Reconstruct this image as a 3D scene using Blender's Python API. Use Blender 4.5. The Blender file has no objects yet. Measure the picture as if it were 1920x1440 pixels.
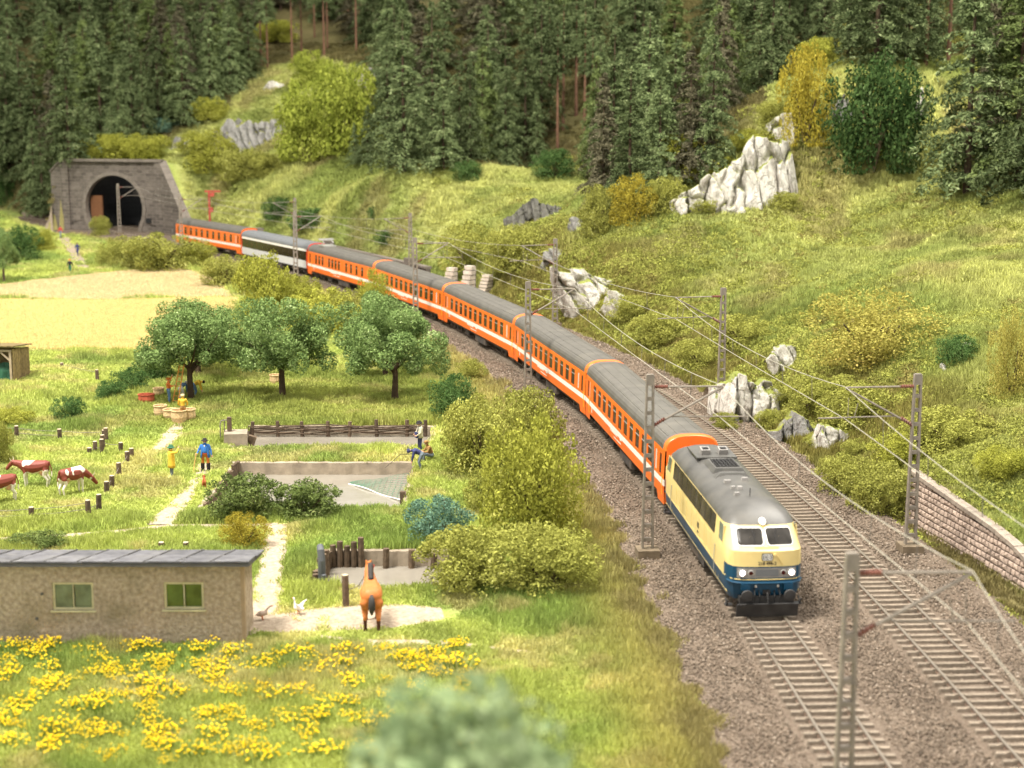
import bpy, bmesh, math, random
import numpy as np
from mathutils import Vector, Matrix, Euler
R = math.radians
random.seed(7)
rng = np.random.default_rng(11)
scene = bpy.context.scene
C = scene.collection

# ------------------------------------------------------------------ camera
CAM_H, PITCH, FPX = 20.0, R(10.0), 2886.0            # metres at full size of the modelled railway
cam_d = bpy.data.cameras.new('camera')
cam = bpy.data.objects.new('camera', cam_d); C.objects.link(cam)
cam.location = (0, 0, CAM_H); cam.rotation_euler = (R(90) - PITCH, 0, 0)
cam_d.sensor_width = 36.0; cam_d.lens = FPX / 1920 * 36.0
cam_d.clip_start = 0.5; cam_d.clip_end = 2000
cam_d.dof.use_dof = True; cam_d.dof.focus_distance = 92.0
cam_d.dof.aperture_fstop = (cam_d.lens / 1000) / 0.20
scene.camera = cam

# ------------------------------------------------------------------ light: a bright exhibition hall with soft ceiling lamps
world = bpy.data.worlds.new('World'); scene.world = world; world.use_nodes = True
bg = world.node_tree.nodes['Background']
bg.inputs[0].default_value = (1.0, 0.985, 0.94, 1); bg.inputs[1].default_value = 0.62
def area(name, loc, target, size, power, col):
    d = bpy.data.lights.new(name, 'AREA'); d.shape = 'DISK'; d.size = size; d.energy = power; d.color = col
    o = bpy.data.objects.new(name, d); C.objects.link(o); o.location = loc
    o.rotation_euler = (Vector(target) - Vector(loc)).to_track_quat('-Z', 'Y').to_euler()
    return o
area('hall_lamp', (-75, 40, 190), (0, 110, 0), 60, 600000, (1.0, 0.96, 0.88))
area('hall_lamp', (95, 150, 230), (10, 180, 0), 90, 380000, (1.0, 0.96, 0.89))
scene.view_settings.view_transform = 'Standard'; scene.view_settings.look = 'None'
scene.view_settings.exposure = 0.87; scene.view_settings.gamma = 1.0
scene.view_settings.use_curve_mapping = False
scene.render.engine = 'CYCLES'
scene.cycles.max_bounces = 5; scene.cycles.diffuse_bounces = 3; scene.cycles.glossy_bounces = 2
scene.cycles.transmission_bounces = 3; scene.cycles.transparent_max_bounces = 4
scene.cycles.caustics_reflective = False; scene.cycles.caustics_refractive = False
scene.cycles.sample_clamp_indirect = 4.0
scene.cycles.use_denoising = True
scene.cycles.use_adaptive_sampling = True; scene.cycles.adaptive_threshold = 0.03

# ------------------------------------------------------------------ pixel -> place helpers (survey of the photograph)
CP, SP = math.cos(PITCH), math.sin(PITCH)
def ray(px, py):
    x = (px - 960) / FPX; y = -(py - 720) / FPX
    return np.array([x, CP + y * SP, -SP + y * CP])
def at(px, py, z):
    d = ray(px, py); t = (z - CAM_H) / d[2]
    return Vector((d[0] * t, d[1] * t, z))
def aty(px, py, Y):
    d = ray(px, py); t = Y / d[1]
    return Vector((d[0] * t, Y, CAM_H + d[2] * t))
def pxm(Y):                                           # photo pixels per metre at distance Y
    return FPX / (Y * CP + 3.0)

# ------------------------------------------------------------------ noise
def _h(ix, iy, seed):
    n = (ix.astype(np.int64) * 374761393 + iy.astype(np.int64) * 668265263 + seed * 974711) & 0x7fffffff
    n = ((n ^ (n >> 13)) * 1274126177) & 0x7fffffff
    return ((n ^ (n >> 16)) & 0xffff) / 65535.0
def vn(x, y, s, seed=0):
    x = np.asarray(x, float) / s; y = np.asarray(y, float) / s
    ix, iy = np.floor(x), np.floor(y); fx, fy = x - ix, y - iy
    fx = fx * fx * (3 - 2 * fx); fy = fy * fy * (3 - 2 * fy)
    a = _h(ix, iy, seed); b = _h(ix + 1, iy, seed); c = _h(ix, iy + 1, seed); d = _h(ix + 1, iy + 1, seed)
    return a + (b - a) * fx + (c - a) * fy + (a - b - c + d) * fx * fy
def fbm(x, y, s, seed=0, o=3):
    r = 0; a = 1; t = 0
    for k in range(o):
        r = r + a * vn(x, y, s / 2 ** k, seed + k * 17); t += a; a *= .5
    return r / t
def sstep(a, b, x):
    t = np.clip((np.asarray(x, float) - a) / (b - a), 0, 1); return t * t * (3 - 2 * t)

# ------------------------------------------------------------------ the two tracks
_TY = np.array([30, 38, 44.9, 51.1, 59, 75.05, 98.6, 122.1, 145.6, 168.5, 189.6, 211.5, 232.5, 254, 275])
_TX = np.array([11.6, 11.45, 11.2, 10.75, 10.05, 8.98, 6.32, 1.67, -5.06, -13.74, -24.0, -36.0, -49.0, -66.0, -84.0])
_tp = np.polyfit((_TY - 140) / 100, _TX, 5)
def tx(y): return np.polyval(_tp, (np.asarray(y, float) - 140) / 100)
def trz(y): return 0.0125 * np.maximum(0, np.asarray(y, float) - 192)      # the line climbs to the tunnel
_sy = np.linspace(24, 300, 3000); _sx = tx(_sy)
_ss = np.concatenate([[0], np.cumsum(np.hypot(np.diff(_sx), np.diff(_sy)))])
def tpos(s, off=0.0):
    y = float(np.interp(s, _ss, _sy)); x = float(tx(y)); e = .05
    dx = float(tx(y + e) - tx(y - e)) / (2 * e); l = math.hypot(dx, 1)
    return Vector((x + off / l, y - off * dx / l, float(trz(y)))), Vector((dx / l, 1 / l, 0))
def s_of_y(y): return float(np.interp(y, _sy, _ss))
TRK2 = 5.75
def trackd(x, y):                                     # signed distance to the left track's centre line (+ = right)
    dx = (tx(np.asarray(y) + .1) - tx(np.asarray(y) - .1)) / .2
    return (np.asarray(x) - tx(y)) / np.sqrt(1 + dx * dx)

# ------------------------------------------------------------------ terrain heights
_cp = []
def cpx(px, py, Y): p = aty(px, py, Y); _cp.append((p.x, p.y, p.z))
for a in [(1450,600,125),(1600,480,140),(1800,372,150),(1900,500,116),(1900,800,82),(1900,950,73),(1750,640,101),
          (1450,430,150),(1300,402,155),(1200,440,156),(1115,490,152),(1600,150,170),(1500,215,165),(1560,190,167),(1640,178,168),(1700,165,170),(1480,262,162),(1505,375,157),(1560,352,158),(1640,346,158),(1700,338,160),(1330,342,160),(1400,300,162),(1450,235,164),(1490,178,167),(1600,118,182),(1720,116,182),(1880,335,158),
          (1920,100,186),(1400,260,190),(1250,300,200),(1150,330,205),(1300,120,235),
          (1050,300,226),(1060,160,252),(780,312,212),(900,372,198),(1000,402,186),(900,452,172),(1010,500,160),
          (560,402,226),(650,332,240),(440,300,266),(450,262,274),(420,200,286),(590,132,302),(650,90,322),(690,282,246),(720,150,276),
          (800,60,300),(950,40,310),(1150,40,285),(1400,20,262),(1700,0,240),(1920,0,225),
          (200,250,292),(80,330,274),(50,395,262),(0,425,256),(0,100,330),(250,60,340),(-100,250,300),
          (2100,300,150),(2100,600,105),(2100,900,76)]: cpx(*a)
for y in (30,50,70,90,110,130,150,170,190):           # flat valley floor left of the line
    for x in (-90,-60,-42,-26,-12):
        if x < tx(y) - 6: _cp.append((x, y, -.5))
for x, y in ((-110,210),(-90,210),(-72,215),(-60,205),(-85,240),(-110,240),(-75,236)): _cp.append((x, y, -.3))
for x, y in ((20,40),(24,50),(26,60),(30,30)): _cp.append((x, y, .6))
for y in (400, 460):
    for x in (-180,-100,0,100,180): _cp.append((x, y, 62 + (y-400)*.3))
for y in (60,75,90,105,120,135): _cp.append((float(tx(y)) + TRK2 + 5, y, .2))
_cp = np.array(_cp); _S = 100.0
def _U(r2): return r2 * np.log(r2 + 1e-9)
_n = len(_cp); _A = np.zeros((_n + 3, _n + 3)); _q = _cp[:, :2] / _S
_A[:_n, :_n] = _U(((_q[:, None] - _q[None]) ** 2).sum(-1)) + np.eye(_n) * 2e-3
_A[:_n, _n] = 1; _A[:_n, _n + 1:] = _q; _A[_n, :_n] = 1; _A[_n + 1:, :_n] = _q.T
_w = np.linalg.solve(_A, np.concatenate([_cp[:, 2], np.zeros(3)]))
def _tps(x, y):
    x = np.asarray(x, float).ravel() / _S; y = np.asarray(y, float).ravel() / _S
    out = np.empty_like(x)
    for i in range(0, len(x), 20000):
        X = x[i:i+20000]; Y = y[i:i+20000]
        r2 = (X[:, None] - _q[:, 0]) ** 2 + (Y[:, None] - _q[:, 1]) ** 2
        out[i:i+20000] = _U(r2) @ _w[:_n] + _w[_n] + X * _w[_n + 1] + Y * _w[_n + 2]
    return out
PORT = Vector((-66.0, 256.5, .85)); PANG = R(-17)      # tunnel portal: middle of its foot, and the way it is turned
def puv(x, y):
    c, s_ = math.cos(PANG), math.sin(PANG); dx = np.asarray(x) - PORT.x; dy = np.asarray(y) - PORT.y
    return dx * c + dy * s_, -dx * s_ + dy * c
WAX, WAY, WBX, WBY = 20.0, 77.0, 24.9, 50.0
def wall_top(s): return np.interp(s, [0, .6, 9, 11, 13, 27.5], [1.9, 1.85, 1.3, 1.05, .6, .3])
PONDS = [(-16.3, -5.8, 78.6, 88.9), (-17.4, -5.2, 93.6, 99.6), (-8.7, -2.6, 64.8, 70.3)]
def H(x, y, ponds=True):
    x = np.atleast_1d(np.asarray(x, float)); y = np.atleast_1d(np.asarray(y, float)); sh = x.shape
    x = x.ravel(); y = y.ravel()
    z = _tps(x, y); d = trackd(x, y)
    hill = sstep(3.6, 11, d - TRK2)                   # right of the line
    left = sstep(200, 245, y + .25 * (x + 60)) * sstep(4, 14, -d)
    z2 = z + (fbm(x, y, 14, 3) - .5) * 2.2 * sstep(6, 20, d - TRK2) + (fbm(x, y, 4, 9) - .5) * 1.0 * sstep(4, 12, d - TRK2)
    flat = -.5 + (fbm(x, y, 9, 5) - .5) * .22 * sstep(5, 9, -d)
    bed = trz(y) - .32
    fl = np.where(d < 0, flat + (bed - flat) * (1 - sstep(2.6, 5.6, -d)), bed)
    w = np.where(d > TRK2, hill, left)
    out = fl + (np.maximum(z2, -.6) - fl) * w
    ww = sstep(46, 50, y) * (y < 78.2); xw = WAX + (y - WAY) * (WBX - WAX) / (WBY - WAY); sw_ = np.clip((WAY - y) * 1.016, 0, 27.5)
    rise = wall_top(sw_) - .12 + np.maximum(0, x - xw - 1.3) * .34
    out = np.where((ww > 0) & (d > TRK2), out + (np.where(x < xw + .95, np.minimum(out, bed - .35), np.maximum(rise, np.minimum(out, rise + 1.2))) - out) * ww, out)
    u, v = puv(x, y)
    front = (v < .7) * sstep(-34, -14, v) * (1 - sstep(9.0, 11.5, np.abs(u)))
    out = out + (np.minimum(out, .45) - out) * front
    back = (v >= .7) * (1 - sstep(9.3, 15, np.abs(u))) * (v < 45)
    out = out + (np.maximum(out, 11.2 + .12 * v) - out) * back
    if ponds:
        for x0, x1, y0, y1 in PONDS:
            m = (x > x0 - .15) & (x < x1 + .15) & (y > y0 - .1) & (y < y1 + .5); out = np.where(m, -2.2, out)
    return out.reshape(sh)
def h1(x, y): return float(H(x, y, False)[0])
def on(px, py, y0=26, y1=430):                        # where the line of sight meets the ground
    d = ray(px, py); Y = np.arange(y0, y1, .5); t = Y / d[1]
    z = CAM_H + d[2] * t; g = H(d[0] * t, Y, False); k = np.nonzero(z < g)[0]
    if len(k) == 0: return Vector((d[0] * t[-1], y1, float(g[-1])))
    i = max(k[0], 1); a = (z[i-1] - g[i-1]); b = g[i] - z[i]; Yh = Y[i-1] + .5 * a / (a + b + 1e-9)
    t = Yh / d[1]; x = d[0] * t
    return Vector((x, Yh, h1(x, Yh)))

# ------------------------------------------------------------------ materials
MATS = {}
def mat(name, col, rough=.6, var=.12, vscale=2.0, bump=0.0, bscale=8.0, metal=0.0, spec=.3, col2=None, dist=.05, emit=None, estr=0, rand=0.0, stain=None):
    if name in MATS: return MATS[name]
    m = bpy.data.materials.new(name); m.use_nodes = True; nt = m.node_tree; N = nt.nodes; L = nt.links
    b = N['Principled BSDF']; b.inputs['Roughness'].default_value = rough; b.inputs['Metallic'].default_value = metal
    b.inputs['Specular IOR Level'].default_value = spec
    tc = N.new('ShaderNodeTexCoord'); nz = N.new('ShaderNodeTexNoise'); nz.inputs['Scale'].default_value = vscale; nz.inputs['Detail'].default_value = 5
    L.new(tc.outputs['Object'], nz.inputs['Vector'])
    rp = N.new('ShaderNodeValToRGB'); e = rp.color_ramp.elements
    c2 = col2 or tuple(min(1, c * (1 + var)) for c in col); c1 = col if col2 else tuple(c * (1 - var) for c in col)
    e[0].position = .33; e[1].position = .67; e[0].color = (*c1, 1); e[1].color = (*c2, 1)
    L.new(nz.outputs['Fac'], rp.inputs[0]); out = rp.outputs[0]
    if stain:                                          # patches of dirt with a shape of their own: (colour, scale, lower edge, upper edge, strength)
        sc_, ss, s0, s1, sk = stain; n3 = N.new('ShaderNodeTexNoise'); n3.inputs['Scale'].default_value = ss; n3.inputs['Detail'].default_value = 7; n3.inputs['Roughness'].default_value = .65; L.new(tc.outputs['Object'], n3.inputs['Vector'])
        m3 = N.new('ShaderNodeMapRange'); m3.inputs['From Min'].default_value = s0; m3.inputs['From Max'].default_value = s1; m3.inputs['To Max'].default_value = sk; L.new(n3.outputs['Fac'], m3.inputs['Value'])
        x3 = N.new('ShaderNodeMix'); x3.data_type = 'RGBA'; L.new(m3.outputs[0], x3.inputs['Factor']); L.new(out, x3.inputs['A']); x3.inputs['B'].default_value = (*sc_, 1); out = x3.outputs['Result']
    if rand:
        oi = N.new('ShaderNodeObjectInfo'); hs = N.new('ShaderNodeHueSaturation'); mr = N.new('ShaderNodeMapRange')
        mr.inputs['To Min'].default_value = 1 - rand; mr.inputs['To Max'].default_value = 1 + rand
        L.new(oi.outputs['Random'], mr.inputs['Value']); L.new(mr.outputs[0], hs.inputs['Value']); L.new(out, hs.inputs['Color']); out = hs.outputs[0]
    L.new(out, b.inputs['Base Color'])
    if bump:
        n2 = N.new('ShaderNodeTexNoise'); n2.inputs['Scale'].default_value = bscale; n2.inputs['Detail'].default_value = 6
        L.new(tc.outputs['Object'], n2.inputs['Vector'])
        bp = N.new('ShaderNodeBump'); bp.inputs['Strength'].default_value = bump; bp.inputs['Distance'].default_value = dist
        L.new(n2.outputs['Fac'], bp.inputs['Height']); L.new(bp.outputs[0], b.inputs['Normal'])
    if emit:
        b.inputs['Emission Color'].default_value = (*emit, 1); b.inputs['Emission Strength'].default_value = estr
    MATS[name] = m; return m
def leafmat(name, c1, c2, c3=None, trans=.25, obj=.12):
    """foliage: every leaf its own tone between c1 and c2, some c3"""
    if name in MATS: return MATS[name]
    m = bpy.data.materials.new(name); m.use_nodes = True; nt = m.node_tree; N = nt.nodes; L = nt.links
    N.remove(N['Principled BSDF']); o = N['Material Output']
    g = N.new('ShaderNodeNewGeometry'); rp = N.new('ShaderNodeValToRGB'); e = rp.color_ramp.elements
    e[0].color = (*c1, 1); e[1].color = (*c2, 1); e[0].position = .1; e[1].position = .8
    if c3: k = e.new(.97); k.color = (*c3, 1)
    tc = N.new('ShaderNodeTexCoord'); nz = N.new('ShaderNodeTexNoise'); nz.inputs['Scale'].default_value = .9; nz.inputs['Detail'].default_value = 2
    L.new(tc.outputs['Object'], nz.inputs['Vector'])
    mx = N.new('ShaderNodeMath'); mx.operation = 'MULTIPLY_ADD'; mx.inputs[1].default_value = .6
    mm = N.new('ShaderNodeMath'); mm.operation = 'MULTIPLY_ADD'; mm.inputs[1].default_value = .9; mm.inputs[2].default_value = -.23
    L.new(nz.outputs['Fac'], mm.inputs[0]); L.new(g.outputs['Random Per Island'], mx.inputs[0]); L.new(mm.outputs[0], mx.inputs[2])
    L.new(mx.outputs[0], rp.inputs[0])
    oi = N.new('ShaderNodeObjectInfo'); mr = N.new('ShaderNodeMapRange'); mr.inputs['To Min'].default_value = 1 - obj; mr.inputs['To Max'].default_value = 1 + obj
    hs = N.new('ShaderNodeHueSaturation'); L.new(oi.outputs['Random'], mr.inputs['Value']); L.new(mr.outputs[0], hs.inputs['Value']); L.new(rp.outputs[0], hs.inputs['Color'])
    d = N.new('ShaderNodeBsdfDiffuse'); t = N.new('ShaderNodeBsdfTranslucent'); s = N.new('ShaderNodeMixShader'); s.inputs[0].default_value = trans
    L.new(hs.outputs[0], d.inputs[0]); L.new(hs.outputs[0], t.inputs[0]); L.new(d.outputs[0], s.inputs[1]); L.new(t.outputs[0], s.inputs[2]); L.new(s.outputs[0], o.inputs[0])
    MATS[name] = m; return m
def tintmat(name, trans=.2, lo=.75, hi=1.2):
    """blades that take their colour from the tuft they belong to"""
    m = bpy.data.materials.new(name); m.use_nodes = True; nt = m.node_tree; N = nt.nodes; L = nt.links
    N.remove(N['Principled BSDF']); o = N['Material Output']
    a = N.new('ShaderNodeAttribute'); a.attribute_type = 'INSTANCER'; a.attribute_name = 'tint'
    g = N.new('ShaderNodeNewGeometry'); mr = N.new('ShaderNodeMapRange'); mr.inputs['To Min'].default_value = lo; mr.inputs['To Max'].default_value = hi
    hs = N.new('ShaderNodeHueSaturation'); L.new(g.outputs['Random Per Island'], mr.inputs['Value']); L.new(mr.outputs[0], hs.inputs['Value']); L.new(a.outputs['Color'], hs.inputs['Color'])
    d = N.new('ShaderNodeBsdfDiffuse'); t = N.new('ShaderNodeBsdfTranslucent'); s = N.new('ShaderNodeMixShader'); s.inputs[0].default_value = trans
    L.new(hs.outputs[0], d.inputs[0]); L.new(hs.outputs[0], t.inputs[0]); L.new(d.outputs[0], s.inputs[1]); L.new(t.outputs[0], s.inputs[2]); L.new(s.outputs[0], o.inputs[0])
    MATS[name] = m; return m

# ------------------------------------------------------------------ object helpers
def tag(o, label=None, cat=None, group=None, kind=None):
    if label: o['label'] = label
    if cat: o['category'] = cat
    if group: o['group'] = group
    if kind: o['kind'] = kind
    return o
def thing(name, label, cat, loc=(0, 0, 0), rz=0.0, group=None, sc=1.0):
    o = bpy.data.objects.new(name, None); C.objects.link(o); o.empty_display_size = .3
    o.location = loc; o.rotation_euler = (0, 0, rz); o.scale = (sc,) * 3 if not isinstance(sc, tuple) else sc
    return tag(o, label, cat, group)
def ob(name, me, parent=None, mats=None, loc=None, rot=None, smooth=False):
    o = bpy.data.objects.new(name, me); C.objects.link(o)
    if parent: o.parent = parent
    if loc is not None: o.location = loc
    if rot is not None: o.rotation_euler = rot
    if mats is not None:
        for m in (mats if isinstance(mats, (list, tuple)) else [mats]): me.materials.append(MATS[m] if isinstance(m, str) else m)
    if smooth:
        me.polygons.foreach_set('use_smooth', [True] * len(me.polygons))
    return o
def copy_tree(o, parent=None):
    c = o.copy(); C.objects.link(c); c.parent = parent
    for ch in o.children: copy_tree(ch, c)
    return c
def mesh_np(name, V, F, mi=None):
    me = bpy.data.meshes.new(name); V = np.asarray(V, np.float32); F = np.asarray(F, np.int32); k = F.shape[1]
    me.vertices.add(len(V)); me.vertices.foreach_set('co', V.ravel())
    me.loops.add(F.size); me.loops.foreach_set('vertex_index', F.ravel())
    me.polygons.add(len(F)); me.polygons.foreach_set('loop_start', np.arange(0, F.size, k, dtype=np.int32))
    me.polygons.foreach_set('loop_total', np.full(len(F), k, np.int32))
    if mi is not None: me.polygons.foreach_set('material_index', np.asarray(mi, np.int32))
    me.update(calc_edges=True); return me
class MB:
    def __init__(s): s.v = []; s.f = []; s.m = []
    def add(s, vs, fs, m=0):
        n = len(s.v); s.v += [tuple(v) for v in vs]; s.f += [tuple(i + n for i in f) for f in fs]; s.m += [m] * len(fs); return s
    def box(s, c, d, m=0, rot=None, top=None):
        x, y, z = d[0] / 2, d[1] / 2, d[2] / 2; tx_, ty_ = (1, 1) if top is None else top
        vs = [Vector((-x, -y, -z)), Vector((x, -y, -z)), Vector((x, y, -z)), Vector((-x, y, -z)),
              Vector((-x * tx_, -y * ty_, z)), Vector((x * tx_, -y * ty_, z)), Vector((x * tx_, y * ty_, z)), Vector((-x * tx_, y * ty_, z))]
        if rot is not None:
            M = rot if isinstance(rot, Matrix) else Euler(rot).to_matrix(); vs = [M @ v for v in vs]
        c = Vector(c); return s.add([v + c for v in vs], [(0, 3, 2, 1), (4, 5, 6, 7), (0, 1, 5, 4), (1, 2, 6, 5), (2, 3, 7, 6), (3, 0, 4, 7)], m)
    def tube(s, pts, r, n=6, m=0, cap=True):
        pts = [Vector(p) for p in pts]; rr = r if isinstance(r, (list, tuple)) else [r] * len(pts); base = len(s.v); up = Vector((0, 0, 1)); px_ = None
        for i, p in enumerate(pts):
            t = (pts[min(i + 1, len(pts) - 1)] - pts[max(i - 1, 0)]).normalized()
            if px_ is None: px_ = t.cross(up if abs(t.z) < .9 else Vector((1, 0, 0))).normalized()
            else: px_ = (px_ - t * px_.dot(t)).normalized()
            q = t.cross(px_)
            for k in range(n):
                a = 2 * math.pi * k / n; s.v.append(tuple(p + (px_ * math.cos(a) + q * math.sin(a)) * rr[i]))
        for i in range(len(pts) - 1):
            for k in range(n):
                a = base + i * n + k; b = base + i * n + (k + 1) % n; s.f.append((a, b, b + n, a + n)); s.m.append(m)
        if cap:
            s.f.append(tuple(base + k for k in reversed(range(n)))); s.m.append(m)
            s.f.append(tuple(base + (len(pts) - 1) * n + k for k in range(n))); s.m.append(m)
        return s
    def rings(s, rings, m=0, closed=True, cap=True):
        base = len(s.v); n = len(rings[0])
        for r in rings: s.v += [tuple(p) for p in r]
        for i in range(len(rings) - 1):
            for k in range(n if closed else n - 1):
                a = base + i * n + k; b = base + i * n + (k + 1) % n; s.f.append((a, b, b + n, a + n)); s.m.append(m)
        if cap and closed:
            s.f.append(tuple(base + k for k in reversed(range(n)))); s.m.append(m)
            s.f.append(tuple(base + (len(rings) - 1) * n + k for k in range(n))); s.m.append(m)
        return s
    def lathe(s, prof, c=(0, 0, 0), n=12, m=0, ax='z', cap=True, sy=1.0):
        rs = []
        for r, z in prof:
            ring = []
            for k in range(n):
                a = 2 * math.pi * k / n; p = (r * math.cos(a), r * sy * math.sin(a), z)
                if ax == 'x': p = (p[2], p[0], p[1])
                if ax == 'y': p = (p[0], p[2], p[1])
                ring.append((p[0] + c[0], p[1] + c[1], p[2] + c[2]))
            rs.append(ring)
        return s.rings(rs, m, True, cap)
    def mesh(s, name='mesh'):
        me = bpy.data.meshes.new(name); me.from_pydata(s.v, [], s.f); me.polygons.foreach_set('material_index', s.m)
        bm = bmesh.new(); bm.from_mesh(me); bmesh.ops.recalc_face_normals(bm, faces=bm.faces); bm.to_mesh(me); bm.free(); me.update(); return me
    def build(s, name, mats, parent=None, loc=None, rot=None, smooth=False):
        return ob(name, s.mesh(name), parent, mats, loc, rot, smooth)

def scatter(name, pts, rot, scl, tint, idx, objs, label, cat):
    """a field of small growth (one object): one tuft at every point"""
    me = bpy.data.meshes.new(name); n = len(pts); me.vertices.add(n); me.vertices.foreach_set('co', np.asarray(pts, np.float32).ravel())
    a = me.attributes.new('rot', 'FLOAT_VECTOR', 'POINT'); a.data.foreach_set('vector', np.asarray(rot, np.float32).ravel())
    a = me.attributes.new('scl', 'FLOAT_VECTOR', 'POINT'); a.data.foreach_set('vector', np.asarray(scl, np.float32).ravel())
    a = me.attributes.new('idx', 'INT', 'POINT'); a.data.foreach_set('value', np.asarray(idx, np.int32))
    t = np.ones((n, 4), np.float32); t[:, :3] = tint
    a = me.attributes.new('tint', 'FLOAT_COLOR', 'POINT'); a.data.foreach_set('color', t.ravel())
    col = bpy.data.collections.new(name + '_pieces')
    for i, o in enumerate(objs): o.name = '%s_piece_%02d' % (name, i); col.objects.link(o)
    ng = bpy.data.node_groups.new(name, 'GeometryNodeTree')
    ng.interface.new_socket('Geometry', in_out='INPUT', socket_type='NodeSocketGeometry')
    ng.interface.new_socket('Geometry', in_out='OUTPUT', socket_type='NodeSocketGeometry')
    N = ng.nodes; L = ng.links; gi = N.new('NodeGroupInput'); go = N.new('NodeGroupOutput')
    ci = N.new('GeometryNodeCollectionInfo'); ci.inputs['Collection'].default_value = col
    ci.inputs['Separate Children'].default_value = True; ci.inputs['Reset Children'].default_value = True
    ip = N.new('GeometryNodeInstanceOnPoints'); ip.inputs['Pick Instance'].default_value = True
    def na(nm, ty):
        q = N.new('GeometryNodeInputNamedAttribute'); q.data_type = ty; q.inputs['Name'].default_value = nm; return q.outputs['Attribute']
    er = N.new('FunctionNodeEulerToRotation'); L.new(na('rot', 'FLOAT_VECTOR'), er.inputs[0])
    L.new(gi.outputs[0], ip.inputs['Points']); L.new(ci.outputs[0], ip.inputs['Instance']); L.new(na('idx', 'INT'), ip.inputs['Instance Index'])
    L.new(er.outputs[0], ip.inputs['Rotation']); L.new(na('scl', 'FLOAT_VECTOR'), ip.inputs['Scale']); L.new(ip.outputs[0], go.inputs[0])
    o = ob(name, me); md = o.modifiers.new('scatter', 'NODES'); md.node_group = ng
    return tag(o, label, cat, kind='stuff')

# ------------------------------------------------------------------ figures: one continuous skin over a jointed skeleton
def skin(joints, bones, sub=1, fat=1.0, vox=None):
    """joints {name: (x,y,z,r)}, bones [(a, b, colour index)] -> one closed skin grown over all limbs; colour index per face by nearest bone"""
    def rad(k): r = joints[k][3]; r = (r, r) if not isinstance(r, tuple) else r; return Vector((r[0] * fat, r[1] * fat, 0))
    b = MB(); nseg = 12
    for a, c, _ in bones:
        p, q = Vector(joints[a][:3]), Vector(joints[c][:3]); t = (q - p).normalized(); ux = Vector((1, 0, 0)) - t * t.x
        ux = ux.normalized() if ux.length > .2 else t.cross(Vector((0, 1, 0))).normalized(); uz = t.cross(ux); ra, rc = rad(a), rad(c); rings = []
        for f, o, k in [(0, -.92, .38), (0, -.7, .71), (0, -.38, .92)] + [(f_, 0, 1) for f_ in (0, .25, .5, .75, 1)] + [(1, .38, .92), (1, .7, .71), (1, .92, .38)]:
            r_ = ra.lerp(rc, f); m_ = min(r_.x, r_.y); ce_ = p.lerp(q, f) + t * o * m_
            rings.append([ce_ + ux * (math.cos(w) * r_.x * k) + uz * (math.sin(w) * r_.y * k) for w in (2 * math.pi * i_ / nseg for i_ in range(nseg))])
        b.rings(rings)
    me = b.mesh('figure'); o = bpy.data.objects.new('figure', me); C.objects.link(o)
    ext = max(max(v[2] for v in joints.values()) , .5)
    rm = o.modifiers.new('remesh', 'REMESH'); rm.mode = 'VOXEL'; rm.voxel_size = vox or max(.012, .0125 * ext); rm.use_smooth_shade = True
    sm = o.modifiers.new('smooth', 'SMOOTH'); sm.factor = .5; sm.iterations = 4
    dg = bpy.context.evaluated_depsgraph_get(); out = bpy.data.meshes.new_from_object(o.evaluated_get(dg))
    bpy.data.objects.remove(o); bpy.data.meshes.remove(me)
    out.materials.clear()
    A = np.array([joints[a][:3] for a, b, _ in bones]); B = np.array([joints[b][:3] for a, b, _ in bones])
    def rr(k): r = joints[k][3]; return r if not isinstance(r, tuple) else max(r)
    Ra = np.array([(rr(a) + rr(b)) / 2 for a, b, _ in bones]); mi = np.array([c for _, _, c in bones])
    ce = np.zeros(len(out.polygons) * 3); out.polygons.foreach_get('center', ce); ce = ce.reshape(-1, 3)
    AB = B - A; t = np.clip(((ce[:, None] - A) * AB).sum(-1) / ((AB ** 2).sum(-1) + 1e-9), 0, 1)
    dd = np.linalg.norm(ce[:, None] - (A + AB * t[..., None]), axis=-1) / Ra
    out.polygons.foreach_set('material_index', mi[dd.argmin(1)].astype(np.int32))
    out.polygons.foreach_set('use_smooth', [True] * len(out.polygons))
    return out
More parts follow.
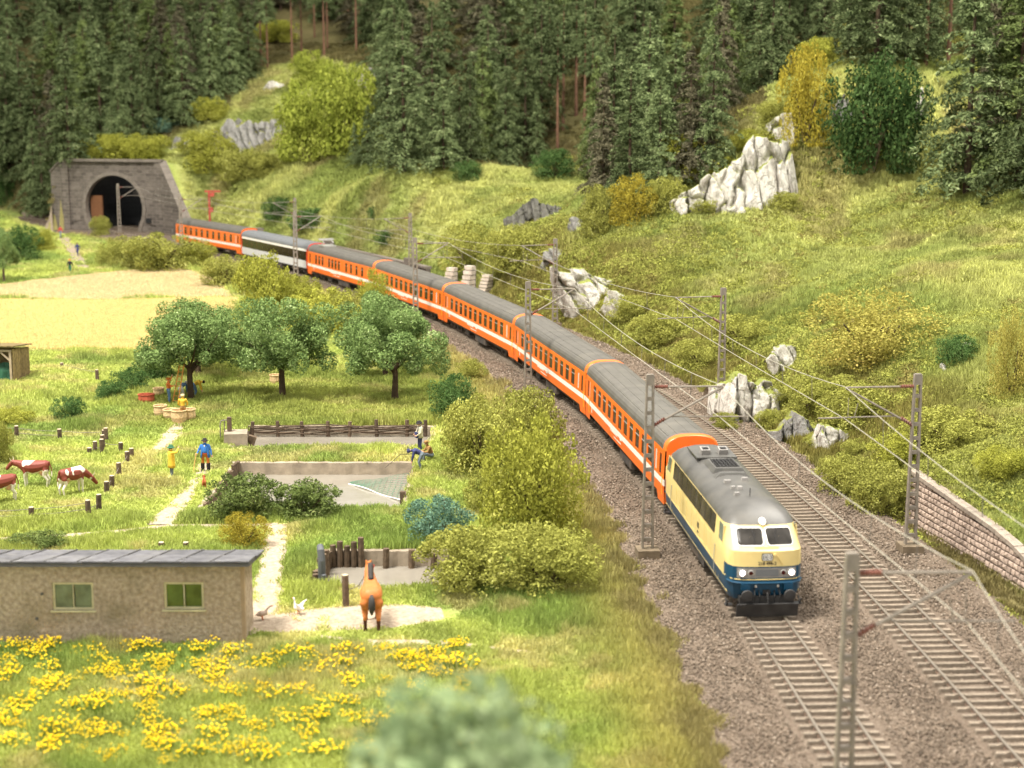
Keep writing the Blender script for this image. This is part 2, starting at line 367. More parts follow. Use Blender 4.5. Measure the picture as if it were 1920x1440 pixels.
# ================================================================== figure meshes (skins are grown first, while the scene is empty)
def body(pose=None, coat=1):
    J = dict(pelvis=(0,0,.95,.135), belly=(0,.01,1.12,.14), chest=(0,0,1.32,.155), neck=(0,0,1.5,.06), head=(0,.015,1.60,.095), crown=(0,0,1.70,.075),
             hl=(-.09,0,.9,.1), kl=(-.11,.03,.5,.075), al=(-.12,0,.09,.055), tl=(-.13,.16,.04,.045),
             hr=(.09,0,.9,.1), kr=(.11,.03,.5,.075), ar=(.12,0,.09,.055), tr=(.13,.16,.04,.045),
             sl=(-.19,0,1.41,.075), el=(-.26,0,1.14,.058), wl=(-.27,.06,.9,.04), fl=(-.27,.09,.81,.035),
             sr=(.19,0,1.41,.075), er=(.26,0,1.14,.058), wr=(.27,.06,.9,.04), fr=(.27,.09,.81,.035))
    for k, v in (pose or {}).items(): J[k] = (*v[:3], v[3] if len(v) > 3 else J[k][3])
    # colours: 0 skin 1 top 2 trousers 3 shoes 4 vest/front
    B = [('pelvis','belly',2),('belly','chest',1),('chest','neck',1),('neck','head',0),('head','crown',0),
         ('pelvis','hl',2),('hl','kl',2),('kl','al',2),('al','tl',3),('pelvis','hr',2),('hr','kr',2),('kr','ar',2),('ar','tr',3),
         ('chest','sl',1),('sl','el',1),('el','wl',1),('wl','fl',0),('chest','sr',1),('sr','er',1),('er','wr',1),('wr','fr',0)]
    me = skin(J, B, 1)
    extra = MB()                                       # fingers, thumb, nose and ears
    for s, f, w in ((-1,'fl','wl'), (1,'fr','wr')):
        p = Vector(J[f][:3]); d = (p - Vector(J[w][:3])).normalized(); sd = d.cross(Vector((0,1,.2))).normalized()
        for k, ln in zip((-1.5,-.5,.5,1.5), (.055,.07,.075,.06)):
            a = p + sd * k * .018; extra.tube([a, a + d * ln * .6, a + d * ln + Vector((0,.012,0))], [.011,.010,.007], 5)
        extra.tube([p - d * .04 + sd * .03 * s, p + sd * .06 * s + d * .01], [.012,.008], 5)
    h = Vector(J['head'][:3]); n = (h - Vector(J['neck'][:3])).normalized(); fw = Vector((0,1,0)) - n * n.y; fw.normalize(); rt = fw.cross(n)
    extra.tube([h + fw * .085 + n * .02, h + fw * .115 - n * .015], [.010,.016], 5)
    for s in (-1, 1): extra.tube([h + rt * s * .085, h + rt * s * .105 - fw * .01], [.024,.018], 6)
    bm = bmesh.new(); bm.from_mesh(me); em = extra.mesh(); bm.from_mesh(em); bm.to_mesh(me); bm.free(); bpy.data.meshes.remove(em)
    return me, J
FIG = {}
FIG['gent'] = body(dict(fr=(.42,.30,.98), wr=(.38,.22,1.03), er=(.32,.05,1.17), fl=(-.36,.05,.84), wl=(-.33,.04,.92), el=(-.29,-.01,1.16), hl=(-.12,0,.9), hr=(.12,0,.9), kl=(-.14,.03,.5), kr=(.14,.03,.5), al=(-.15,0,.09), tl=(-.2,.15,.04), ar=(.15,0,.09), tr=(.2,.15,.04), chest=(0,0,1.32,.18), belly=(0,.03,1.12,.18), pelvis=(0,0,.95,.155)))
FIG['wave'] = body(dict(er=(.27,.22,1.44), wr=(.16,.36,1.6), fr=(.12,.38,1.68), el=(-.24,.06,1.14), wl=(-.2,.16,.93), fl=(-.19,.19,.85), kl=(-.08,.02,.5), kr=(.08,.02,.5), al=(-.08,0,.09), ar=(.08,0,.09), tl=(-.09,.16,.04), tr=(.09,.16,.04)))
FIG['stand'] = body(dict(el=(-.28,.08,1.15), wl=(-.2,.24,1.02), fl=(-.16,.31,1.0), er=(.28,.08,1.15), wr=(.2,.24,1.02), fr=(.16,.31,1.0), head=(0,.04,1.59), crown=(0,.03,1.69)))
FIG['reach'] = body(dict(el=(-.24,.16,1.56), wl=(-.16,.26,1.78), fl=(-.14,.28,1.87), er=(.26,.14,1.2), wr=(.2,.32,1.24), fr=(.18,.4,1.26)))
FIG['bend'] = body(dict(pelvis=(0,-.12,.88), belly=(0,.03,.98), chest=(0,.22,1.06), neck=(0,.4,1.08), head=(0,.5,1.08), crown=(0,.6,1.06),
    hl=(-.09,-.1,.84), hr=(.09,-.1,.84), kl=(-.12,.04,.47), kr=(.12,.04,.47), al=(-.12,-.08,.09), ar=(.12,-.08,.09), tl=(-.13,.08,.04), tr=(.13,.08,.04),
    sl=(-.18,.28,1.06), el=(-.2,.34,.8), wl=(-.15,.4,.56), fl=(-.13,.43,.46), sr=(.18,.28,1.06), er=(.2,.34,.8), wr=(.15,.4,.56), fr=(.13,.43,.46)))
FIG['sit'] = body(dict(pelvis=(0,-.1,.38), belly=(0,-.05,.55), chest=(0,.06,.76), neck=(0,.13,.93), head=(0,.18,1.03), crown=(0,.19,1.12),
    hl=(-.1,-.05,.36), hr=(.1,-.05,.36), kl=(-.15,.36,.46), kr=(.15,.36,.46), al=(-.14,.4,.09), ar=(.14,.4,.09), tl=(-.15,.54,.04), tr=(.15,.54,.04),
    sl=(-.19,.08,.84), el=(-.26,.2,.62), wl=(-.16,.38,.6), fl=(-.1,.44,.62), sr=(.19,.08,.84), er=(.26,.2,.62), wr=(.16,.38,.6), fr=(.1,.44,.62)))
FIG['walk'] = body(dict(kl=(-.1,.16,.5), al=(-.1,.22,.09), tl=(-.1,.38,.05), kr=(.1,-.02,.5), ar=(.1,-.26,.12), tr=(.1,-.12,.04),
    el=(-.26,-.1,1.15), wl=(-.26,-.06,.92), fl=(-.26,-.02,.84), er=(.26,.08,1.15), wr=(.25,.22,.97), fr=(.25,.27,.9)))
def cow_mesh(graze=False):
    hd = dict(neck1=(0,1.0,1.2,.19), poll=(0,1.42,1.26,.14), face=(0,1.62,1.12,.115), muz=(0,1.8,.96,.10)) if not graze else \
         dict(neck1=(.02,.95,.98,.2), poll=(.08,1.36,.72,.14), face=(.1,1.54,.55,.115), muz=(.12,1.7,.4,.10))
    J = dict(hip=(0,-.75,1.12,(.27,.27)), loin=(0,-.35,1.06,(.32,.33)), rib=(0,.2,1.03,(.33,.35)), sho=(0,.62,1.08,(.25,.31)), **hd,
        tail0=(0,-1.02,1.3,.04), tail1=(0,-1.16,.95,.03), tail2=(0,-1.14,.6,.05))
    B = [('hip','loin',0),('loin','rib',0),('rib','sho',0),('sho','neck1',0),('neck1','poll',0),('poll','face',0),('face','muz',0),
         ('hip','tail0',0),('tail0','tail1',0),('tail1','tail2',0)]
    for s, n in ((-1,'l'), (1,'r')):
        J['th'+n] = (.15*s,-.78,.9,.17); J['st'+n] = (.17*s,-.7,.66,.1); J['hk'+n] = (.17*s,-.92,.42,.06); J['hf'+n] = (.17*s,-.86,.1,.045); J['ht'+n] = (.17*s,-.82,.03,.06)
        J['up'+n] = (.14*s,.55,.8,.13); J['kn'+n] = (.15*s,.6,.44,.06); J['ff'+n] = (.15*s,.57,.1,.045); J['ft'+n] = (.15*s,.6,.03,.06)
        B += [('hip','th'+n,0),('th'+n,'st'+n,0),('st'+n,'hk'+n,1),('hk'+n,'hf'+n,1),('hf'+n,'ht'+n,1),('sho','up'+n,0),('up'+n,'kn'+n,1),('kn'+n,'ff'+n,1),('ff'+n,'ft'+n,1)]
        e = Vector(J['poll'][:3]); J['ear'+n] = (e.x + .2*s, e.y - .03, e.z + .04, .04); B.append(('poll','ear'+n,0))
    J['ud'] = (0,-.5,.74,.15); B.append(('loin','ud',2))
    return skin(J, B, 1), J
FIG['cow'] = cow_mesh(); FIG['cow_graze'] = cow_mesh(True)
def horse_mesh():
    J = dict(hip=(0,-.72,1.38,(.36,.30)), loin=(0,-.3,1.32,(.38,.33)), rib=(0,.2,1.28,(.38,.36)), sho=(0,.6,1.36,(.29,.33)), n1=(-.03,.86,1.62,.2), n2=(-.06,1.04,1.86,.15),
        poll=(-.06,1.16,2.04,.115), face=(.0,1.38,1.92,.11), muz=(.03,1.6,1.7,.085), dock=(0,-1.02,1.42,.06))
    B = [('hip','loin',0),('loin','rib',0),('rib','sho',0),('sho','n1',0),('n1','n2',0),('n2','poll',0),('poll','face',0),('face','muz',0),('hip','dock',0)]
    for s, n in ((-1,'l'), (1,'r')):
        o = .0 if n == 'r' else .12
        J['th'+n] = (.2*s,-.8,1.14,.2); J['st'+n] = (.22*s,-.68,.9,.13); J['hk'+n] = (.22*s,-.96+o,.58,.08); J['hf'+n] = (.22*s,-.9+o,.14,.06); J['ht'+n] = (.22*s,-.84+o,.04,.08)
        J['up'+n] = (.15*s,.6,.95,.14); J['kn'+n] = (.17*s,.66-o,.52,.07); J['ff'+n] = (.17*s,.63-o,.14,.05); J['ft'+n] = (.17*s,.68-o,.04,.07)
        B += [('hip','th'+n,0),('th'+n,'st'+n,0),('st'+n,'hk'+n,0),('hk'+n,'hf'+n,1),('hf'+n,'ht'+n,1),('sho','up'+n,0),('up'+n,'kn'+n,0),('kn'+n,'ff'+n,1),('ff'+n,'ft'+n,1)]
        e = Vector(J['poll'][:3]); J['ear'+n] = (e.x + .09*s, e.y - .02, e.z + .2, .028); B.append(('poll','ear'+n,0))
    return skin(J, B, 1), J
FIG['horse'] = horse_mesh()
def dog_mesh():
    J = dict(hip=(0,-.2,.36,.1), rib=(0,.12,.37,.12), n1=(0,.27,.5,.08), poll=(0,.33,.6,.075), muz=(0,.47,.56,.04), t0=(0,-.33,.44,.03), t1=(0,-.4,.66,.02))
    B = [('hip','rib',0),('rib','n1',0),('n1','poll',0),('poll','muz',0),('hip','t0',0),('t0','t1',0)]
    for s, n in ((-1,'l'), (1,'r')):
        J['k'+n] = (.08*s,-.18,.24,.05); J['h'+n] = (.08*s,-.27,.14,.03); J['p'+n] = (.08*s,-.24,.02,.03)
        J['e'+n] = (.08*s,.16,.2,.035); J['f'+n] = (.08*s,.17,.02,.03); J['r'+n] = (.07*s,.3,.7,.02)
        B += [('hip','k'+n,0),('k'+n,'h'+n,0),('h'+n,'p'+n,0),('rib','e'+n,0),('e'+n,'f'+n,0),('poll','r'+n,0)]
    return skin(J, B, 1), J
FIG['dog'] = dog_mesh()
def goose_mesh(up):
    J = dict(rump=(0,-.28,.36,.07), back=(0,-.08,.38,.15), breast=(0,.14,.38,.13), n1=(0,.24,.54,.05), n2=(0,.24 if up else .36,.74 if up else .66,.04), head=(0,.28 if up else .46,.84 if up else .7,.05), bill=(0,.4 if up else .58,.82 if up else .67,.02))
    B = [('rump','back',0),('back','breast',0),('breast','n1',0),('n1','n2',0),('n2','head',0),('head','bill',1)]
    for s, n in ((-1,'l'), (1,'r')):
        J['k'+n] = (.06*s,0,.2,.025); J['f'+n] = (.06*s,.02,.02,.02); B += [('back','k'+n,1),('k'+n,'f'+n,1)]
        if up: J['w'+n] = (.3*s,-.1,.62,.05); J['v'+n] = (.42*s,-.2,.72,.03); B += [('back','w'+n,0),('w'+n,'v'+n,0)]
    return skin(J, B, 1), J
FIG['goose_up'] = goose_mesh(True); FIG['goose'] = goose_mesh(False)

# ================================================================== THE SETTING
# ---- zones on the ground
def poly_in(x, y, P):
    x = np.asarray(x); y = np.asarray(y); ins = np.zeros(x.shape, bool); n = len(P)
    for i in range(n):
        (x1, y1), (x2, y2) = P[i], P[(i + 1) % n]
        c = ((y1 > y) != (y2 > y)) & (x < (x2 - x1) * (y - y1) / ((y2 - y1) + 1e-12) + x1); ins ^= c
    return ins
def pl(*pts): return [tuple(on(*p)[:2]) for p in pts]
GRAIN = pl((-60,566),(180,570),(440,564),(425,640),(260,664),(-60,654))
STUB = pl((-60,542),(180,514),(330,500),(420,528),(442,560),(180,566),(-60,562))
def resample(P, step):
    P = [Vector((p[0], p[1])) for p in P]; out = [P[0]]
    Q = []
    for i in range(len(P) - 1):                       # Catmull-Rom through the surveyed points
        p0, p1, p2, p3 = P[max(i-1,0)], P[i], P[i+1], P[min(i+2,len(P)-1)]
        n = max(2, int((p2 - p1).length / step))
        for k in range(n):
            t = k / n; Q.append(.5 * ((2*p1) + (p2-p0)*t + (2*p0-5*p1+4*p2-p3)*t*t + (3*p1-p0-3*p2+p3)*t**3))
    Q.append(P[-1]); return Q
PATHS = [('gravel_path', pl((470,1175),(500,1110),(512,1040),(520,985)), [1.05,.85,.8,.75], 'path'),
         ('gravel_path', pl((-60,1022),(60,1010),(200,1000),(330,988),(520,986)), [.9,.7,.6,.6,.7], 'path'),
         ('gravel_path', pl((300,985),(330,950),(372,900),(385,870)), [1.0,.7,.6,.6], 'path'),
         ('gravel_path', pl((300,845),(322,815),(335,795)), [.6,.9,.5], 'path'),
         ('gravel_path', pl((455,1180),(560,1165),(660,1160),(830,1150)), [1.0,1.9,2.0,1.0], 'path'),
         ('gravel_path', pl((600,1195),(700,1205),(840,1208),(1000,1226)), [.3,.5,.4,.2], 'path'),
         ('farm_track', pl((44,396),(75,420),(110,447),(134,480),(148,512)), [1.0,1.0,.7,.7,.5], 'path'),
         ('farm_track', pl((112,440),(142,470),(166,506)), [.6,.8,.8], 'path')]
PATHR = []
for nm, P, W, k in PATHS:
    Q = resample(P, .8); w = np.interp(np.linspace(0, 1, len(Q)), np.linspace(0, 1, len(W)), W); PATHR.append((nm, Q, w))
def pathd(x, y):                                      # <1 on a path
    m = np.full(np.shape(x), 9.0)
    for nm, Q, w in PATHR:
        q = np.array([(p.x, p.y) for p in Q])
        bb = (x > q[:,0].min()-4) & (x < q[:,0].max()+4) & (y > q[:,1].min()-4) & (y < q[:,1].max()+4)
        if bb.any():
            d = np.sqrt((x[bb][:,None]-q[:,0])**2 + (y[bb][:,None]-q[:,1])**2) / w; m[bb] = np.minimum(m[bb], d.min(1))
    return m
_fb = [on(px, py) for px, py in ((-150,345),(0,345),(130,312),(330,262),(430,210),(500,128),(600,112),(722,140),(730,322),(800,318),(900,318),(1050,302),(1100,345),(1200,330),(1330,300),(1440,210),(1480,150),(1560,118),(1720,112),(1780,112),(1920,110),(2100,110))]
_ft = np.array([p.x / p.y for p in _fb]); _fy = np.array([p.y for p in _fb])
def forest(x, y): return sstep(-1.5, 3, y - np.interp(x / y, _ft, _fy))
def c3(*c): return np.array(c)
def mixc(a, b, t): return a + (b - a) * np.asarray(t)[:, None]
def tint(x, y):
    d = trackd(x, y); n1 = fbm(x, y, 7, 21); n2 = fbm(x, y, 2.2, 33); n3 = fbm(x, y, 20, 41)
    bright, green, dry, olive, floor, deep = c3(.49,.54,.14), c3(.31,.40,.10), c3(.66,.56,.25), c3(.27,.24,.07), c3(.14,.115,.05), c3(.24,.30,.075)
    c = mixc(np.broadcast_to(green, (len(x), 3)), np.broadcast_to(bright, (len(x), 3)), sstep(.3, .62, n1))
    c = mixc(c, np.broadcast_to(dry, c.shape), sstep(.56, .75, n2) * .6)
    c = mixc(c, np.broadcast_to(deep, c.shape), sstep(.6, .78, fbm(x, y, 3.1, 55)) * .5)
    orch_shade = ((x > -27) & (x < -2) & (y > 99) & (y < 124)) * .45  # shade beneath the orchard trees, mixed into the ground and grass colour
    c = mixc(c, np.broadcast_to(c3(.32,.33,.08), c.shape), orch_shade)
    rt = sstep(2.5, 5, d - TRK2)
    hillc = mixc(np.broadcast_to(c3(.31,.36,.10), c.shape), np.broadcast_to(c3(.51,.52,.17), c.shape), sstep(.32, .66, fbm(x * 1.0 + y * .3, y * .5 - x * .2, 9, 71)))
    hillc = mixc(hillc, np.broadcast_to(c3(.22,.26,.065), c.shape), sstep(.52, .70, fbm(x, y, 4, 77)) * .7)
    hillc = mixc(hillc, np.broadcast_to(c3(.36,.29,.13), c.shape), sstep(.56, .72, fbm(x, y * .6, 6, 83)) * .55)
    c = mixc(c, hillc, rt)
    bank = rt * (1 - sstep(9, 15, d - TRK2 + (n1 - .5) * 8)) * sstep(75, 90, y) * (1 - sstep(165, 180, y))
    c = mixc(c, np.broadcast_to(olive, c.shape), bank)
    edge = sstep(2.5, 3.6, -d) * (1 - sstep(5.5, 8.5, -d)) * (d < 0)
    c = mixc(c, np.broadcast_to(c3(.50,.42,.15), c.shape), edge * .7)
    soil = sstep(2.6, 3.4, -d) * (1 - sstep(4.6, 5.8, -d + (n2 - .5) * 2.4)) * (d < 0); c = mixc(c, np.broadcast_to(c3(.27,.215,.11), c.shape), soil * .6)
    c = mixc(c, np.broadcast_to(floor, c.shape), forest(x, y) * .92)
    ft = rt * (y < 77.5) * (1 - sstep(6.2, 7.4, d - TRK2)); c = mixc(c, np.broadcast_to(c3(.20,.16,.07), c.shape), ft * .9)
    c = c * (.74 + .46 * fbm(x, y, 1.7, 141))[:, None]
    return c
# ---- ground: one sheet to behind the last trees
ys = [18.0]
while ys[-1] < 455: ys.append(ys[-1] * 1.0052)
ys = np.array(ys); ts = np.linspace(-.46, .46, 261)
TT, YY = np.meshgrid(ts, ys); XX = TT * YY
ZZ = H(XX, YY)
V = np.stack([XX, YY, ZZ], -1).reshape(-1, 3); nr, nc = XX.shape
i = (np.arange(nr - 1)[:, None] * nc + np.arange(nc - 1)).ravel(); F = np.stack([i, i + 1, i + nc + 1, i + nc], 1)
uu, vv = puv(V[:, 0], V[:, 1]); bk = vv >= .7
st = bk[F].any(1) & ~bk[F].all(1) & (np.abs(uu[F]).max(1) < 9.2)      # the mouth of the tunnel stays open
F = F[~st]
me = mesh_np('ground', V, F)
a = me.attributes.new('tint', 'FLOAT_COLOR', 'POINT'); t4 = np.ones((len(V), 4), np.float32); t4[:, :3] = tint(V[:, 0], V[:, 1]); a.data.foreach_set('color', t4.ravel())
def ground_mat():
    m = bpy.data.materials.new('ground'); m.use_nodes = True; nt = m.node_tree; N = nt.nodes; L = nt.links; b = N['Principled BSDF']
    b.inputs['Roughness'].default_value = .95; b.inputs['Specular IOR Level'].default_value = .1
    a = N.new('ShaderNodeAttribute'); a.attribute_name = 'tint'; tc = N.new('ShaderNodeTexCoord')
    nz = N.new('ShaderNodeTexNoise'); nz.inputs['Scale'].default_value = 3.5; nz.inputs['Detail'].default_value = 8; nz.inputs['Roughness'].default_value = .7
    L.new(tc.outputs['Object'], nz.inputs['Vector'])
    mr = N.new('ShaderNodeMapRange'); mr.inputs['From Min'].default_value = .3; mr.inputs['From Max'].default_value = .7; mr.inputs['To Min'].default_value = .55; mr.inputs['To Max'].default_value = 1.1
    hs = N.new('ShaderNodeHueSaturation'); L.new(nz.outputs['Fac'], mr.inputs['Value']); L.new(mr.outputs[0], hs.inputs['Value']); L.new(a.outputs['Color'], hs.inputs['Color'])
    L.new(hs.outputs[0], b.inputs['Base Color'])
    bp = N.new('ShaderNodeBump'); bp.inputs['Distance'].default_value = .25; bp.inputs['Strength'].default_value = .8; L.new(nz.outputs['Fac'], bp.inputs['Height']); L.new(bp.outputs[0], b.inputs['Normal'])
    MATS['ground'] = m; return m
ground_mat()
ground = tag(ob('ground', me, None, 'ground', smooth=True), kind='structure')

# ---- paths and fields, draped on the ground
mat('gravel', (.45,.365,.27), .95, vscale=6, var=.18, bump=.7, bscale=9, dist=.06, spec=.1, col2=(.27,.21,.15))
mat('straw', (.80,.62,.27), .95, vscale=2.5, var=.1, bump=.6, bscale=10, dist=.08, spec=.05)
mat('stubble', (.68,.55,.30), .95, vscale=3, var=.14, bump=.6, bscale=9, dist=.08, spec=.05)
for nm, Q, w in PATHR:
    vs = []; n = len(Q)
    for i_, p in enumerate(Q):
        t = (Q[min(i_+1,n-1)] - Q[max(i_-1,0)]).normalized(); nn = Vector((-t.y, t.x))
        wl = w[i_] * (.75 + .5 * float(vn(p.x, p.y, 1.3, 5))); wr_ = w[i_] * (.75 + .5 * float(vn(p.x, p.y, 1.3, 8)))
        for f in (-1, -.5, 0, .5, 1):
            q = p + nn * f * (wl if f < 0 else wr_); vs.append((q.x, q.y, h1(q.x, q.y) + (.05 if abs(f) < 1 else -.03)))
    fs = [(i_*5+k, i_*5+k+1, i_*5+k+6, i_*5+k+5) for i_ in range(n-1) for k in range(4)]
    tag(ob(nm, mesh_np(nm, vs, fs), None, 'gravel', smooth=True), kind='structure')
def drape(name, P, m, step=1.2, lift=.06):
    xs = [p[0] for p in P]; ys_ = [p[1] for p in P]
    gx, gy = np.meshgrid(np.arange(min(xs), max(xs) + step, step), np.arange(min(ys_), max(ys_) + step, step)); sh = gx.shape
    z = H(gx, gy, False) + lift; V = np.stack([gx, gy, z], -1).reshape(-1, 3)
    i = (np.arange(sh[0]-1)[:,None]*sh[1] + np.arange(sh[1]-1)).ravel(); F = np.stack([i, i+1, i+sh[1]+1, i+sh[1]], 1)
    cx = V[F].mean(1); F = F[poly_in(cx[:,0], cx[:,1], P)]
    return tag(ob(name, mesh_np(name, V, F), None, m, smooth=True), kind='structure')
drape('grain_field', GRAIN, 'straw'); drape('stubble_field', STUB, 'stubble')

# ---- track bed
mat('ballast', (.20,.157,.118), .95, vscale=9, var=.2, bump=1.0, bscale=11, dist=.09, spec=.12, col2=(.115,.085,.064), stain=((.11,.078,.055), .3, .5, .68, .6))
def bed_strip(y0, y1, dy, do):
    offs = np.concatenate([[-5.6, -5.0, -4.4], np.arange(-3.6, TRK2 + 3.7, do), [TRK2 + 4.2, TRK2 + 4.8, TRK2 + 5.4]])
    zs = np.concatenate([[-.75, -.52, -.33], np.full(len(offs) - 6, -.215), [-.3, -.48, -.75]])
    S = np.arange(s_of_y(y0), s_of_y(y1) + dy, dy); V = []
    for s in S:
        for o_, z_ in zip(offs, zs):
            p, t = tpos(s, o_); V.append((p.x, p.y, p.z + z_))
    V = np.array(V); V[:, 2] += (fbm(V[:,0], V[:,1], .9, 91, 2) - .5) * .12
    n = len(offs); i = (np.arange(len(S)-1)[:,None]*n + np.arange(n-1)).ravel(); F = np.stack([i, i+1, i+n+1, i+n], 1)
    return V, F
Va, Fa = bed_strip(24, 120, .4, .4); Vb, Fb = bed_strip(120, 285, 1.0, .7)
me = mesh_np('track_bed', np.concatenate([Va, Vb]), np.concatenate([Fa, Fb + len(Va)]))
tag(ob('track_bed', me, None, 'ballast', smooth=True), kind='structure')
mat('rail_rust', (.13,.085,.06), .7, var=.2); mat('rail_top', (.25,.21,.165), .36, metal=.5, var=.1)
mat('sleeper', (.225,.182,.138), .9, vscale=5, var=.22, bump=.3, bscale=14, spec=.15, rand=.12)
sm = MB().box((0,0,-.165), (2.55,.21,.15), 0, top=(.98,.8))
for sx in (-.75, .75): sm.box((sx,0,-.085), (.34,.14,.05), 0)
sleeper_me = sm.mesh('sleeper'); sleeper_me.materials.append(MATS['sleeper'])
for k, off in enumerate((0.0, TRK2)):
    root = thing('railway_track', ('railway track that carries the orange train' if k == 0 else 'empty railway track beside the hillside cutting'), 'railway track')
    S = np.concatenate([np.arange(s_of_y(26), s_of_y(130), 1.0), np.arange(s_of_y(130), s_of_y(284), 2.5)])
    for g in (-.755, .755):
        ra = MB(); rs = []; top = []
        for s in S:
            p, t = tpos(s, off + g); n = Vector((t.y, -t.x, 0))
            rs.append([p + n * x_ + Vector((0,0,z_)) for x_, z_ in ((-.07,-.17),(.07,-.17),(.03,-.12),(.035,-.06),(.055,-.04),(-.055,-.04),(-.035,-.06),(-.03,-.12))])
            top.append([p + n * x_ + Vector((0,0,z_)) for x_, z_ in ((-.055,-.04),(.055,-.04),(.05,0),(-.05,0))])
        ra.rings(rs, 0); ra.rings(top, 1); ra.build('rail', ['rail_rust', 'rail_top'], root)
    n_own = 0; far = MB(); s = s_of_y(38)
    while s < s_of_y(262):
        p, t = tpos(s, off); ang = math.atan2(t.y, t.x) - math.pi / 2
        if n_own < 150:
            o = bpy.data.objects.new('sleeper', sleeper_me); C.objects.link(o); o.parent = root; o.location = p; o.rotation_euler = (0, 0, ang + random.uniform(-.012,.012)); n_own += 1
        else:
            far.box(p + Vector((0,0,-.165)), (2.55,.21,.15), 0, rot=(0,0,ang))
        s += .62
    tag(far.build('sleepers', 'sleeper', root), kind='stuff')

# ---- ponds: water, walls, boards and posts
def water_mat():
    m = mat('pond_water', (.20,.175,.14), .14, vscale=.35, col2=(.25,.225,.185), bump=.35, bscale=2.2, dist=.04, spec=.5); return m
water_mat()
mat('concrete', (.30,.245,.18), .9, vscale=1.6, var=.22, bump=.4, bscale=10, spec=.15)
mat('old_board', (.12,.085,.055), .85, vscale=4, var=.35, bump=.4, bscale=12, spec=.15, rand=.25)
mat('cut_wood', (.5,.4,.27), .9, vscale=6); mat('dark_wood', (.11,.075,.05), .85, vscale=5, var=.3, bump=.5, bscale=14, rand=.25)
for k, (x0, x1, y0, y1) in enumerate(PONDS):
    zw = (-1.12, -1.0, -1.15)[k]; nx, ny = 14, 14; V = []
    for j in range(ny + 1):
        for i in range(nx + 1): V.append((x0 + (x1-x0)*i/nx, y0 + (y1-y0)*j/ny, zw))
    Fq = [(j*(nx+1)+i, j*(nx+1)+i+1, (j+1)*(nx+1)+i+1, (j+1)*(nx+1)+i) for j in range(ny) for i in range(nx)]
    tag(ob('pond_water', mesh_np('pond_water', V, Fq), None, 'pond_water', smooth=True), kind='structure')
    names = ('concrete walled pond with the fishing net in it', 'pond behind the wattle fence below the orchard', 'small pond beside the tethered horse')
    w = thing('pond_edge', 'bank wall of the ' + names[k], 'pond wall', ((x0+x1)/2, (y0+y1)/2, -.5)); inv = Vector((-(x0+x1)/2, -(y0+y1)/2, .5))
    b = MB(); n = 28                                   # back wall with an uneven crest
    ringF = []
    for i in range(n + 1):
        x = x0 - .3 + (x1 - x0 + .6) * i / n; zt = -.40 + .05 * float(vn(i*.7, k*9, 1, 3)) + random.uniform(-.012,.012); dv = random.uniform(-.04,.04)
        ringF.append([Vector((x, y1 - .16 + dv, -2.2)) + inv, Vector((x, y1 + .04 + dv, zt - .05)) + inv, Vector((x, y1 + .2 + dv, zt)) + inv, Vector((x, y1 + .75, zt - .12)) + inv, Vector((x, y1 + 1.0, -1.6)) + inv])
    b.rings(ringF, 0); b.build('back_wall', 'concrete', w, smooth=False)
    for sx, xx in ((-1, x0), (1, x1)):
        MB().box(Vector((xx + sx*.12, (y0+y1)/2, -1.35)) + inv, (.3, y1-y0+.5, 1.8)).build('side_wall', 'concrete', w)
    MB().box(Vector(((x0+x1)/2, y0 - .12, -1.35)) + inv, (x1-x0+.5, .3, 1.75)).build('front_wall', 'concrete', w)
    if k == 0:                                         # dark posts and boards on the left bank
        for j in range(15):
            y = y0 + .3 + (y1-y0-.4) * j / 14; h = random.uniform(.75,1.05)
            MB().box(Vector((x0 + .1, y, -1.2 + h/2)) + inv, (.16, .5, h), rot=(0,0,random.uniform(-.1,.1))).build('board', 'old_board', w)
        MB().box(Vector((x1 - .1, 80.9, -.8)) + inv, (.3,.35,1.3)).build('post', 'rust_post' if 'rust_post' in MATS else 'dark_wood', w)
    if k == 2:
        for j, (px_, h) in enumerate(((-5.95,.95),(-4.75,.9),(-3.7,.7))):
            MB().tube([Vector((px_, y1 - .32, -1.6)) + inv, Vector((px_ + .03, y1 - .3, -1.5 + h + .35)) + inv], [.16,.15], 8).build('post', 'old_board', w)
        for j in range(11):
            y = y0 + .1 + j * .5; h = random.uniform(.9,1.5)
            MB().tube([Vector((x0 + .05, y, -1.4)) + inv, Vector((x0 + random.uniform(-.05,.08), y, -1.35 + h)) + inv], [.17,.15], 8).build('post', 'old_board', w)
        for j in range(5):
            h = random.uniform(1.1,1.6)
            MB().tube([Vector((x0 + .25 + j*.33, y1 - .12, -1.4)) + inv, Vector((x0 + .25 + j*.33, y1 - .1, -1.3 + h)) + inv], [.16,.14], 8).build('post', 'old_board', w)

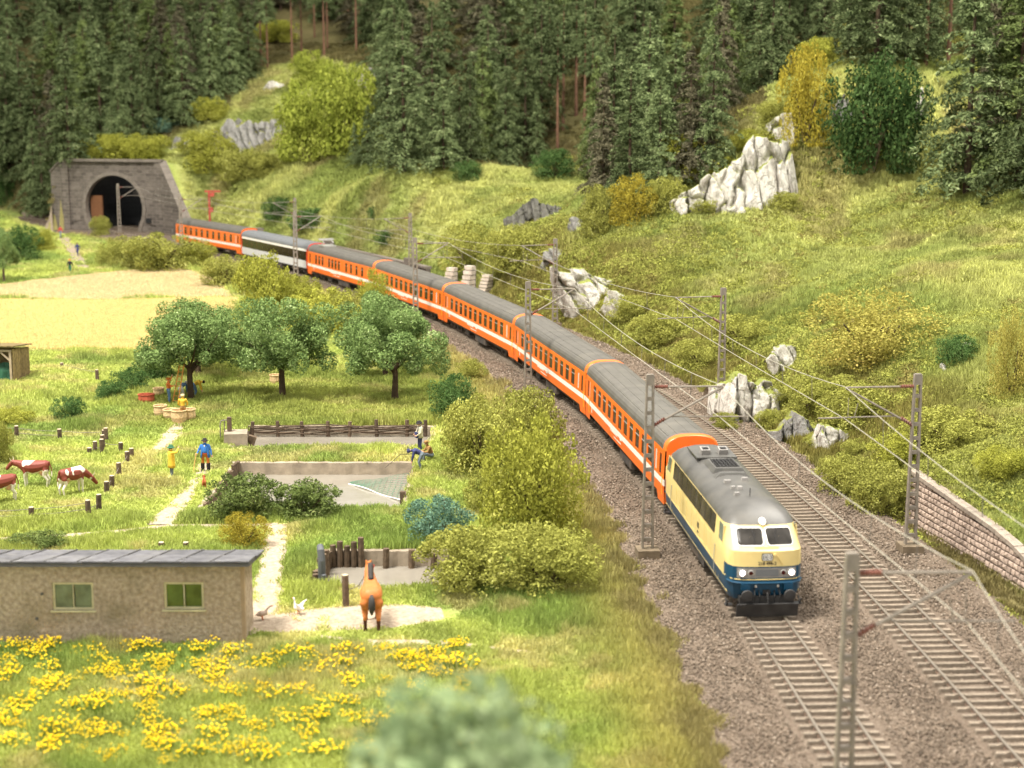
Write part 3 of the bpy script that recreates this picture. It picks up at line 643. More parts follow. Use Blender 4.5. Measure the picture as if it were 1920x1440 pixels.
# ---- tunnel portal
def brick_mat(name, c1, c2, mortar, sx, sy, bumpd=.05):
    m = bpy.data.materials.new(name); m.use_nodes = True; nt = m.node_tree; N = nt.nodes; L = nt.links; b = N['Principled BSDF']
    b.inputs['Roughness'].default_value = .92; b.inputs['Specular IOR Level'].default_value = .12
    tc = N.new('ShaderNodeTexCoord'); sp = N.new('ShaderNodeSeparateXYZ'); cb = N.new('ShaderNodeCombineXYZ')
    ad = N.new('ShaderNodeMath'); ad.operation = 'ADD'
    L.new(tc.outputs['Object'], sp.inputs[0]); L.new(sp.outputs['X'], ad.inputs[0]); L.new(sp.outputs['Y'], ad.inputs[1]); L.new(ad.outputs[0], cb.inputs['X']); L.new(sp.outputs['Z'], cb.inputs['Y'])
    br = N.new('ShaderNodeTexBrick'); br.inputs['Color1'].default_value = (*c1,1); br.inputs['Color2'].default_value = (*c2,1); br.inputs['Mortar'].default_value = (*mortar,1)
    br.inputs['Scale'].default_value = 1; br.inputs['Brick Width'].default_value = sx; br.inputs['Row Height'].default_value = sy; br.inputs['Mortar Size'].default_value = .035; br.inputs['Bias'].default_value = -.1
    L.new(cb.outputs[0], br.inputs['Vector'])
    nz = N.new('ShaderNodeTexNoise'); nz.inputs['Scale'].default_value = .8; nz.inputs['Detail'].default_value = 6; L.new(tc.outputs['Object'], nz.inputs['Vector'])
    mr = N.new('ShaderNodeMapRange'); mr.inputs['To Min'].default_value = .65; mr.inputs['To Max'].default_value = 1.35; hs = N.new('ShaderNodeHueSaturation')
    L.new(nz.outputs['Fac'], mr.inputs['Value']); L.new(mr.outputs[0], hs.inputs['Value']); L.new(br.outputs['Color'], hs.inputs['Color']); L.new(hs.outputs[0], b.inputs['Base Color'])
    bp = N.new('ShaderNodeBump'); bp.invert = True; bp.inputs['Distance'].default_value = bumpd; L.new(br.outputs['Fac'], bp.inputs['Height']); L.new(bp.outputs[0], b.inputs['Normal'])
    MATS[name] = m
brick_mat('portal_stone', (.165,.14,.118), (.095,.08,.068), (.22,.19,.16), 1.1, .55, .1)
mat('pale_stone', (.56,.48,.39), .9, vscale=1.5, var=.2, bump=.4, bscale=8); mat('arch_stone', (.165,.14,.115), .9, vscale=2, var=.2, bump=.3, bscale=8)
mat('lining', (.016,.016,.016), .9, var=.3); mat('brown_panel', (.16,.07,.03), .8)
port = thing('tunnel_portal', 'grey stone tunnel portal with round mouth at the forest edge', 'tunnel portal', PORT, PANG)
Wl, Wr, Ht, Rr, Cz = -9.4, 9.2, 11.2, 5.35, 3.6
b = MB(); n = 26; arc = []
for i in range(n + 1):
    a = math.pi * (1.22 - 1.44 * i / n); arc.append((Rr * math.cos(a), max(-.9, Cz + Rr * math.sin(a))))
arc[0] = (arc[0][0], -1.2); arc[-1] = (arc[-1][0], -1.2)
outer = []
for x, z in arc:                                       # matching points on the wall's outline
    if z < 1.0 and x < 0: outer.append((Wl, z))
    elif z < 1.0: outer.append((Wr, z))
    else:
        dx, dz = x, z - Cz; k = min([(Wr if dx > 0 else Wl) / dx if abs(dx) > 1e-6 else 1e9, (Ht - Cz) / dz if dz > 1e-6 else 1e9]); outer.append((dx * k, Cz + dz * k))
for (yy) in (0.0,):
    vs = [(x, 0, z) for x, z in arc] + [(x, 0, z) for x, z in outer]; m_ = len(arc)
    b.add(vs, [(i, i + 1, m_ + i + 1, m_ + i) for i in range(m_ - 1)])
    for q in ((Wl, Ht), (Wr, Ht)):                     # corner fill
        j = min(range(m_), key=lambda i: (outer[i][0] - q[0]) ** 2 + (outer[i][1] - q[1]) ** 2)
        for jj in (j - 1, j):
            if 0 <= jj < m_ - 1: b.add([(outer[jj][0],0,outer[jj][1]), (outer[jj+1][0],0,outer[jj+1][1]), (q[0],0,q[1])], [(0,1,2)])
b.build('face_wall', 'portal_stone', port)
b = MB()
for i in range(m_ - 1):                                # ring of arch stones, proud of the face
    (xa, za), (xb, zb) = arc[i], arc[i + 1]; f = 1.115
    def o_(x, z, k): return (x * k, Cz + (z - Cz) * k)
    A, B_, A2, B2 = (xa, za), (xb, zb), o_(xa, za, f), o_(xb, zb, f)
    b.add([(A[0],-.14,A[1]), (B_[0],-.14,B_[1]), (B2[0],-.14,B2[1]), (A2[0],-.14,A2[1]), (A[0],.9,A[1]), (B_[0],.9,B_[1]), (B2[0],.05,B2[1]), (A2[0],.05,A2[1])],
          [(0,1,2,3), (0,4,5,1), (3,2,6,7)])
b.build('arch_ring', 'arch_stone', port)
b = MB(); rs = []
for y in (.9, 8, 16, 26, 34): rs.append([(x * 1.02, y, z * 1.02) for x, z in arc])
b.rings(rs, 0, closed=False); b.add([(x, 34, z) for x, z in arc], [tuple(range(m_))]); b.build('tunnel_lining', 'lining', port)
MB().box((-4.2, 1.6, 2.4), (2.2, .3, 6.2)).build('inner_panel', 'brown_panel', port)
MB().box(((Wl+Wr)/2, -.12, Ht + .2), (Wr - Wl + .5, 1.2, .42)).build('coping', 'arch_stone', port)
for x in (Wl + .6, Wr - .6): MB().box((x, -.22, Ht/2 - .6), (1.15, .5, Ht + 1.1)).build('pilaster', 'portal_stone', port)
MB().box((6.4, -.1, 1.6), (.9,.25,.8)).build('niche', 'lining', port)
def wing(p0, z0, p1, z1, name):
    p0 = Vector(p0); p1 = Vector(p1); t = (p1 - p0).normalized(); nn = Vector((t.y, -t.x, 0)) * .45
    b = MB(); b.add([p0 - nn + Vector((0,0,-2)), p0 + nn + Vector((0,0,-2)), p0 + nn + Vector((0,0,z0)), p0 - nn + Vector((0,0,z0)), p1 - nn + Vector((0,0,-2)), p1 + nn + Vector((0,0,-2)), p1 + nn + Vector((0,0,z1)), p1 - nn + Vector((0,0,z1))],
          [(0,1,2,3), (4,7,6,5), (0,4,5,1), (1,5,6,2), (2,6,7,3), (3,7,4,0)]); b.build('wing_wall', 'portal_stone', port)
    k = 9
    for i in range(k):
        a, c = i / k, (i + .96) / k; A = p0.lerp(p1, a) + Vector((0,0,z0 + (z1-z0)*a + .02)); B2 = p0.lerp(p1, c) + Vector((0,0,z0 + (z1-z0)*c + .02)); n2 = nn * 1.5; up = Vector((0,0,.32))
        MB().add([A - n2, A + n2, B2 + n2, B2 - n2, A - n2 + up, A + n2 + up, B2 + n2 + up, B2 - n2 + up], [(0,3,2,1), (4,5,6,7), (0,1,5,4), (1,2,6,5), (2,3,7,6), (3,0,4,7)]).build('coping_stone', 'arch_stone', port)
wing((Wr + .1, 0, 0), Ht - .1, (16.8, -6.0, 0), 2.2, 'r')
wing((Wl - .1, .3, 0), Ht - .1, (-12.4, 1.6, 0), 9.2, 'l')

# ---- stone retaining wall on the right, stone by stone
mat('wall_stone', (.36,.275,.22), .9, vscale=3, var=.2, bump=.6, bscale=9, dist=.06, rand=.22, spec=.15); mat('wall_joint', (.10,.075,.06), .95); mat('wall_cap', (.27,.22,.175), .9, vscale=3, var=.2, bump=.5, bscale=9, rand=.15)
WA, WB = Vector((20.0, 77.0, 0)), Vector((24.9, 50.0, 0)); wl_ = (WB - WA).length; wt = (WB - WA).normalized(); wn = Vector((-wt.y, wt.x, 0)); wn = wn if wn.x < 0 else -wn
def walltop(s): return float(wall_top(s))
sw = thing('retaining_wall', 'coursed pinkish stone retaining wall at the foot of the right-hand slope', 'wall', WA)
lean = .18
b = MB()
for i in range(14):
    s0, s1 = wl_ * i / 14, wl_ * (i + 1) / 14; A = wt * s0; B2 = wt * s1
    za, zb = walltop(s0) - .1, walltop(s1) - .1
    def q(P, z): return P + wn * (-.12 - lean * (z + .6)) + Vector((0,0,z))
    b.add([q(A,-.8), q(B2,-.8), q(B2,zb), q(A,za), q(A,za) - wn*.8, q(B2,zb) - wn*.8], [(0,1,2,3), (3,2,5,4)])
b.build('backing', 'wall_joint', sw)
stone_mes = []
for k in range(8):
    b = MB(); r_ = random.Random(k); vs = []
    for x, z in ((-.5,-.5),(.5,-.5),(.5,.5),(-.5,.5)): vs.append(((x + r_.uniform(-.03,.03)), .12, z))
    for x, z in ((-.42,-.4),(.42,-.4),(.42,.4),(-.42,.4)): vs.append((x + r_.uniform(-.06,.06), r_.uniform(-.06,0), z + r_.uniform(-.06,.06)))
    vs.append((r_.uniform(-.1,.1), -.09 + r_.uniform(-.03,.02), r_.uniform(-.1,.1)))
    b.add(vs, [(0,1,5,4),(1,2,6,5),(2,3,7,6),(3,0,4,7),(4,5,8),(5,6,8),(6,7,8),(7,4,8)]); m2 = b.mesh('stone'); m2.materials.append(MATS['wall_stone']); stone_mes.append(m2)
ang_w = math.atan2(wt.y, wt.x)
cnt = 0; row = 0; z = -.75
while z < 1.8:
    rh = .27; s = random.uniform(0, .3)
    while s < wl_ - .2 and cnt < 300:
        w_ = random.uniform(.28,.46)
        if z + rh < walltop(s + w_/2) and s + w_ < 13.4:
            zc = z + rh/2; P = wt * (s + w_/2) + wn * (-.1 - lean * (zc + .6)) + Vector((0,0,zc))
            o = bpy.data.objects.new('stone', random.choice(stone_mes)); C.objects.link(o); o.parent = sw; o.location = P; o.rotation_euler = (R(-10), 0, ang_w); o.scale = (w_ * .96, 1, rh * .93); cnt += 1
        s += w_
    z += rh
s = 0.0
while s < wl_:
    w_ = random.uniform(.5,.8); P = wt * (s + w_/2) + wn * (-.18 - lean * (walltop(s) + .6)) + Vector((0,0,walltop(s + w_/2) - .02))
    sl = math.atan2(walltop(s + w_) - walltop(s), w_)
    MB().box((0,0,0), (w_*.95,.5,.2), rot=(0,-sl,0)).build('coping_stone', 'wall_cap', sw, P, (0, 0, ang_w)); s += w_

# ---- low dark wall beside the far track, with piers, and stepped buttresses
tw = thing('trackside_wall', 'long low dark stone wall behind the far coaches', 'wall')
b = MB(); cpb = MB(); prev = None
for y in np.arange(181, 246, 1.5):
    p, t = tpos(s_of_y(y), TRK2 + 4.6); n2 = Vector((t.y, -t.x, 0))
    prof = [p + n2 * -.3 + Vector((0,0,-.8)), p + n2 * -.3 + Vector((0,0,1.45)), p + n2 * .3 + Vector((0,0,1.45)), p + n2 * .3 + Vector((0,0,-.8))]
    prof2 = [p + n2 * -.45 + Vector((0,0,1.45)), p + n2 * -.45 + Vector((0,0,1.7)), p + n2 * .45 + Vector((0,0,1.7)), p + n2 * .45 + Vector((0,0,1.45))]
    b.f += []; prev = (b, prof); b.v += [tuple(v) for v in prof]; cpb.v += [tuple(v) for v in prof2]
nn_ = len(b.v) // 4
for q in (b, cpb):
    for i in range(nn_ - 1):
        for k in range(4): q.f.append((i*4+k, i*4+(k+1)%4, i*4+4+(k+1)%4, i*4+4+k)); q.m.append(0)
    q.f += [(0,1,2,3), tuple((nn_-1)*4 + k for k in (3,2,1,0))]; q.m += [0, 0]
b.build('wall', 'portal_stone', tw); cpb.build('coping', 'arch_stone', tw)
for y in (186, 209, 229):
    p, t = tpos(s_of_y(y), TRK2 + 4.55); MB().box((0,0,.75), (1.0,1.5,3.0)).build('pier', 'arch_stone', tw, p, (0,0,math.atan2(t.y,t.x)-math.pi/2))
for i, (px_, py_, Y, nm) in enumerate(((838,478,166,'pale stepped stone buttress nearest the catenary mast'), (872,484,164,'pale stepped stone buttress beside the hedge mound'), (905,476,168,'small pale stone pier half hidden by the hedge mound'))):
    p = aty(px_, py_, Y); g = h1(p.x, p.y); bt = thing('stone_buttress', nm, 'buttress', (p.x, p.y, g - .4), R(-35))
    hh = (4.2, 4.6, 3.2)[i]
    for k in range(9):
        z0 = k * hh / 9; MB().box((0, .11 * k, z0 + hh/18), (1.0 + .05*(k%2), 1.9 - .15 * k, hh/9 - .10), rot=(0,0,random.uniform(-.04,.04))).build('block', 'pale_stone', bt)
    MB().box((0, .95, hh/2 - .3), (.86, .8, hh - .4)).build('core', 'arch_stone', bt)
# ================================================================== THE TRAIN
mat('orange', (.82,.15,.012), .38, var=.04, spec=.5, stain=((.62,.13,.025), .6, .55, .8, .35)); mat('stripe_white', (.80,.74,.66), .4, var=.03); mat('coach_roof', (.105,.096,.08), .5, var=.12, vscale=1.2, spec=.4, stain=((.16,.145,.115), .5, .5, .72, .55))
mat('coach_glass', (.035,.024,.017), .16, var=.5, vscale=.8, spec=.22); mat('frosted', (.55,.5,.42), .3, var=.05); mat('alu', (.6,.58,.54), .35, metal=.6, var=.05)
mat('underframe', (.06,.052,.046), .75, var=.3, stain=((.13,.095,.065), 1.2, .48, .68, .7)); mat('wheel_steel', (.10,.085,.07), .5, metal=.5); mat('black_rubber', (.02,.02,.02), .8)
mat('light_grey', (.60,.59,.57), .4, var=.04); mat('mid_grey', (.16,.165,.17), .45, var=.05); mat('red_end', (.75,.05,.02), .4); mat('yellow_rail', (.85,.5,.05), .4)
mat('cream', (.70,.54,.215), .38, var=.03, spec=.5); mat('ocean_blue', (.006,.055,.11), .35, var=.08, spec=.5); mat('loco_roof', (.088,.083,.074), .42, var=.15, vscale=1.5, spec=.45, stain=((.14,.125,.10), .7, .5, .72, .5))
mat('loco_glass', (.04,.036,.032), .14, var=.5, vscale=1.2, spec=.15); mat('cab_glass', (.16,.19,.15), .12, var=.25); mat('dark_metal', (.035,.033,.032), .55, var=.3); mat('white_rim', (.85,.82,.76), .4)
mat('head_lamp', (1,1,1), .3, emit=(1,.86,.78), estr=9); mat('top_lamp', (.9,.88,.8), .3, emit=(1,.92,.75), estr=1.6); mat('tail_lamp', (.06,.012,.01), .25); mat('grey_panel', (.28,.26,.24), .5); mat('lettering_black', (.03,.03,.03), .6)
HW, ZB, ZE, ZT = 1.42, .92, 3.26, 4.06
def side_x(z):                                         # gentle tumblehome of the coach side
    return HW - .05 * max(0, (z - 2.0) / 1.26) ** 2 - .03 * max(0, (1.3 - z))
COACH_MESH = {}
def shared(key, fn, mats):
    if key not in COACH_MESH:
        me = fn().mesh(key)
        for m in (mats if isinstance(mats, list) else [mats]): me.materials.append(MATS[m])
        COACH_MESH[key] = me
    return COACH_MESH[key]
def wall_band(b, sx, y0, y1, z0, z1, holes, m=0):
    """side wall between z0..z1 with rectangular openings (ya,yb,za,zb), plus reveals"""
    ys_ = sorted({y0, y1} | {v for h in holes for v in h[:2]}); zs = sorted({z0, z1} | {v for h in holes for v in h[2:]})
    for i in range(len(ys_) - 1):
        for j in range(len(zs) - 1):
            yc, zc = (ys_[i] + ys_[i+1]) / 2, (zs[j] + zs[j+1]) / 2
            if any(h[0] < yc < h[1] and h[2] < zc < h[3] for h in holes): continue
            b.add([(sx*side_x(z), y, z) for y, z in ((ys_[i],zs[j]), (ys_[i+1],zs[j]), (ys_[i+1],zs[j+1]), (ys_[i],zs[j+1]))], [(0,1,2,3)], m)
    for ya, yb, za, zb in holes:
        o = [(sx*side_x(z), y, z) for y, z in ((ya,za),(yb,za),(yb,zb),(ya,zb))]; i_ = [(sx*(side_x(z)-.035), y, z) for y, z in ((ya,za),(yb,za),(yb,zb),(ya,zb))]
        b.add(o + i_, [(k, (k+1) % 4, 4 + (k+1) % 4, 4 + k) for k in range(4)], m)
def roof_prof(n=14, lift=0.0):
    pts = []
    for k in range(n + 1):
        a = math.pi * k / n; x = -(side_x(ZE) + lift) * math.copysign(abs(math.cos(a)) ** .72, math.cos(a)); z = ZE + (ZT + lift - ZE) * abs(math.sin(a)) ** .8; pts.append((x, z))
    return pts
def wheelset(parent, y, gauge=.755, r=.46, name='wheel'):
    for sx in (-1, 1):
        me = shared('wheel', lambda: MB().lathe([(.12,-.09),(.34,-.07),(.36,-.04),(.46,-.05),(.5,.04),(.5,.07),(.44,.08),(.1,.08)], ax='x', n=14), 'wheel_steel')
        o = ob('wheel', me, parent, loc=(sx * gauge, y, r)); o.scale = (sx if sx < 0 else 1, 1, 1)
def bogie(parent, y, wb=1.25):
    me = shared('bogie%d' % int(wb*100), lambda: MB().box((.98,0,.62),(.14,wb*2+.9,.2)).box((-.98,0,.62),(.14,wb*2+.9,.2)).box((0,0,.66),(1.9,.5,.3)).box((1.02,wb,.5),(.2,.34,.34)).box((1.02,-wb,.5),(.2,.34,.34)).box((-1.02,wb,.5),(.2,.34,.34)).box((-1.02,-wb,.5),(.2,.34,.34)).box((1.02,0,.74),(.22,.7,.3)).box((-1.02,0,.74),(.22,.7,.3)), 'underframe')
    o = ob('bogie', me, parent, loc=(0, y, 0))
    for dy in (-wb, wb): wheelset(o, dy)
    return o
def coach(label, loc, rz, Lc, wins, style='orange', front_arch=True):
    """wins: list of (centre y in half-lengths -1..1, width, frosted)"""
    root = thing('railway_coach', label, 'train coach', loc, rz, 'coaches of the train'); h = Lc / 2 - .12
    z_w0, z_w1 = 1.95, 3.0; zs0, zs1 = 1.46, 1.78
    wl = [(c * h, w, fr) for c, w, fr in wins]
    doors = [(-h + .95, -1), (h - .95, 1)]
    col = 'orange' if style == 'orange' else 'light_grey'
    for sx in (-1, 1):
        if style == 'orange':
            holes = [(y - w/2, y + w/2, z_w0, z_w1) for y, w, fr in wl] + [(y - .24, y + .24, z_w0 - .02, z_w1 - .02) for y, _ in doors]
            def f(): 
                b = MB(); wall_band(b, sx, -h, h, zs1, ZE, holes); wall_band(b, sx, -h, h, ZB, zs0, [])
                for e in (-1, 1):                       # deeper skirt at the doors
                    b.add([(sx*side_x(z), e*y, z) for y, z in ((h,.5),(h-1.45,.5),(h-1.65,ZB),(h,ZB))], [(0,1,2,3)])
                return b
            key = '%s_side%d_%d_%.2f_%d' % (style, len(wl), sx, Lc, int(100*sum(c for c,_,_ in wins)) + int(1000*sum(w for _,w,_ in wins)))
            ob('side_wall', shared(key, f, col), root)
            ob('white_stripe', shared('stripe%d_%.2f' % (sx, Lc), lambda: MB().box((sx*(side_x(1.64)+.004-.03), 0, (zs0+zs1)/2), (.06, 2*h, zs1-zs0)), 'stripe_white'), root)
            for y, w, fr in wl:
                def g(w=w):
                    b = MB(); b.add([(sx*(side_x(z)-.025), y_, z) for y_, z in ((-w/2,z_w0),(w/2,z_w0),(w/2,z_w1),(-w/2,z_w1))], [(0,1,2,3)]); return b
                o = ob('window', shared('pane%d_%.2f_%d' % (sx, w, fr), g, 'frosted' if fr else 'coach_glass'), root, loc=(0, y, 0))
                if not fr:
                    def bar(w=w): return MB().box((sx*(side_x(2.7)-.015), 0, 2.7), (.03, w, .03))
                    ob('sash', shared('sash%d_%.2f' % (sx, w), bar, 'alu'), o)
            for y, e in doors:
                def d():
                    b = MB(); w = .62
                    for y0, y1, z0, z1 in ((-w,-w+.03,.75,3.1),(w-.03,w,.75,3.1),(-w,w,3.07,3.1)): b.add([(sx*(side_x(z)+.008), y_, z) for y_, z in ((y0,z0),(y1,z0),(y1,z1),(y0,z1))], [(0,1,2,3)])
                    return b
                dr = ob('door', shared('doorf%d' % sx, d, 'orange'), root, loc=(0, y, 0))
                ob('window', shared('doorpane%d' % sx, lambda: MB().add([(sx*(side_x(z)-.025), y_, z) for y_, z in ((-.24,z_w0-.02),(.24,z_w0-.02),(.24,z_w1-.02),(-.24,z_w1-.02))], [(0,1,2,3)]), 'coach_glass'), dr)
                ob('handrail', shared('hrail%d' % sx, lambda: MB().tube([(sx*(side_x(1.9)+.04),.72,1.0),(sx*(side_x(1.9)+.07),.72,1.5),(sx*(side_x(2)+.04),.72,2.0)], .022, 5), 'yellow_rail'), dr)
            # small white lettering below and on the stripe, too small to read
            def lt():
                b = MB(); r_ = random.Random(4); y = -.2
                b.box((sx*(side_x(1.45)+.004), .9, 1.46), (.012,.5,.18))
                while y > -2.2: w = r_.uniform(.08,.2); b.box((sx*(side_x(1.4)+.004), y, 1.41), (.012,w,.12)); y -= w + .07
                y = .9
                while y > -1.2: w = r_.uniform(.05,.12); b.box((sx*(side_x(1.15)+.004), y, 1.16), (.012,w,.07)); y -= w + .06
                return b
            ob('lettering', shared('lettering%d' % sx, lt, 'stripe_white'), root, loc=(0, -.6 if sx > 0 else .6, 0))
            MBm = shared('class_mark%d' % sx, lambda: MB().box((sx*(side_x(1.4)+.006), 0, 1.3), (.014,.16,.34)), 'stripe_white'); ob('class_mark', MBm, root, loc=(0, -h + 2.4, 0))
        else:
            g0, g1 = 1.86, 3.0
            def f(): b = MB(); wall_band(b, sx, -h + .35, h - .35, ZB, g0, []); return b
            ob('side_wall', shared('gs%d_%.1f' % (sx, Lc), f, 'light_grey'), root)
            def f2(): b = MB(); wall_band(b, sx, -h + .35, h - .35, g1, ZE, []); return b
            ob('cant_rail', shared('gc%d_%.1f' % (sx, Lc), f2, 'stripe_white'), root)
            nw = 12; ww = (2 * h - .8) / nw
            for k in range(nw):
                y = -h + .4 + ww * (k + .5)
                ob('window', shared('gw%d_%.1f' % (sx, Lc), lambda: MB().add([(sx*(side_x(z)-.012), y_, z) for y_, z in ((-ww/2+.012,g0),(ww/2-.012,g0),(ww/2-.012,g1),(-ww/2+.012,g1))], [(0,1,2,3)]), 'coach_glass'), root, loc=(0, y, 0))
            for e in (-1, 1):
                ob('door', shared('gd%d%d_%.1f' % (sx, e, Lc), lambda: MB().add([(sx*(side_x(z)-.003), e*y_, z) for y_, z in ((h-.35,ZB),(h,ZB),(h,ZE),(h-.35,ZE))], [(0,1,2,3)]), 'red_end'), root)
            if sx < 0: ob('emblem', shared('emb', lambda: MB().box((-(side_x(1.4)+.004), 0, 1.42), (.012,.5,.3)), 'red_end'), root, loc=(0, -h*.62, 0))
    def rf():
        b = MB(); rs = []
        for y, k in ((-h, .96), (-h + .12, 1), (h - (.42 if front_arch else .12), 1), (h - (.40 if front_arch else 0), 1 if front_arch else .96)):
            rs.append([(x * (k if abs(x) > .1 else 1), y, ZE + (z - ZE) * k) for x, z in roof_prof()])
        b.rings(rs, 0, closed=False)
        for x in (-1.05, -.62, 0, .62, 1.05):          # roof seams
            zz = float(np.interp(x, [p[0] for p in roof_prof(40)], [p[1] for p in roof_prof(40)])); b.box((x, -.2, zz - .005), (.03, 2*h - 1.2, .03))
        for y in (-h + .9, h - 1.0): b.rings([[(x * 1.004, y + dy, ZE + (z - ZE) * 1.006) for x, z in roof_prof()] for dy in (-.03, .03)], 0, closed=False)
        return b
    ob('roof', shared('roof_%s_%.2f_%d' % (style, Lc, front_arch), rf, 'coach_roof' if style == 'orange' else 'mid_grey'), root, smooth=False)
    if front_arch:
        def ar():
            b = MB(); rs = []
            for y, k in ((h - .42, 1.01), (h - .38, 1.02), (h - .2, 1.02), (h - .06, 1.0), (h, .95)): rs.append([(x * k, y, ZE + (z - ZE) * k) for x, z in roof_prof()])
            b.rings(rs, 0, closed=False); return b
        ob('end_arch', shared('arch_%.2f' % Lc, ar, 'orange'), root, smooth=True)
    for e in (-1, 1):
        def ew(): 
            P = [(x * .95, ZE + (z - ZE) * .95) for x, z in roof_prof()]; b = MB(); pts = [(x, e*h, z) for x, z in P] + [(side_x(.6), e*h, .55), (-side_x(.6), e*h, .55)]
            b.add(pts, [tuple(range(len(pts)))]); b.box((0, e*(h+.1), 2.2), (1.1,.22,2.3)); return b
        ob('end_wall', shared('end_%s_%d_%.2f' % (style, e, Lc), ew, 'orange' if style == 'orange' else 'red_end'), root)
        bg_ = bogie(root, e * (h - 3.2))
    ob('underframe', shared('under_%.2f' % Lc, lambda: MB().box((0,0,.8), (2.5, 2*h - 1, .22)).box((.55,1.2,.5),(1.5,3.4,.5)).box((-.55,-1.6,.5),(1.5,2.6,.5)).box((0,-4.2,.48),(2.2,1.4,.5)), 'underframe'), root)
    return root
def place(s0, Lc):
    p0, _ = tpos(s0); p1, _ = tpos(s0 + Lc); mid = (p0 + p1) / 2; d = p0 - p1     # local +Y looks toward the locomotive
    return mid, math.atan2(d.y, d.x) - math.pi / 2
SF = s_of_y(59.6)                                      # buffers of the locomotive
# eleven windows with a frosted one by each vestibule
def win_row(n=11, c0=-.72, c1=.70, w=1.0): return [(c0 + (c1 - c0) * k / (n - 1), w, 0) for k in range(n)] + [(-.87 if c0 > -.8 else -.86, .34, 1), (.83, .42, 1)]
LENS = [23.75, 23.95, 24.2, 24.2, 23.9, 24.6, 24.6]
LABEL = ['orange coach with grey roof coupled directly behind the cream and blue locomotive', 'orange coach, second behind the locomotive, beside the latticed mast', 'orange coach, third behind the locomotive, above the stony embankment',
         'orange coach, fourth behind the locomotive, partly hidden by orchard trees', 'orange dining coach with blank wall panels and a pantograph on its roof', 'light grey panorama coach with dark glass band and white roof edge', 'last orange coach of the train, nearest the tunnel mouth']
s = SF + 15.95
for k, Lc in enumerate(LENS):
    loc, rz = place(s, Lc)
    if k == 5: coach(LABEL[k], loc, rz, Lc, [], 'grey', False)
    elif k == 4:
        w = [(-.72 + .105 * j, .72, 0) for j in range(3)] + [(-.3 + .1 * j, .72, 0) for j in range(4)] + [(.22, .72, 0), (.36, .72, 0), (.52, .72, 0), (.68,.72,0)]
        r = coach(LABEL[k], loc, rz, Lc, w, front_arch=True)
        pg = MB(); y0 = -7.9
        for x in (-.6,.6): pg.tube([(x, y0 - 1.3, 4.15), (x, y0 + .2, 4.5), (x * .9, y0 - 1.0, 4.85)], .05, 5)
        pg.tube([(-.95, y0 - 1.0, 4.88), (.95, y0 - 1.0, 4.88)], .06, 5); pg.tube([(-.95, y0 - .6, 4.8), (.95, y0 - .6, 4.8)], .06, 5); pg.box((0, y0 - .5, 4.12), (1.6, 2.2, .12))
        pg.build('pantograph', 'alu', r)
    elif k == 6: coach(LABEL[k], loc, rz, Lc, [(-.68 + .175 * j, .85, 0) for j in range(9)] + [(-.86,.3,1), (.86,.3,1)], front_arch=False)
    else: coach(LABEL[k], loc, rz, Lc, win_row())
    s += Lc

# ---- locomotive
loc, rz = place(SF - .25, 16.0)
lo = thing('locomotive', 'cream and dark blue diesel locomotive with grey roof and lit headlights', 'locomotive', loc, rz, None, (1.0, 1.03, 1.0))
LV = [(.66,1.40,7.45), (1.0,1.52,7.62), (1.48,1.55,7.66), (2.08,1.55,7.66), (2.70,1.55,7.60), (2.78,1.53,7.46), (3.52,1.47,6.62), (3.6,1.45,6.52), (3.82,1.31,6.2), (4.02,1.05,5.8), (4.18,.68,5.4), (4.26,.3,5.05)]
def outline(w, yf):
    q = [(w, 0), (w, yf - 5), (w, yf - 2.3), (w, yf - .95), (w * .965, yf - .5), (w * .86, yf - .2), (w * .66, yf - .06), (w * .33, yf - .01), (0, yf)]
    top = q + [(-x, y) for x, y in reversed(q[:-1])]; return top + [(x, -y) for x, y in reversed(top[1:-1])]
OUT = [[(x, y, z) for x, y in outline(w, yf)] for z, w, yf in LV]
def lev(z): return (float(np.interp(z, [l[0] for l in LV], [l[1] for l in LV])), float(np.interp(z, [l[0] for l in LV], [l[2] for l in LV])))
cre, blu, rof = MB(), MB(), MB(); n = len(OUT[0])
for j in range(len(LV) - 1):
    zc = (LV[j][0] + LV[j+1][0]) / 2
    for k in range(n):
        a, b2 = OUT[j][k], OUT[j][(k+1) % n]; c, d = OUT[j+1][(k+1) % n], OUT[j+1][k]; ym = abs((a[1] + b2[1]) / 2)
        tgt = rof if zc > 3.52 else (blu if (zc < 1.48 or (zc < 2.08 and ym > 6.1)) else cre)
        tgt.add([a, b2, c, d], [(0,1,2,3)])
rof.add(OUT[-1], [tuple(range(n))]); blu.add(OUT[0], [tuple(reversed(range(n)))])
cre.build('upper_body', 'cream', lo); blu.build('lower_body', 'ocean_blue', lo)
def weld(o):
    bm = bmesh.new(); bm.from_mesh(o.data); bmesh.ops.remove_doubles(bm, verts=bm.verts, dist=.0005); bmesh.ops.recalc_face_normals(bm, faces=bm.faces); bm.to_mesh(o.data); bm.free()
    o.data.polygons.foreach_set('use_smooth', [True] * len(o.data.polygons)); return o
roof_o = weld(rof.build('roof', 'loco_roof', lo))
for o in (x for x in lo.children if x.name.startswith(('upper_body', 'lower_body'))):
    weld(o); md = o.modifiers.new('edge', 'EDGE_SPLIT'); md.split_angle = R(28)
def fy(x, z):                                          # front surface at lateral x, height z
    w, yf = lev(z); q = outline(w, yf)[3:9]; return float(np.interp(abs(x), [p[0] for p in reversed(q)], [p[1] for p in reversed(q)]))
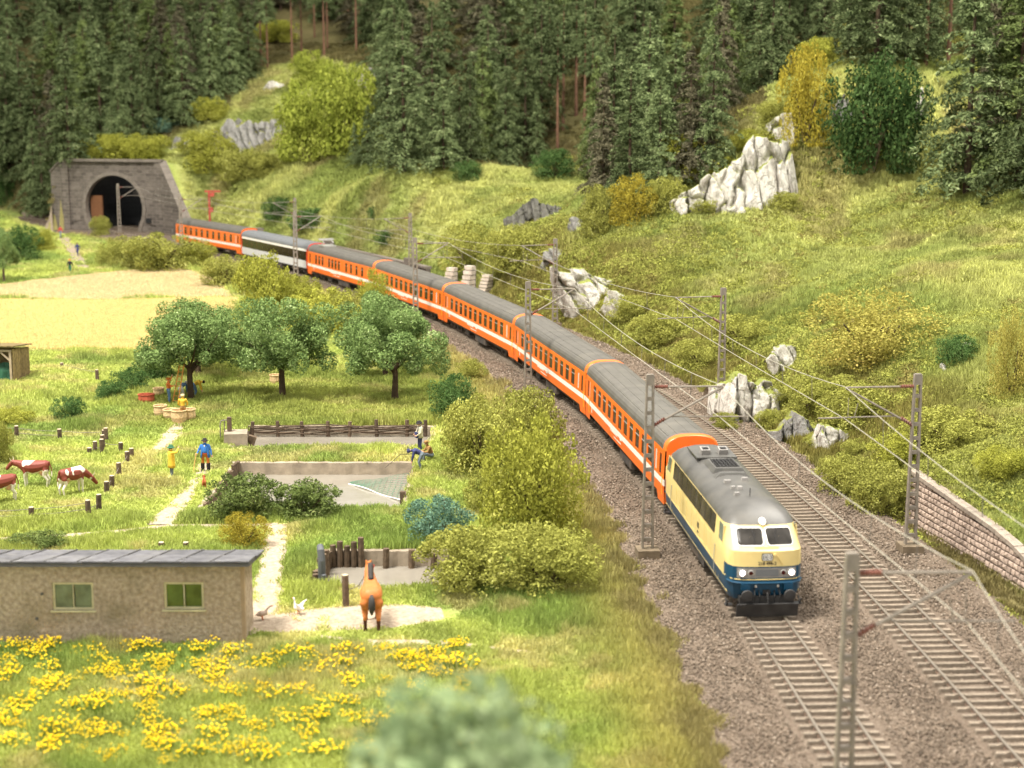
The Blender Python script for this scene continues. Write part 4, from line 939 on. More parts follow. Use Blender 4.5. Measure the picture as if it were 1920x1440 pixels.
def fpatch(b, pts, off, nu=5, nv=4, m=0, e=1):         # quad patch (x,z corners: bl, br, tr, tl) on the cab front
    (x0, z0), (x1, z1), (x2, z2), (x3, z3) = pts; g = []
    for v in range(nv + 1):
        for u in range(nu + 1):
            a, c = u / nu, v / nv; x = (x0*(1-a)+x1*a)*(1-c) + (x3*(1-a)+x2*a)*c; z = (z0*(1-a)+z1*a)*(1-c) + (z3*(1-a)+z2*a)*c; g.append((x * e, e * (fy(x, z) + off), z))
    b.add(g, [(v*(nu+1)+u, v*(nu+1)+u+1, (v+1)*(nu+1)+u+1, (v+1)*(nu+1)+u) for v in range(nv) for u in range(nu)], m)
def rrect(x0, x1, z0, z1, r, sh=0, n=4):
    P = []
    for cx, cz, a0 in ((x1-r,z0+r,-90),(x1-r,z1-r,0),(x0+r,z1-r,90),(x0+r,z0+r,180)):
        for k in range(n + 1): a = R(a0 + 90*k/n); z = cz + r*math.sin(a); P.append((cx + r*math.cos(a) + sh*(z-z0), z))
    return P
for e in (1, -1):
    for sx in (-1, 1):                                 # windscreens: rim, pane and wiper
        P = rrect(.07, 1.16, 2.86, 3.46, .13, -.07); Pi = rrect(.098, 1.132, 2.886, 3.432, .115, -.07)
        b = MB(); k = len(P)
        b.add([(sx*x, e*(fy(x, z) + .035), z) for x, z in P] + [(sx*x, e*(fy(x, z) + .045), z) for x, z in Pi] + [(sx*x, e*(fy(x, z) - .02), z) for x, z in P] + [(sx*x, e*(fy(x,z) + .012), z) for x, z in Pi],
              [(i, (i+1) % k, k + (i+1) % k, k + i) for i in range(k)] + [(i, 2*k + i, 2*k + (i+1) % k, (i+1) % k) for i in range(k)] + [(k+i, k+(i+1)%k, 3*k+(i+1)%k, 3*k+i) for i in range(k)])
        w = b.build('windscreen', 'white_rim', lo)
        b = MB(); zc = sum(z for _, z in Pi)/k; xc = sum(x for x, _ in Pi)/k
        b.rings([[(sx*(xc+(x-xc)*q_), e*(fy(xc+(x-xc)*q_, zc+(z-zc)*q_) + .02), zc+(z-zc)*q_) for x, z in Pi] for q_ in (.02,.25,.5,.75,1)], 0, True, False); b.build('pane', 'loco_glass', w)
        MB().tube([(sx*.5, e*(fy(.5,3.42)+.08), 3.45), (sx*.42, e*(fy(.42,3.15)+.06), 3.12)], .015, 5).tube([(sx*.38, e*(fy(.4,3.3)+.06), 3.3), (sx*.46, e*(fy(.4,2.98)+.055), 2.98)], .012, 4).build('wiper', 'dark_metal', w)
        # headlights with red tail lamps beside them, in a grey panel
        b = MB(); b.lathe([(.02,.0),(.17,.0),(.17,.05),(.145,.06)], c=(0,0,0), ax='y', n=16); rim = b.build('headlight', 'alu', lo, loc=(sx*1.0, e*fy(1.0,1.83), 1.83), rot=(0,0,0 if e > 0 else math.pi))
        MB().lathe([(.0,.085),(.06,.08),(.105,.06)], ax='y', n=16, cap=False).build('lamp', 'head_lamp' if e > 0 else 'tail_lamp', rim)
        b = MB(); b.lathe([(.02,.0),(.125,.0),(.125,.04),(.095,.05)], ax='y', n=14); t = b.build('tail_light', 'alu', lo, loc=(sx*.66, e*fy(.66,1.83), 1.83), rot=(0,0,0 if e > 0 else math.pi))
        MB().lathe([(.0,.055),(.095,.05)], ax='y', n=14, cap=False).build('lamp', 'tail_lamp', t)
        # buffers
        b = MB().lathe([(.11,-.1),(.13,.0),(.12,.32)], ax='y', n=12).lathe([(.05,.3),(.24,.33),(.25,.37),(.22,.40),(.0,.41)], ax='y', n=16)
        bf = b.build('buffer', 'dark_metal', lo, loc=(sx*.87, e*7.62, .98), rot=(0,0,0 if e > 0 else math.pi))
        MB().box((sx*.87, e*7.56, 1.26), (.36,.36,.26)).build('buffer_step', 'ocean_blue', lo)
        MB().lathe([(.0,.05),(.05,.04),(.06,0)], ax='y', n=10).build('socket_cap', 'alu', lo, loc=(sx*.45, e*7.66, 1.28), rot=(0,0,0 if e > 0 else math.pi))
        MB().tube([(sx*.5, e*7.6, 1.2), (sx*.52, e*7.85, .95), (sx*.5, e*7.8, .55), (sx*.48, e*7.62, .45)], .03, 6).build('brake_hose', 'black_rubber', lo)
        MB().tube([(sx*.32, e*7.6, 1.1), (sx*.3, e*7.82, .9), (sx*.3, e*7.75, .55)], .028, 6).build('brake_hose', 'black_rubber', lo)
        MB().tube([(sx*1.5, e*6.9, .6), (sx*1.5, e*7.2, .35), (sx*1.5, e*7.35, .62)], .03, 5).box((sx*1.42, e*7.1, .36), (.3,.3,.04)).build('step', 'dark_metal', lo)
    b = MB(); fpatch(b, ((-1.2,1.62),(1.2,1.62),(1.2,2.03),(-1.2,2.03)), .006, 12, 2, e=e); b.build('lamp_panel', 'grey_panel', lo)
    b = MB(); fpatch(b, ((-.46,1.69),(.46,1.69),(.46,1.97),(-.46,1.97)), .02, 6, 2, e=e); b.build('vent_panel', 'mid_grey', lo)
    b = MB()
    for z in (1.55,): b.tube([(x*e, e*(fy(x, z)+.012), z) for x in np.linspace(-1.54,1.54,21)], .022, 5)
    b.build('trim_line', 'cream', lo)
    b = MB(); b.tube([(x*e, e*(fy(x, 1.42)+.05), 1.42) for x in np.linspace(-1.5,1.5,21)], .06, 6); b.build('ledge', 'ocean_blue', lo)
    b = MB(); b.tube([(x*e, e*(fy(x, 2.82)+.05), 2.83) for x in np.linspace(-.5,.5,9)], .018, 5); b.build('handrail', 'cream', lo)
    MB().tube([(-.62*e, e*(fy(.62,2.15)+.03), 2.15), (-.42*e, e*(fy(.42,2.5)+.05), 2.54)], .02, 5).tube([(-.3*e, e*(fy(.3,2.55)+.0), 2.56), (-.3*e, e*(fy(.3,2.55)+.09), 2.57)], .06, 8).build('horn', 'cream', lo)
    # emblem plate: rounded frame with two letters
    b = MB(); P = rrect(-.23, .23, 2.32, 2.62, .08); k = len(P); b.add([(x*e, e*(fy(x,z)+.022), z) for x, z in P] + [(x*e, e*(fy(x,z)-.01), z) for x, z in P], [tuple(range(k))] + [(i,k+i,k+(i+1)%k,(i+1)%k) for i in range(k)]); em = b.build('emblem_plate', 'lettering_black', lo)
    b = MB(); P = rrect(-.20,.20,2.35,2.59,.06); Q = rrect(-.175,.175,2.375,2.565,.045); b.add([(x*e, e*(fy(x,z)+.027), z) for x, z in P] + [(x*e, e*(fy(x,z)+.027), z) for x, z in Q], [(i,(i+1)%k,k+(i+1)%k,k+i) for i in range(k)]); b.build('emblem_frame', 'white_rim', em)
    def text(body, size, x, z, m, nm, parent, off=.028):
        cu = bpy.data.curves.new(nm, 'FONT'); cu.body = body; cu.size = size; cu.align_x = 'CENTER'; cu.align_y = 'CENTER'; cu.extrude = .004; cu.offset = .004; tmp_ = bpy.data.objects.new(nm, cu); C.objects.link(tmp_); tm_ = bpy.data.meshes.new_from_object(tmp_.evaluated_get(bpy.context.evaluated_depsgraph_get())); bpy.data.objects.remove(tmp_); tm_.materials.clear(); tm_.materials.append(MATS[m])
        o = bpy.data.objects.new(nm, tm_); C.objects.link(o); o.parent = parent; o.location = (x*e, e*(fy(x,z)+off), z); o.rotation_euler = (R(90), 0, 0 if e < 0 else math.pi); return o
    text('DB', .21, 0, 2.465, 'white_rim', 'emblem_letters', em); text('218 495-2', .18, .0, 2.21, 'lettering_black', 'running_number', lo, .012)
    MB().lathe([(.03,-.1),(.15,-.08),(.16,.06),(.12,.1)], ax='y', n=14).build('top_lamp_housing', 'white_rim', lo, loc=(0, e*6.6, 3.66), rot=(0,0,0 if e > 0 else math.pi))
    MB().lathe([(.0,.125),(.06,.12),(.12,.095)], ax='y', n=14, cap=False).build('top_lamp', 'top_lamp' if e > 0 else 'tail_lamp', lo, loc=(0, e*6.6, 3.66), rot=(0,0,0 if e > 0 else math.pi))
    MB().box((0, e*7.82, .34), (2.5,.08,.56), rot=(R(-14)*e,0,0)).box((0,e*7.5,.72),(2.2,.5,.3)).build('snow_plough', 'dark_metal', lo)
    MB().tube([(0,e*7.6,1.02),(0,e*7.85,1.0),(0,e*7.9,.8),(0,e*7.8,.68)], .045, 6).tube([(0,e*7.84,.98),(.0,e*7.95,.62)], .03, 5).box((0,e*7.6,1.02),(.3,.12,.2)).build('coupling_hook', 'dark_metal', lo)
    bogie(lo, e * 4.3, 1.4)
# sides: windows, doors, line, grilles, rails
def sq(b, sx, y0, y1, z0, z1, off, sl=0, m=0):
    b.add([(sx*(lev(z)[0] + off), y + sl*(z-z0), z) for y, z in ((y0,z0),(y1,z0),(y1,z1),(y0,z1))] + [(sx*(lev(z)[0] - .02), y + sl*(z-z0), z) for y, z in ((y0,z0),(y1,z0),(y1,z1),(y0,z1))], [(0,1,2,3),(0,4,5,1),(1,5,6,2),(2,6,7,3),(3,7,4,0)], m)
for sx in (-1, 1):
    for k in range(9):
        y0 = -4.75 + k * 1.06; b = MB(); sq(b, sx, y0, y0 + 1.0, 2.68, 3.47, .012); w = b.build('engine_room_window', 'loco_glass', lo)
        b = MB(); sq(b, sx, y0 - .03, y0 + .0, 2.66, 3.49, .02); b.build('frame', 'dark_metal', w)
    for e in (-1, 1):
        b = MB(); sq(b, sx, *(sorted((e*5.6, e*6.4))), 2.74, 3.42, .012, -.18*e); w = b.build('cab_window', 'cab_glass', lo)
        b = MB()
        for a, c_, z0, z1 in ((5.55,5.60,2.7,3.45),(6.4,6.45,2.7,3.45)): sq(b, sx, *(sorted((e*a, e*c_))), z0, z1, .022, -.18*e)
        b.build('frame', 'cream', w)
        b = MB()
        for y in (5.0, 5.6): sq(b, sx, *(sorted((e*y, e*(y+.025)))), 1.0, 3.3, .012)
        d = b.build('cab_door', 'dark_cream' if 'dark_cream' in MATS else 'cream', lo)
        MB().tube([(sx*1.6, e*5.02, 1.1), (sx*1.62, e*5.02, 1.7), (sx*1.58, e*5.02, 2.3)], .02, 5).build('handrail', 'alu', d)
    b = MB(); sq(b, sx, -6.0, 6.0, 1.49, 1.53, .012); sq(b, sx, -7.0, 7.0, .86, .9, .012); b.build('trim_line', 'cream', lo)
    for y in (-3.4,-1.8,.4,2.2,3.6):
        b = MB(); w = .5
        for y0, y1, z0, z1 in ((-w,-w+.03,1.6,2.5),(w-.03,w,1.6,2.5),(-w,w,1.6,1.63),(-w,w,2.47,2.5)): sq(b, sx, y+y0, y+y1, z0, z1, .012)
        b.build('access_panel', 'cream', lo)
    b = MB(); sq(b, sx, 1.2, 1.5, 1.95, 2.2, .012); b.build('side_emblem', 'lettering_black', lo)
    b = MB(); sq(b, sx, 1.15, 1.2, 1.72, 1.8, .012); sq(b, sx, 1.25, 1.32, 1.72, 1.8, .012); sq(b, sx, 1.37, 1.42, 1.72, 1.8, .012); b.build('side_number', 'lettering_black', lo)
    MB().box((sx*1.0, 0, .55), (.7, 3.6, .55)).build('fuel_tank', 'underframe', lo)
def rz_(x): return float(np.interp(abs(x), [.3,.66,1.02,1.27,1.4], [4.26,4.18,4.02,3.82,3.6]))
b = MB()                                               # roof: grille hump, vents, exhausts, aerial, hatches
b.box((0,-.6,4.27), (1.5,2.1,.22), top=(.8,.9)); b.build('grille_hump', 'loco_roof', lo)
b = MB()
for k in range(9): b.box((0, -1.3 + k*.17, 4.395), (1.05,.05,.04))
for k in range(7): b.box((-.48 + k*.16, -.62, 4.40), (.03,1.4,.035))
b.build('roof_grille', 'dark_metal', lo)
MB().box((0,.95,4.24), (1.6,.5,.2), top=(.7,.5)).build('cooling_hood', 'loco_roof', lo)
for sx in (-1, 1): MB().box((sx*.42,-3.0,4.38), (.42,.5,.34), rot=(R(-10),0,0)).box((sx*.42,-3.0,4.56),(.28,.36,.03),m=1).build('exhaust', ['grey_panel','dark_metal'], lo)
MB().box((0,-3.4,4.24), (1.9,2.4,.08)).build('roof_hatch', 'loco_roof', lo)
for x, y, sx_, sy in ((.5,2.3,.34,.26),(-.3,2.1,.3,.18),(.25,3.6,.22,.3),(.5,3.4,.2,.2),(.55,4.4,.26,.2)): MB().box((x,y,rz_(x)+.05), (sx_,sy,.14), top=(.8,.8)).build('roof_vent', 'grey_panel', lo)
MB().tube([(.1,4.8,4.22),(.1,4.8,4.6)], .02, 5).build('aerial', 'dark_metal', lo)
MB().box((-1.0,-4.6,rz_(1.0)+.02), (.3,.3,.06)).build('lifting_eye', 'dark_metal', lo)
# ================================================================== CATENARY
mat('mast_steel', (.24,.205,.165), .65, vscale=3, var=.18, metal=.1); mat('mast_foot', (.17,.13,.085), .9, vscale=3, var=.2, bump=.3, bscale=9); mat('insulator', (.17,.065,.045), .4); mat('wire', (.36,.33,.26), .5, var=.05); mat('dark_wire', (.14,.12,.10), .6)
def mast(label, base, ht, armdir, rz, back=True):
    """lattice mast; armdir +1 = arm toward local +X"""
    root = thing('catenary_mast', label, 'mast', base, rz, 'catenary masts along the line')
    w0, w1, dp = .235, .19, .22
    MB().box((0,0,-.1), (1.05,1.05,1.15), top=(.96,.96)).build('foot', 'mast_foot', root)
    b = MB()
    for sx in (-1, 1):                                 # two tapering channels
        b.add([(sx*w0+dx, dy, .45) for dx, dy in ((-.05,-dp/2),(.05,-dp/2),(.05,dp/2),(-.05,dp/2))] + [(sx*w1*.72+dx, dy, ht) for dx, dy in ((-.045,-dp/2),(.045,-dp/2),(.045,dp/2),(-.045,dp/2))], [(0,1,5,4),(1,2,6,5),(2,3,7,6),(3,0,4,7),(4,5,6,7)])
    b.build('channel', 'mast_steel', root)
    k = 0; z = .9
    while z < ht - .5:
        hw = w0 + (w1*.72 - w0) * (z / ht); MB().box((0,0,z), (2*hw, dp*.8, .16)).build('batten', 'mast_steel', root); z += .66
    MB().box((0,0,ht - .22), (2*w1*.72 + .02, dp*1.02, .5)).build('top_plate', 'mast_steel', root)
    a = armdir; x0 = a * .2; zt, zl = ht - .55, ht - 2.35; xe = a * 3.35
    b = MB().tube([(x0,0,zt),(xe,0,zt-.02)], .045, 6).tube([(x0 + a*.35,0,zl+.2),(xe,0,zt-.05)], .055, 6).tube([(x0 + a*.75,0,zl+.42),(a*4.6,0,zl+.36)], .035, 5).tube([(a*2.9,0,zl+.4),(a*2.75,0,zl+1.05)], .018, 4).tube([(a*3.2,0,zl+.4),(a*3.2,0,zl+1.3)], .015, 4)
    b.build('cantilever_arm', 'mast_steel', root)
    for p, q in (((x0,0,zt),(x0+a*.6,0,zt)), ((x0,0,zl),(x0+a*.5,0,zl+.32))):
        p, q = Vector(p), Vector(q); pts = []; rs = []
        for i in range(11): pts.append(p.lerp(q, i/10)); rs.append(.05 if i % 2 else .105)
        MB().tube(pts, rs, 8).build('insulator', 'insulator', root)
    M = Matrix.Rotation(rz, 3, 'Z'); B0 = Vector(base)
    return B0 + M @ Vector((xe,0,zt)), B0 + M @ Vector((a*3.3,0,zl+.3))
def track_side(px, py, offs, z=-.3):
    p = at(px, py, z); s = s_of_y(p.y); q, t = tpos(s, offs); return q, t
def put(label, y, off, ht, armdir):
    q, t = tpos(s_of_y(y), off); g = float(trz(y)) - .3
    return mast(label, (q.x, q.y, g), ht, armdir, math.atan2(t.y, t.x) - math.pi/2)
LM = [('blurred lattice mast standing close to the camera at the lower edge', 40.5, 8.5), ('lattice mast on a concrete foot beside the locomotive', 69.0, 8.6), ('lattice mast in front of the second and third coaches', 109.2, 8.5), ('lattice mast in front of the fourth coach', 148.5, 8.5),
      ('lattice mast in front of the orange dining coach', 189.0, 8.4), ('slim lattice mast in front of the last coach', 226.5, 8.0), ('mast standing before the dark tunnel mouth', 250.0, 8.3)]
RM = [('lattice mast beside the stone retaining wall', 68.8, 8.5), ('lattice mast on a concrete foot below the white rocks', 103.0, 8.5), ('lattice mast beyond the coaches beside the rocky gully', 143.5, 8.5), ('lattice mast behind the train near the stepped buttresses', 183.0, 8.3), ('far lattice mast behind the grey panorama coach', 216.0, 8.0)]
L_ = [put(n, y, (-1.95 if y < 45 else (-1.2 if y > 245 else -3.35)), h, 1) for n, y, h in LM]; R_ = [put(n, y, TRK2 + 3.25, h, -1) for n, y, h in RM]
q0, _ = tpos(s_of_y(28.0), TRK2); R_ = [(Vector((q0.x, q0.y, 7.6)), Vector((q0.x, q0.y, 6.2)))] + R_
qL, _ = tpos(s_of_y(20.0), 0); L_ = [(Vector((qL.x, 22, 7.6)), Vector((qL.x, 22, 6.2)))] + L_
qR, _ = tpos(s_of_y(252.0), TRK2); R_.append((qR + Vector((0,0,7.3)), qR + Vector((0,0,5.9))))
for P, lab in ((L_, 'overhead wires above the track of the orange train'), (R_, 'overhead wires above the empty track')):
    root = thing('overhead_wire', lab, 'overhead wire')
    me_, co = MB(), MB()
    for i in range(len(P) - 1):
        (m0, c0), (m1, c1) = P[i], P[i+1]; n = 14; a = []
        for k in range(n + 1):
            t = k / n; sag = 4 * t * (1 - t); a.append(m0.lerp(m1, t) - Vector((0,0,.75 * sag)))
        me_.tube(a, .017, 5, cap=False); co.tube([c0, c0.lerp(c1, .5) - Vector((0,0,.05)), c1], .017, 5, cap=False)
        for k in range(2, n, 2): c = c0.lerp(c1, k/n); MB().tube([a[k], c], .014, 4, cap=False).build('dropper', 'dark_wire', root)
    me_.build('carrying_wire', 'wire', root); co.build('contact_wire', 'wire', root)
# the red signal post by the tunnel wing wall
p = aty(398, 408, 236); g = float(trz(236)) - .2
p = aty(394, 425, 237); sg = thing('signal_post', 'rusty red T-shaped signal post at the tunnel wing wall', 'signal', (p.x, p.y, p.z - 2.0))
mat('signal_red', (.36,.06,.04), .6, var=.2)
MB().box((0,0,3.6), (.28,.28,7.4)).build('post', 'signal_red', sg); MB().box((.55,0,7.4), (2.4,.2,.26)).build('arm', 'signal_red', sg)
MB().lathe([(.1,-.12),(.34,-.1),(.36,.05),(.3,.1)], ax='y', n=12).build('lamp', 'signal_red', sg, loc=(.5,-.1,6.9)); MB().box((.3,0,4.6),(.5,.4,.7)).build('box', 'signal_red', sg); MB().box((.7,0,1.9),(1.1,.5,.9)).build('cabinet', 'signal_red', sg)
# ================================================================== GROWTH
leafmat('spruce_needles', (.036,.056,.022), (.19,.235,.10), (.40,.44,.23), .15, .36)
leafmat('spruce_light', (.06,.085,.025), (.20,.25,.085), (.3,.34,.15), .15, .12)
leafmat('spruce_grey', (.06,.055,.03), (.17,.155,.095), (.27,.24,.16), .12, .12)
leafmat('leaf_orchard', (.07,.12,.035), (.28,.38,.13), (.54,.62,.32), .25, .08)
leafmat('leaf_olive', (.15,.155,.03), (.45,.45,.11), (.66,.64,.24), .25, .1)
leafmat('leaf_yolive', (.16,.17,.025), (.47,.47,.085), (.68,.65,.2), .25, .1)
leafmat('leaf_lime', (.15,.19,.025), (.43,.47,.085), (.62,.62,.19), .28, .1)
leafmat('leaf_dark', (.03,.07,.02), (.12,.20,.06), (.28,.36,.14), .18, .12)
leafmat('leaf_pond', (.06,.09,.025), (.20,.25,.075), (.42,.42,.18), .18, .1)
leafmat('leaf_blue', (.08,.16,.10), (.22,.36,.25), (.42,.55,.42), .2, .1)
leafmat('leaf_gold', (.20,.16,.02), (.48,.40,.06), (.66,.58,.18), .25, .1)
leafmat('leaf_rust', (.22,.20,.04), (.48,.43,.11), (.64,.47,.15), .25, .1)
leafmat('leaf_holly', (.018,.04,.012), (.08,.13,.04), (.34,.40,.22), .1, .1)
leafmat('leaf_blur', (.13,.19,.085), (.35,.43,.22), (.58,.65,.42), .2, .1)
mat('bark', (.075,.05,.03), .95, vscale=3, var=.3, bump=.6, bscale=10); mat('pine_bark', (.16,.085,.05), .95, vscale=3, var=.3, bump=.5, bscale=8)
mat('twig', (.10,.075,.04), .95)
def unit(v): return v / (np.linalg.norm(v, axis=1, keepdims=True) + 1e-9)
def leaves(P, N, size, r, asp=.55, bias=.7):
    """one bent diamond per leaf"""
    n = len(P); d = unit(N * bias + r.normal(size=(n, 3)) * .6); t = unit(np.cross(d, r.normal(size=(n, 3)))); b = np.cross(d, t)
    s = (size * r.uniform(.65, 1.3, n))[:, None]
    V = np.stack([P - t * s, P + b * s * asp + d * s * .15, P + t * s, P - b * s * asp + d * s * .15], 1).reshape(-1, 3)
    F = np.arange(4 * n).reshape(n, 4); return V, F
def lump_cloud(lumps, n, size, r, asp=.55, inner=.55):
    A = np.array([l[3] ** 2 for l in lumps]); k = r.choice(len(lumps), n, p=A / A.sum()); Lm = np.array(lumps)[k]
    d = unit(r.normal(size=(n, 3))); rad = inner + (1.06 - inner) * r.uniform(0, 1, n) ** .45
    P = Lm[:, :3] + d * (Lm[:, 3] * rad)[:, None]
    return leaves(P, d, size, r, asp)
def bush_mesh(seed, wid=1.0, hgt=1.5, nl=14, n=3200, leaf=.075, asp=.55, name='foliage', round_=1.0):
    r = np.random.default_rng(seed); L = []
    for k in range(nl):
        a = r.uniform(0, 6.28); q = r.uniform(0, .72) ** .7 * wid; z = r.uniform(.18, .78) * hgt * (1 - .35 * (q / wid) ** 2); L.append((math.cos(a) * q, math.sin(a) * q, z, r.uniform(.24, .40)))
    L.append((0, 0, hgt * .42, .5 * round_))
    for k in range(6): a = k * 1.05 + r.uniform(0, .5); L.append((math.cos(a) * .62 * wid, math.sin(a) * .62 * wid, .22, .32))
    for k in range(26):                               # ragged shoots beyond the outline
        d = unit(r.normal(size=(1, 3)))[0]; L.append((d[0] * wid * .95, d[1] * wid * .95, hgt * (.42 + .5 * abs(d[2])), r.uniform(.08, .18)))
    V, F = lump_cloud(L, n, leaf, r, asp); V[:, 2] = np.maximum(V[:, 2], r.uniform(-.02, .06, len(V)))
    return mesh_np(name, V, F)
def stems_mesh(seed, hgt=1.0):
    b = MB(); r_ = random.Random(seed)
    for k in range(5):
        a = r_.uniform(0, 6.28); b.tube([(0,0,-.1), (math.cos(a)*.2, math.sin(a)*.2, hgt*.4), (math.cos(a)*.45, math.sin(a)*.45, hgt*.8)], [.05,.035,.012], 5)
    return b.mesh('stem')
BUSH = {}
def bush_var(kind, v):
    key = (kind, v)
    if key not in BUSH:
        prm = dict(olive=dict(n=14000, leaf=.031, nl=18), yolive=dict(n=14000, leaf=.030, nl=18), lime=dict(n=10000, leaf=.040, nl=18), dark=dict(n=8000, leaf=.042, asp=.4), pond=dict(n=7500, leaf=.055, asp=.35), blue=dict(n=7000, leaf=.05, asp=.35), gold=dict(n=11000, leaf=.029), rust=dict(n=14000, leaf=.024, nl=18), holly=dict(n=11000, leaf=.034, nl=22), orchard=dict(n=3000, leaf=.07), blur=dict(n=3000, leaf=.1))[kind]
        m = bush_mesh(hash_(kind) + v * 7, **prm); m.materials.append(MATS['leaf_' + kind]); s_ = stems_mesh(v + 50); s_.materials.append(MATS['twig']); BUSH[key] = (m, s_)
    return BUSH[key]
def hash_(s): return sum(ord(c) * (i + 3) for i, c in enumerate(s)) % 9973
def bush(label, px, py, wpx, hpx, kind, Y=None, cat='bush', name='bush', group=None, dv=0, depth=.9):
    p = on(px, py) if Y is None else aty(px, py, Y)
    if Y is not None: p.z = min(p.z, h1(p.x, p.y)) if abs(p.z - h1(p.x, p.y)) < 4 else p.z
    k = 1 / pxm(p.y); w = wpx * k / 2.0; h = hpx * k / 1.5
    v = (int(px * 3 + py) + dv) % 3; f, s_ = bush_var(kind, v)
    root = thing(name, label, cat, (p.x, p.y + w * .35, h1(p.x, p.y + w * .35) - .05 if Y is None else p.z), random.uniform(0, 6.28), group, (w * 1.02, w * 1.02, h * 1.02))
    ob('foliage', f, root); ob('stem', s_, root); return root
G = None
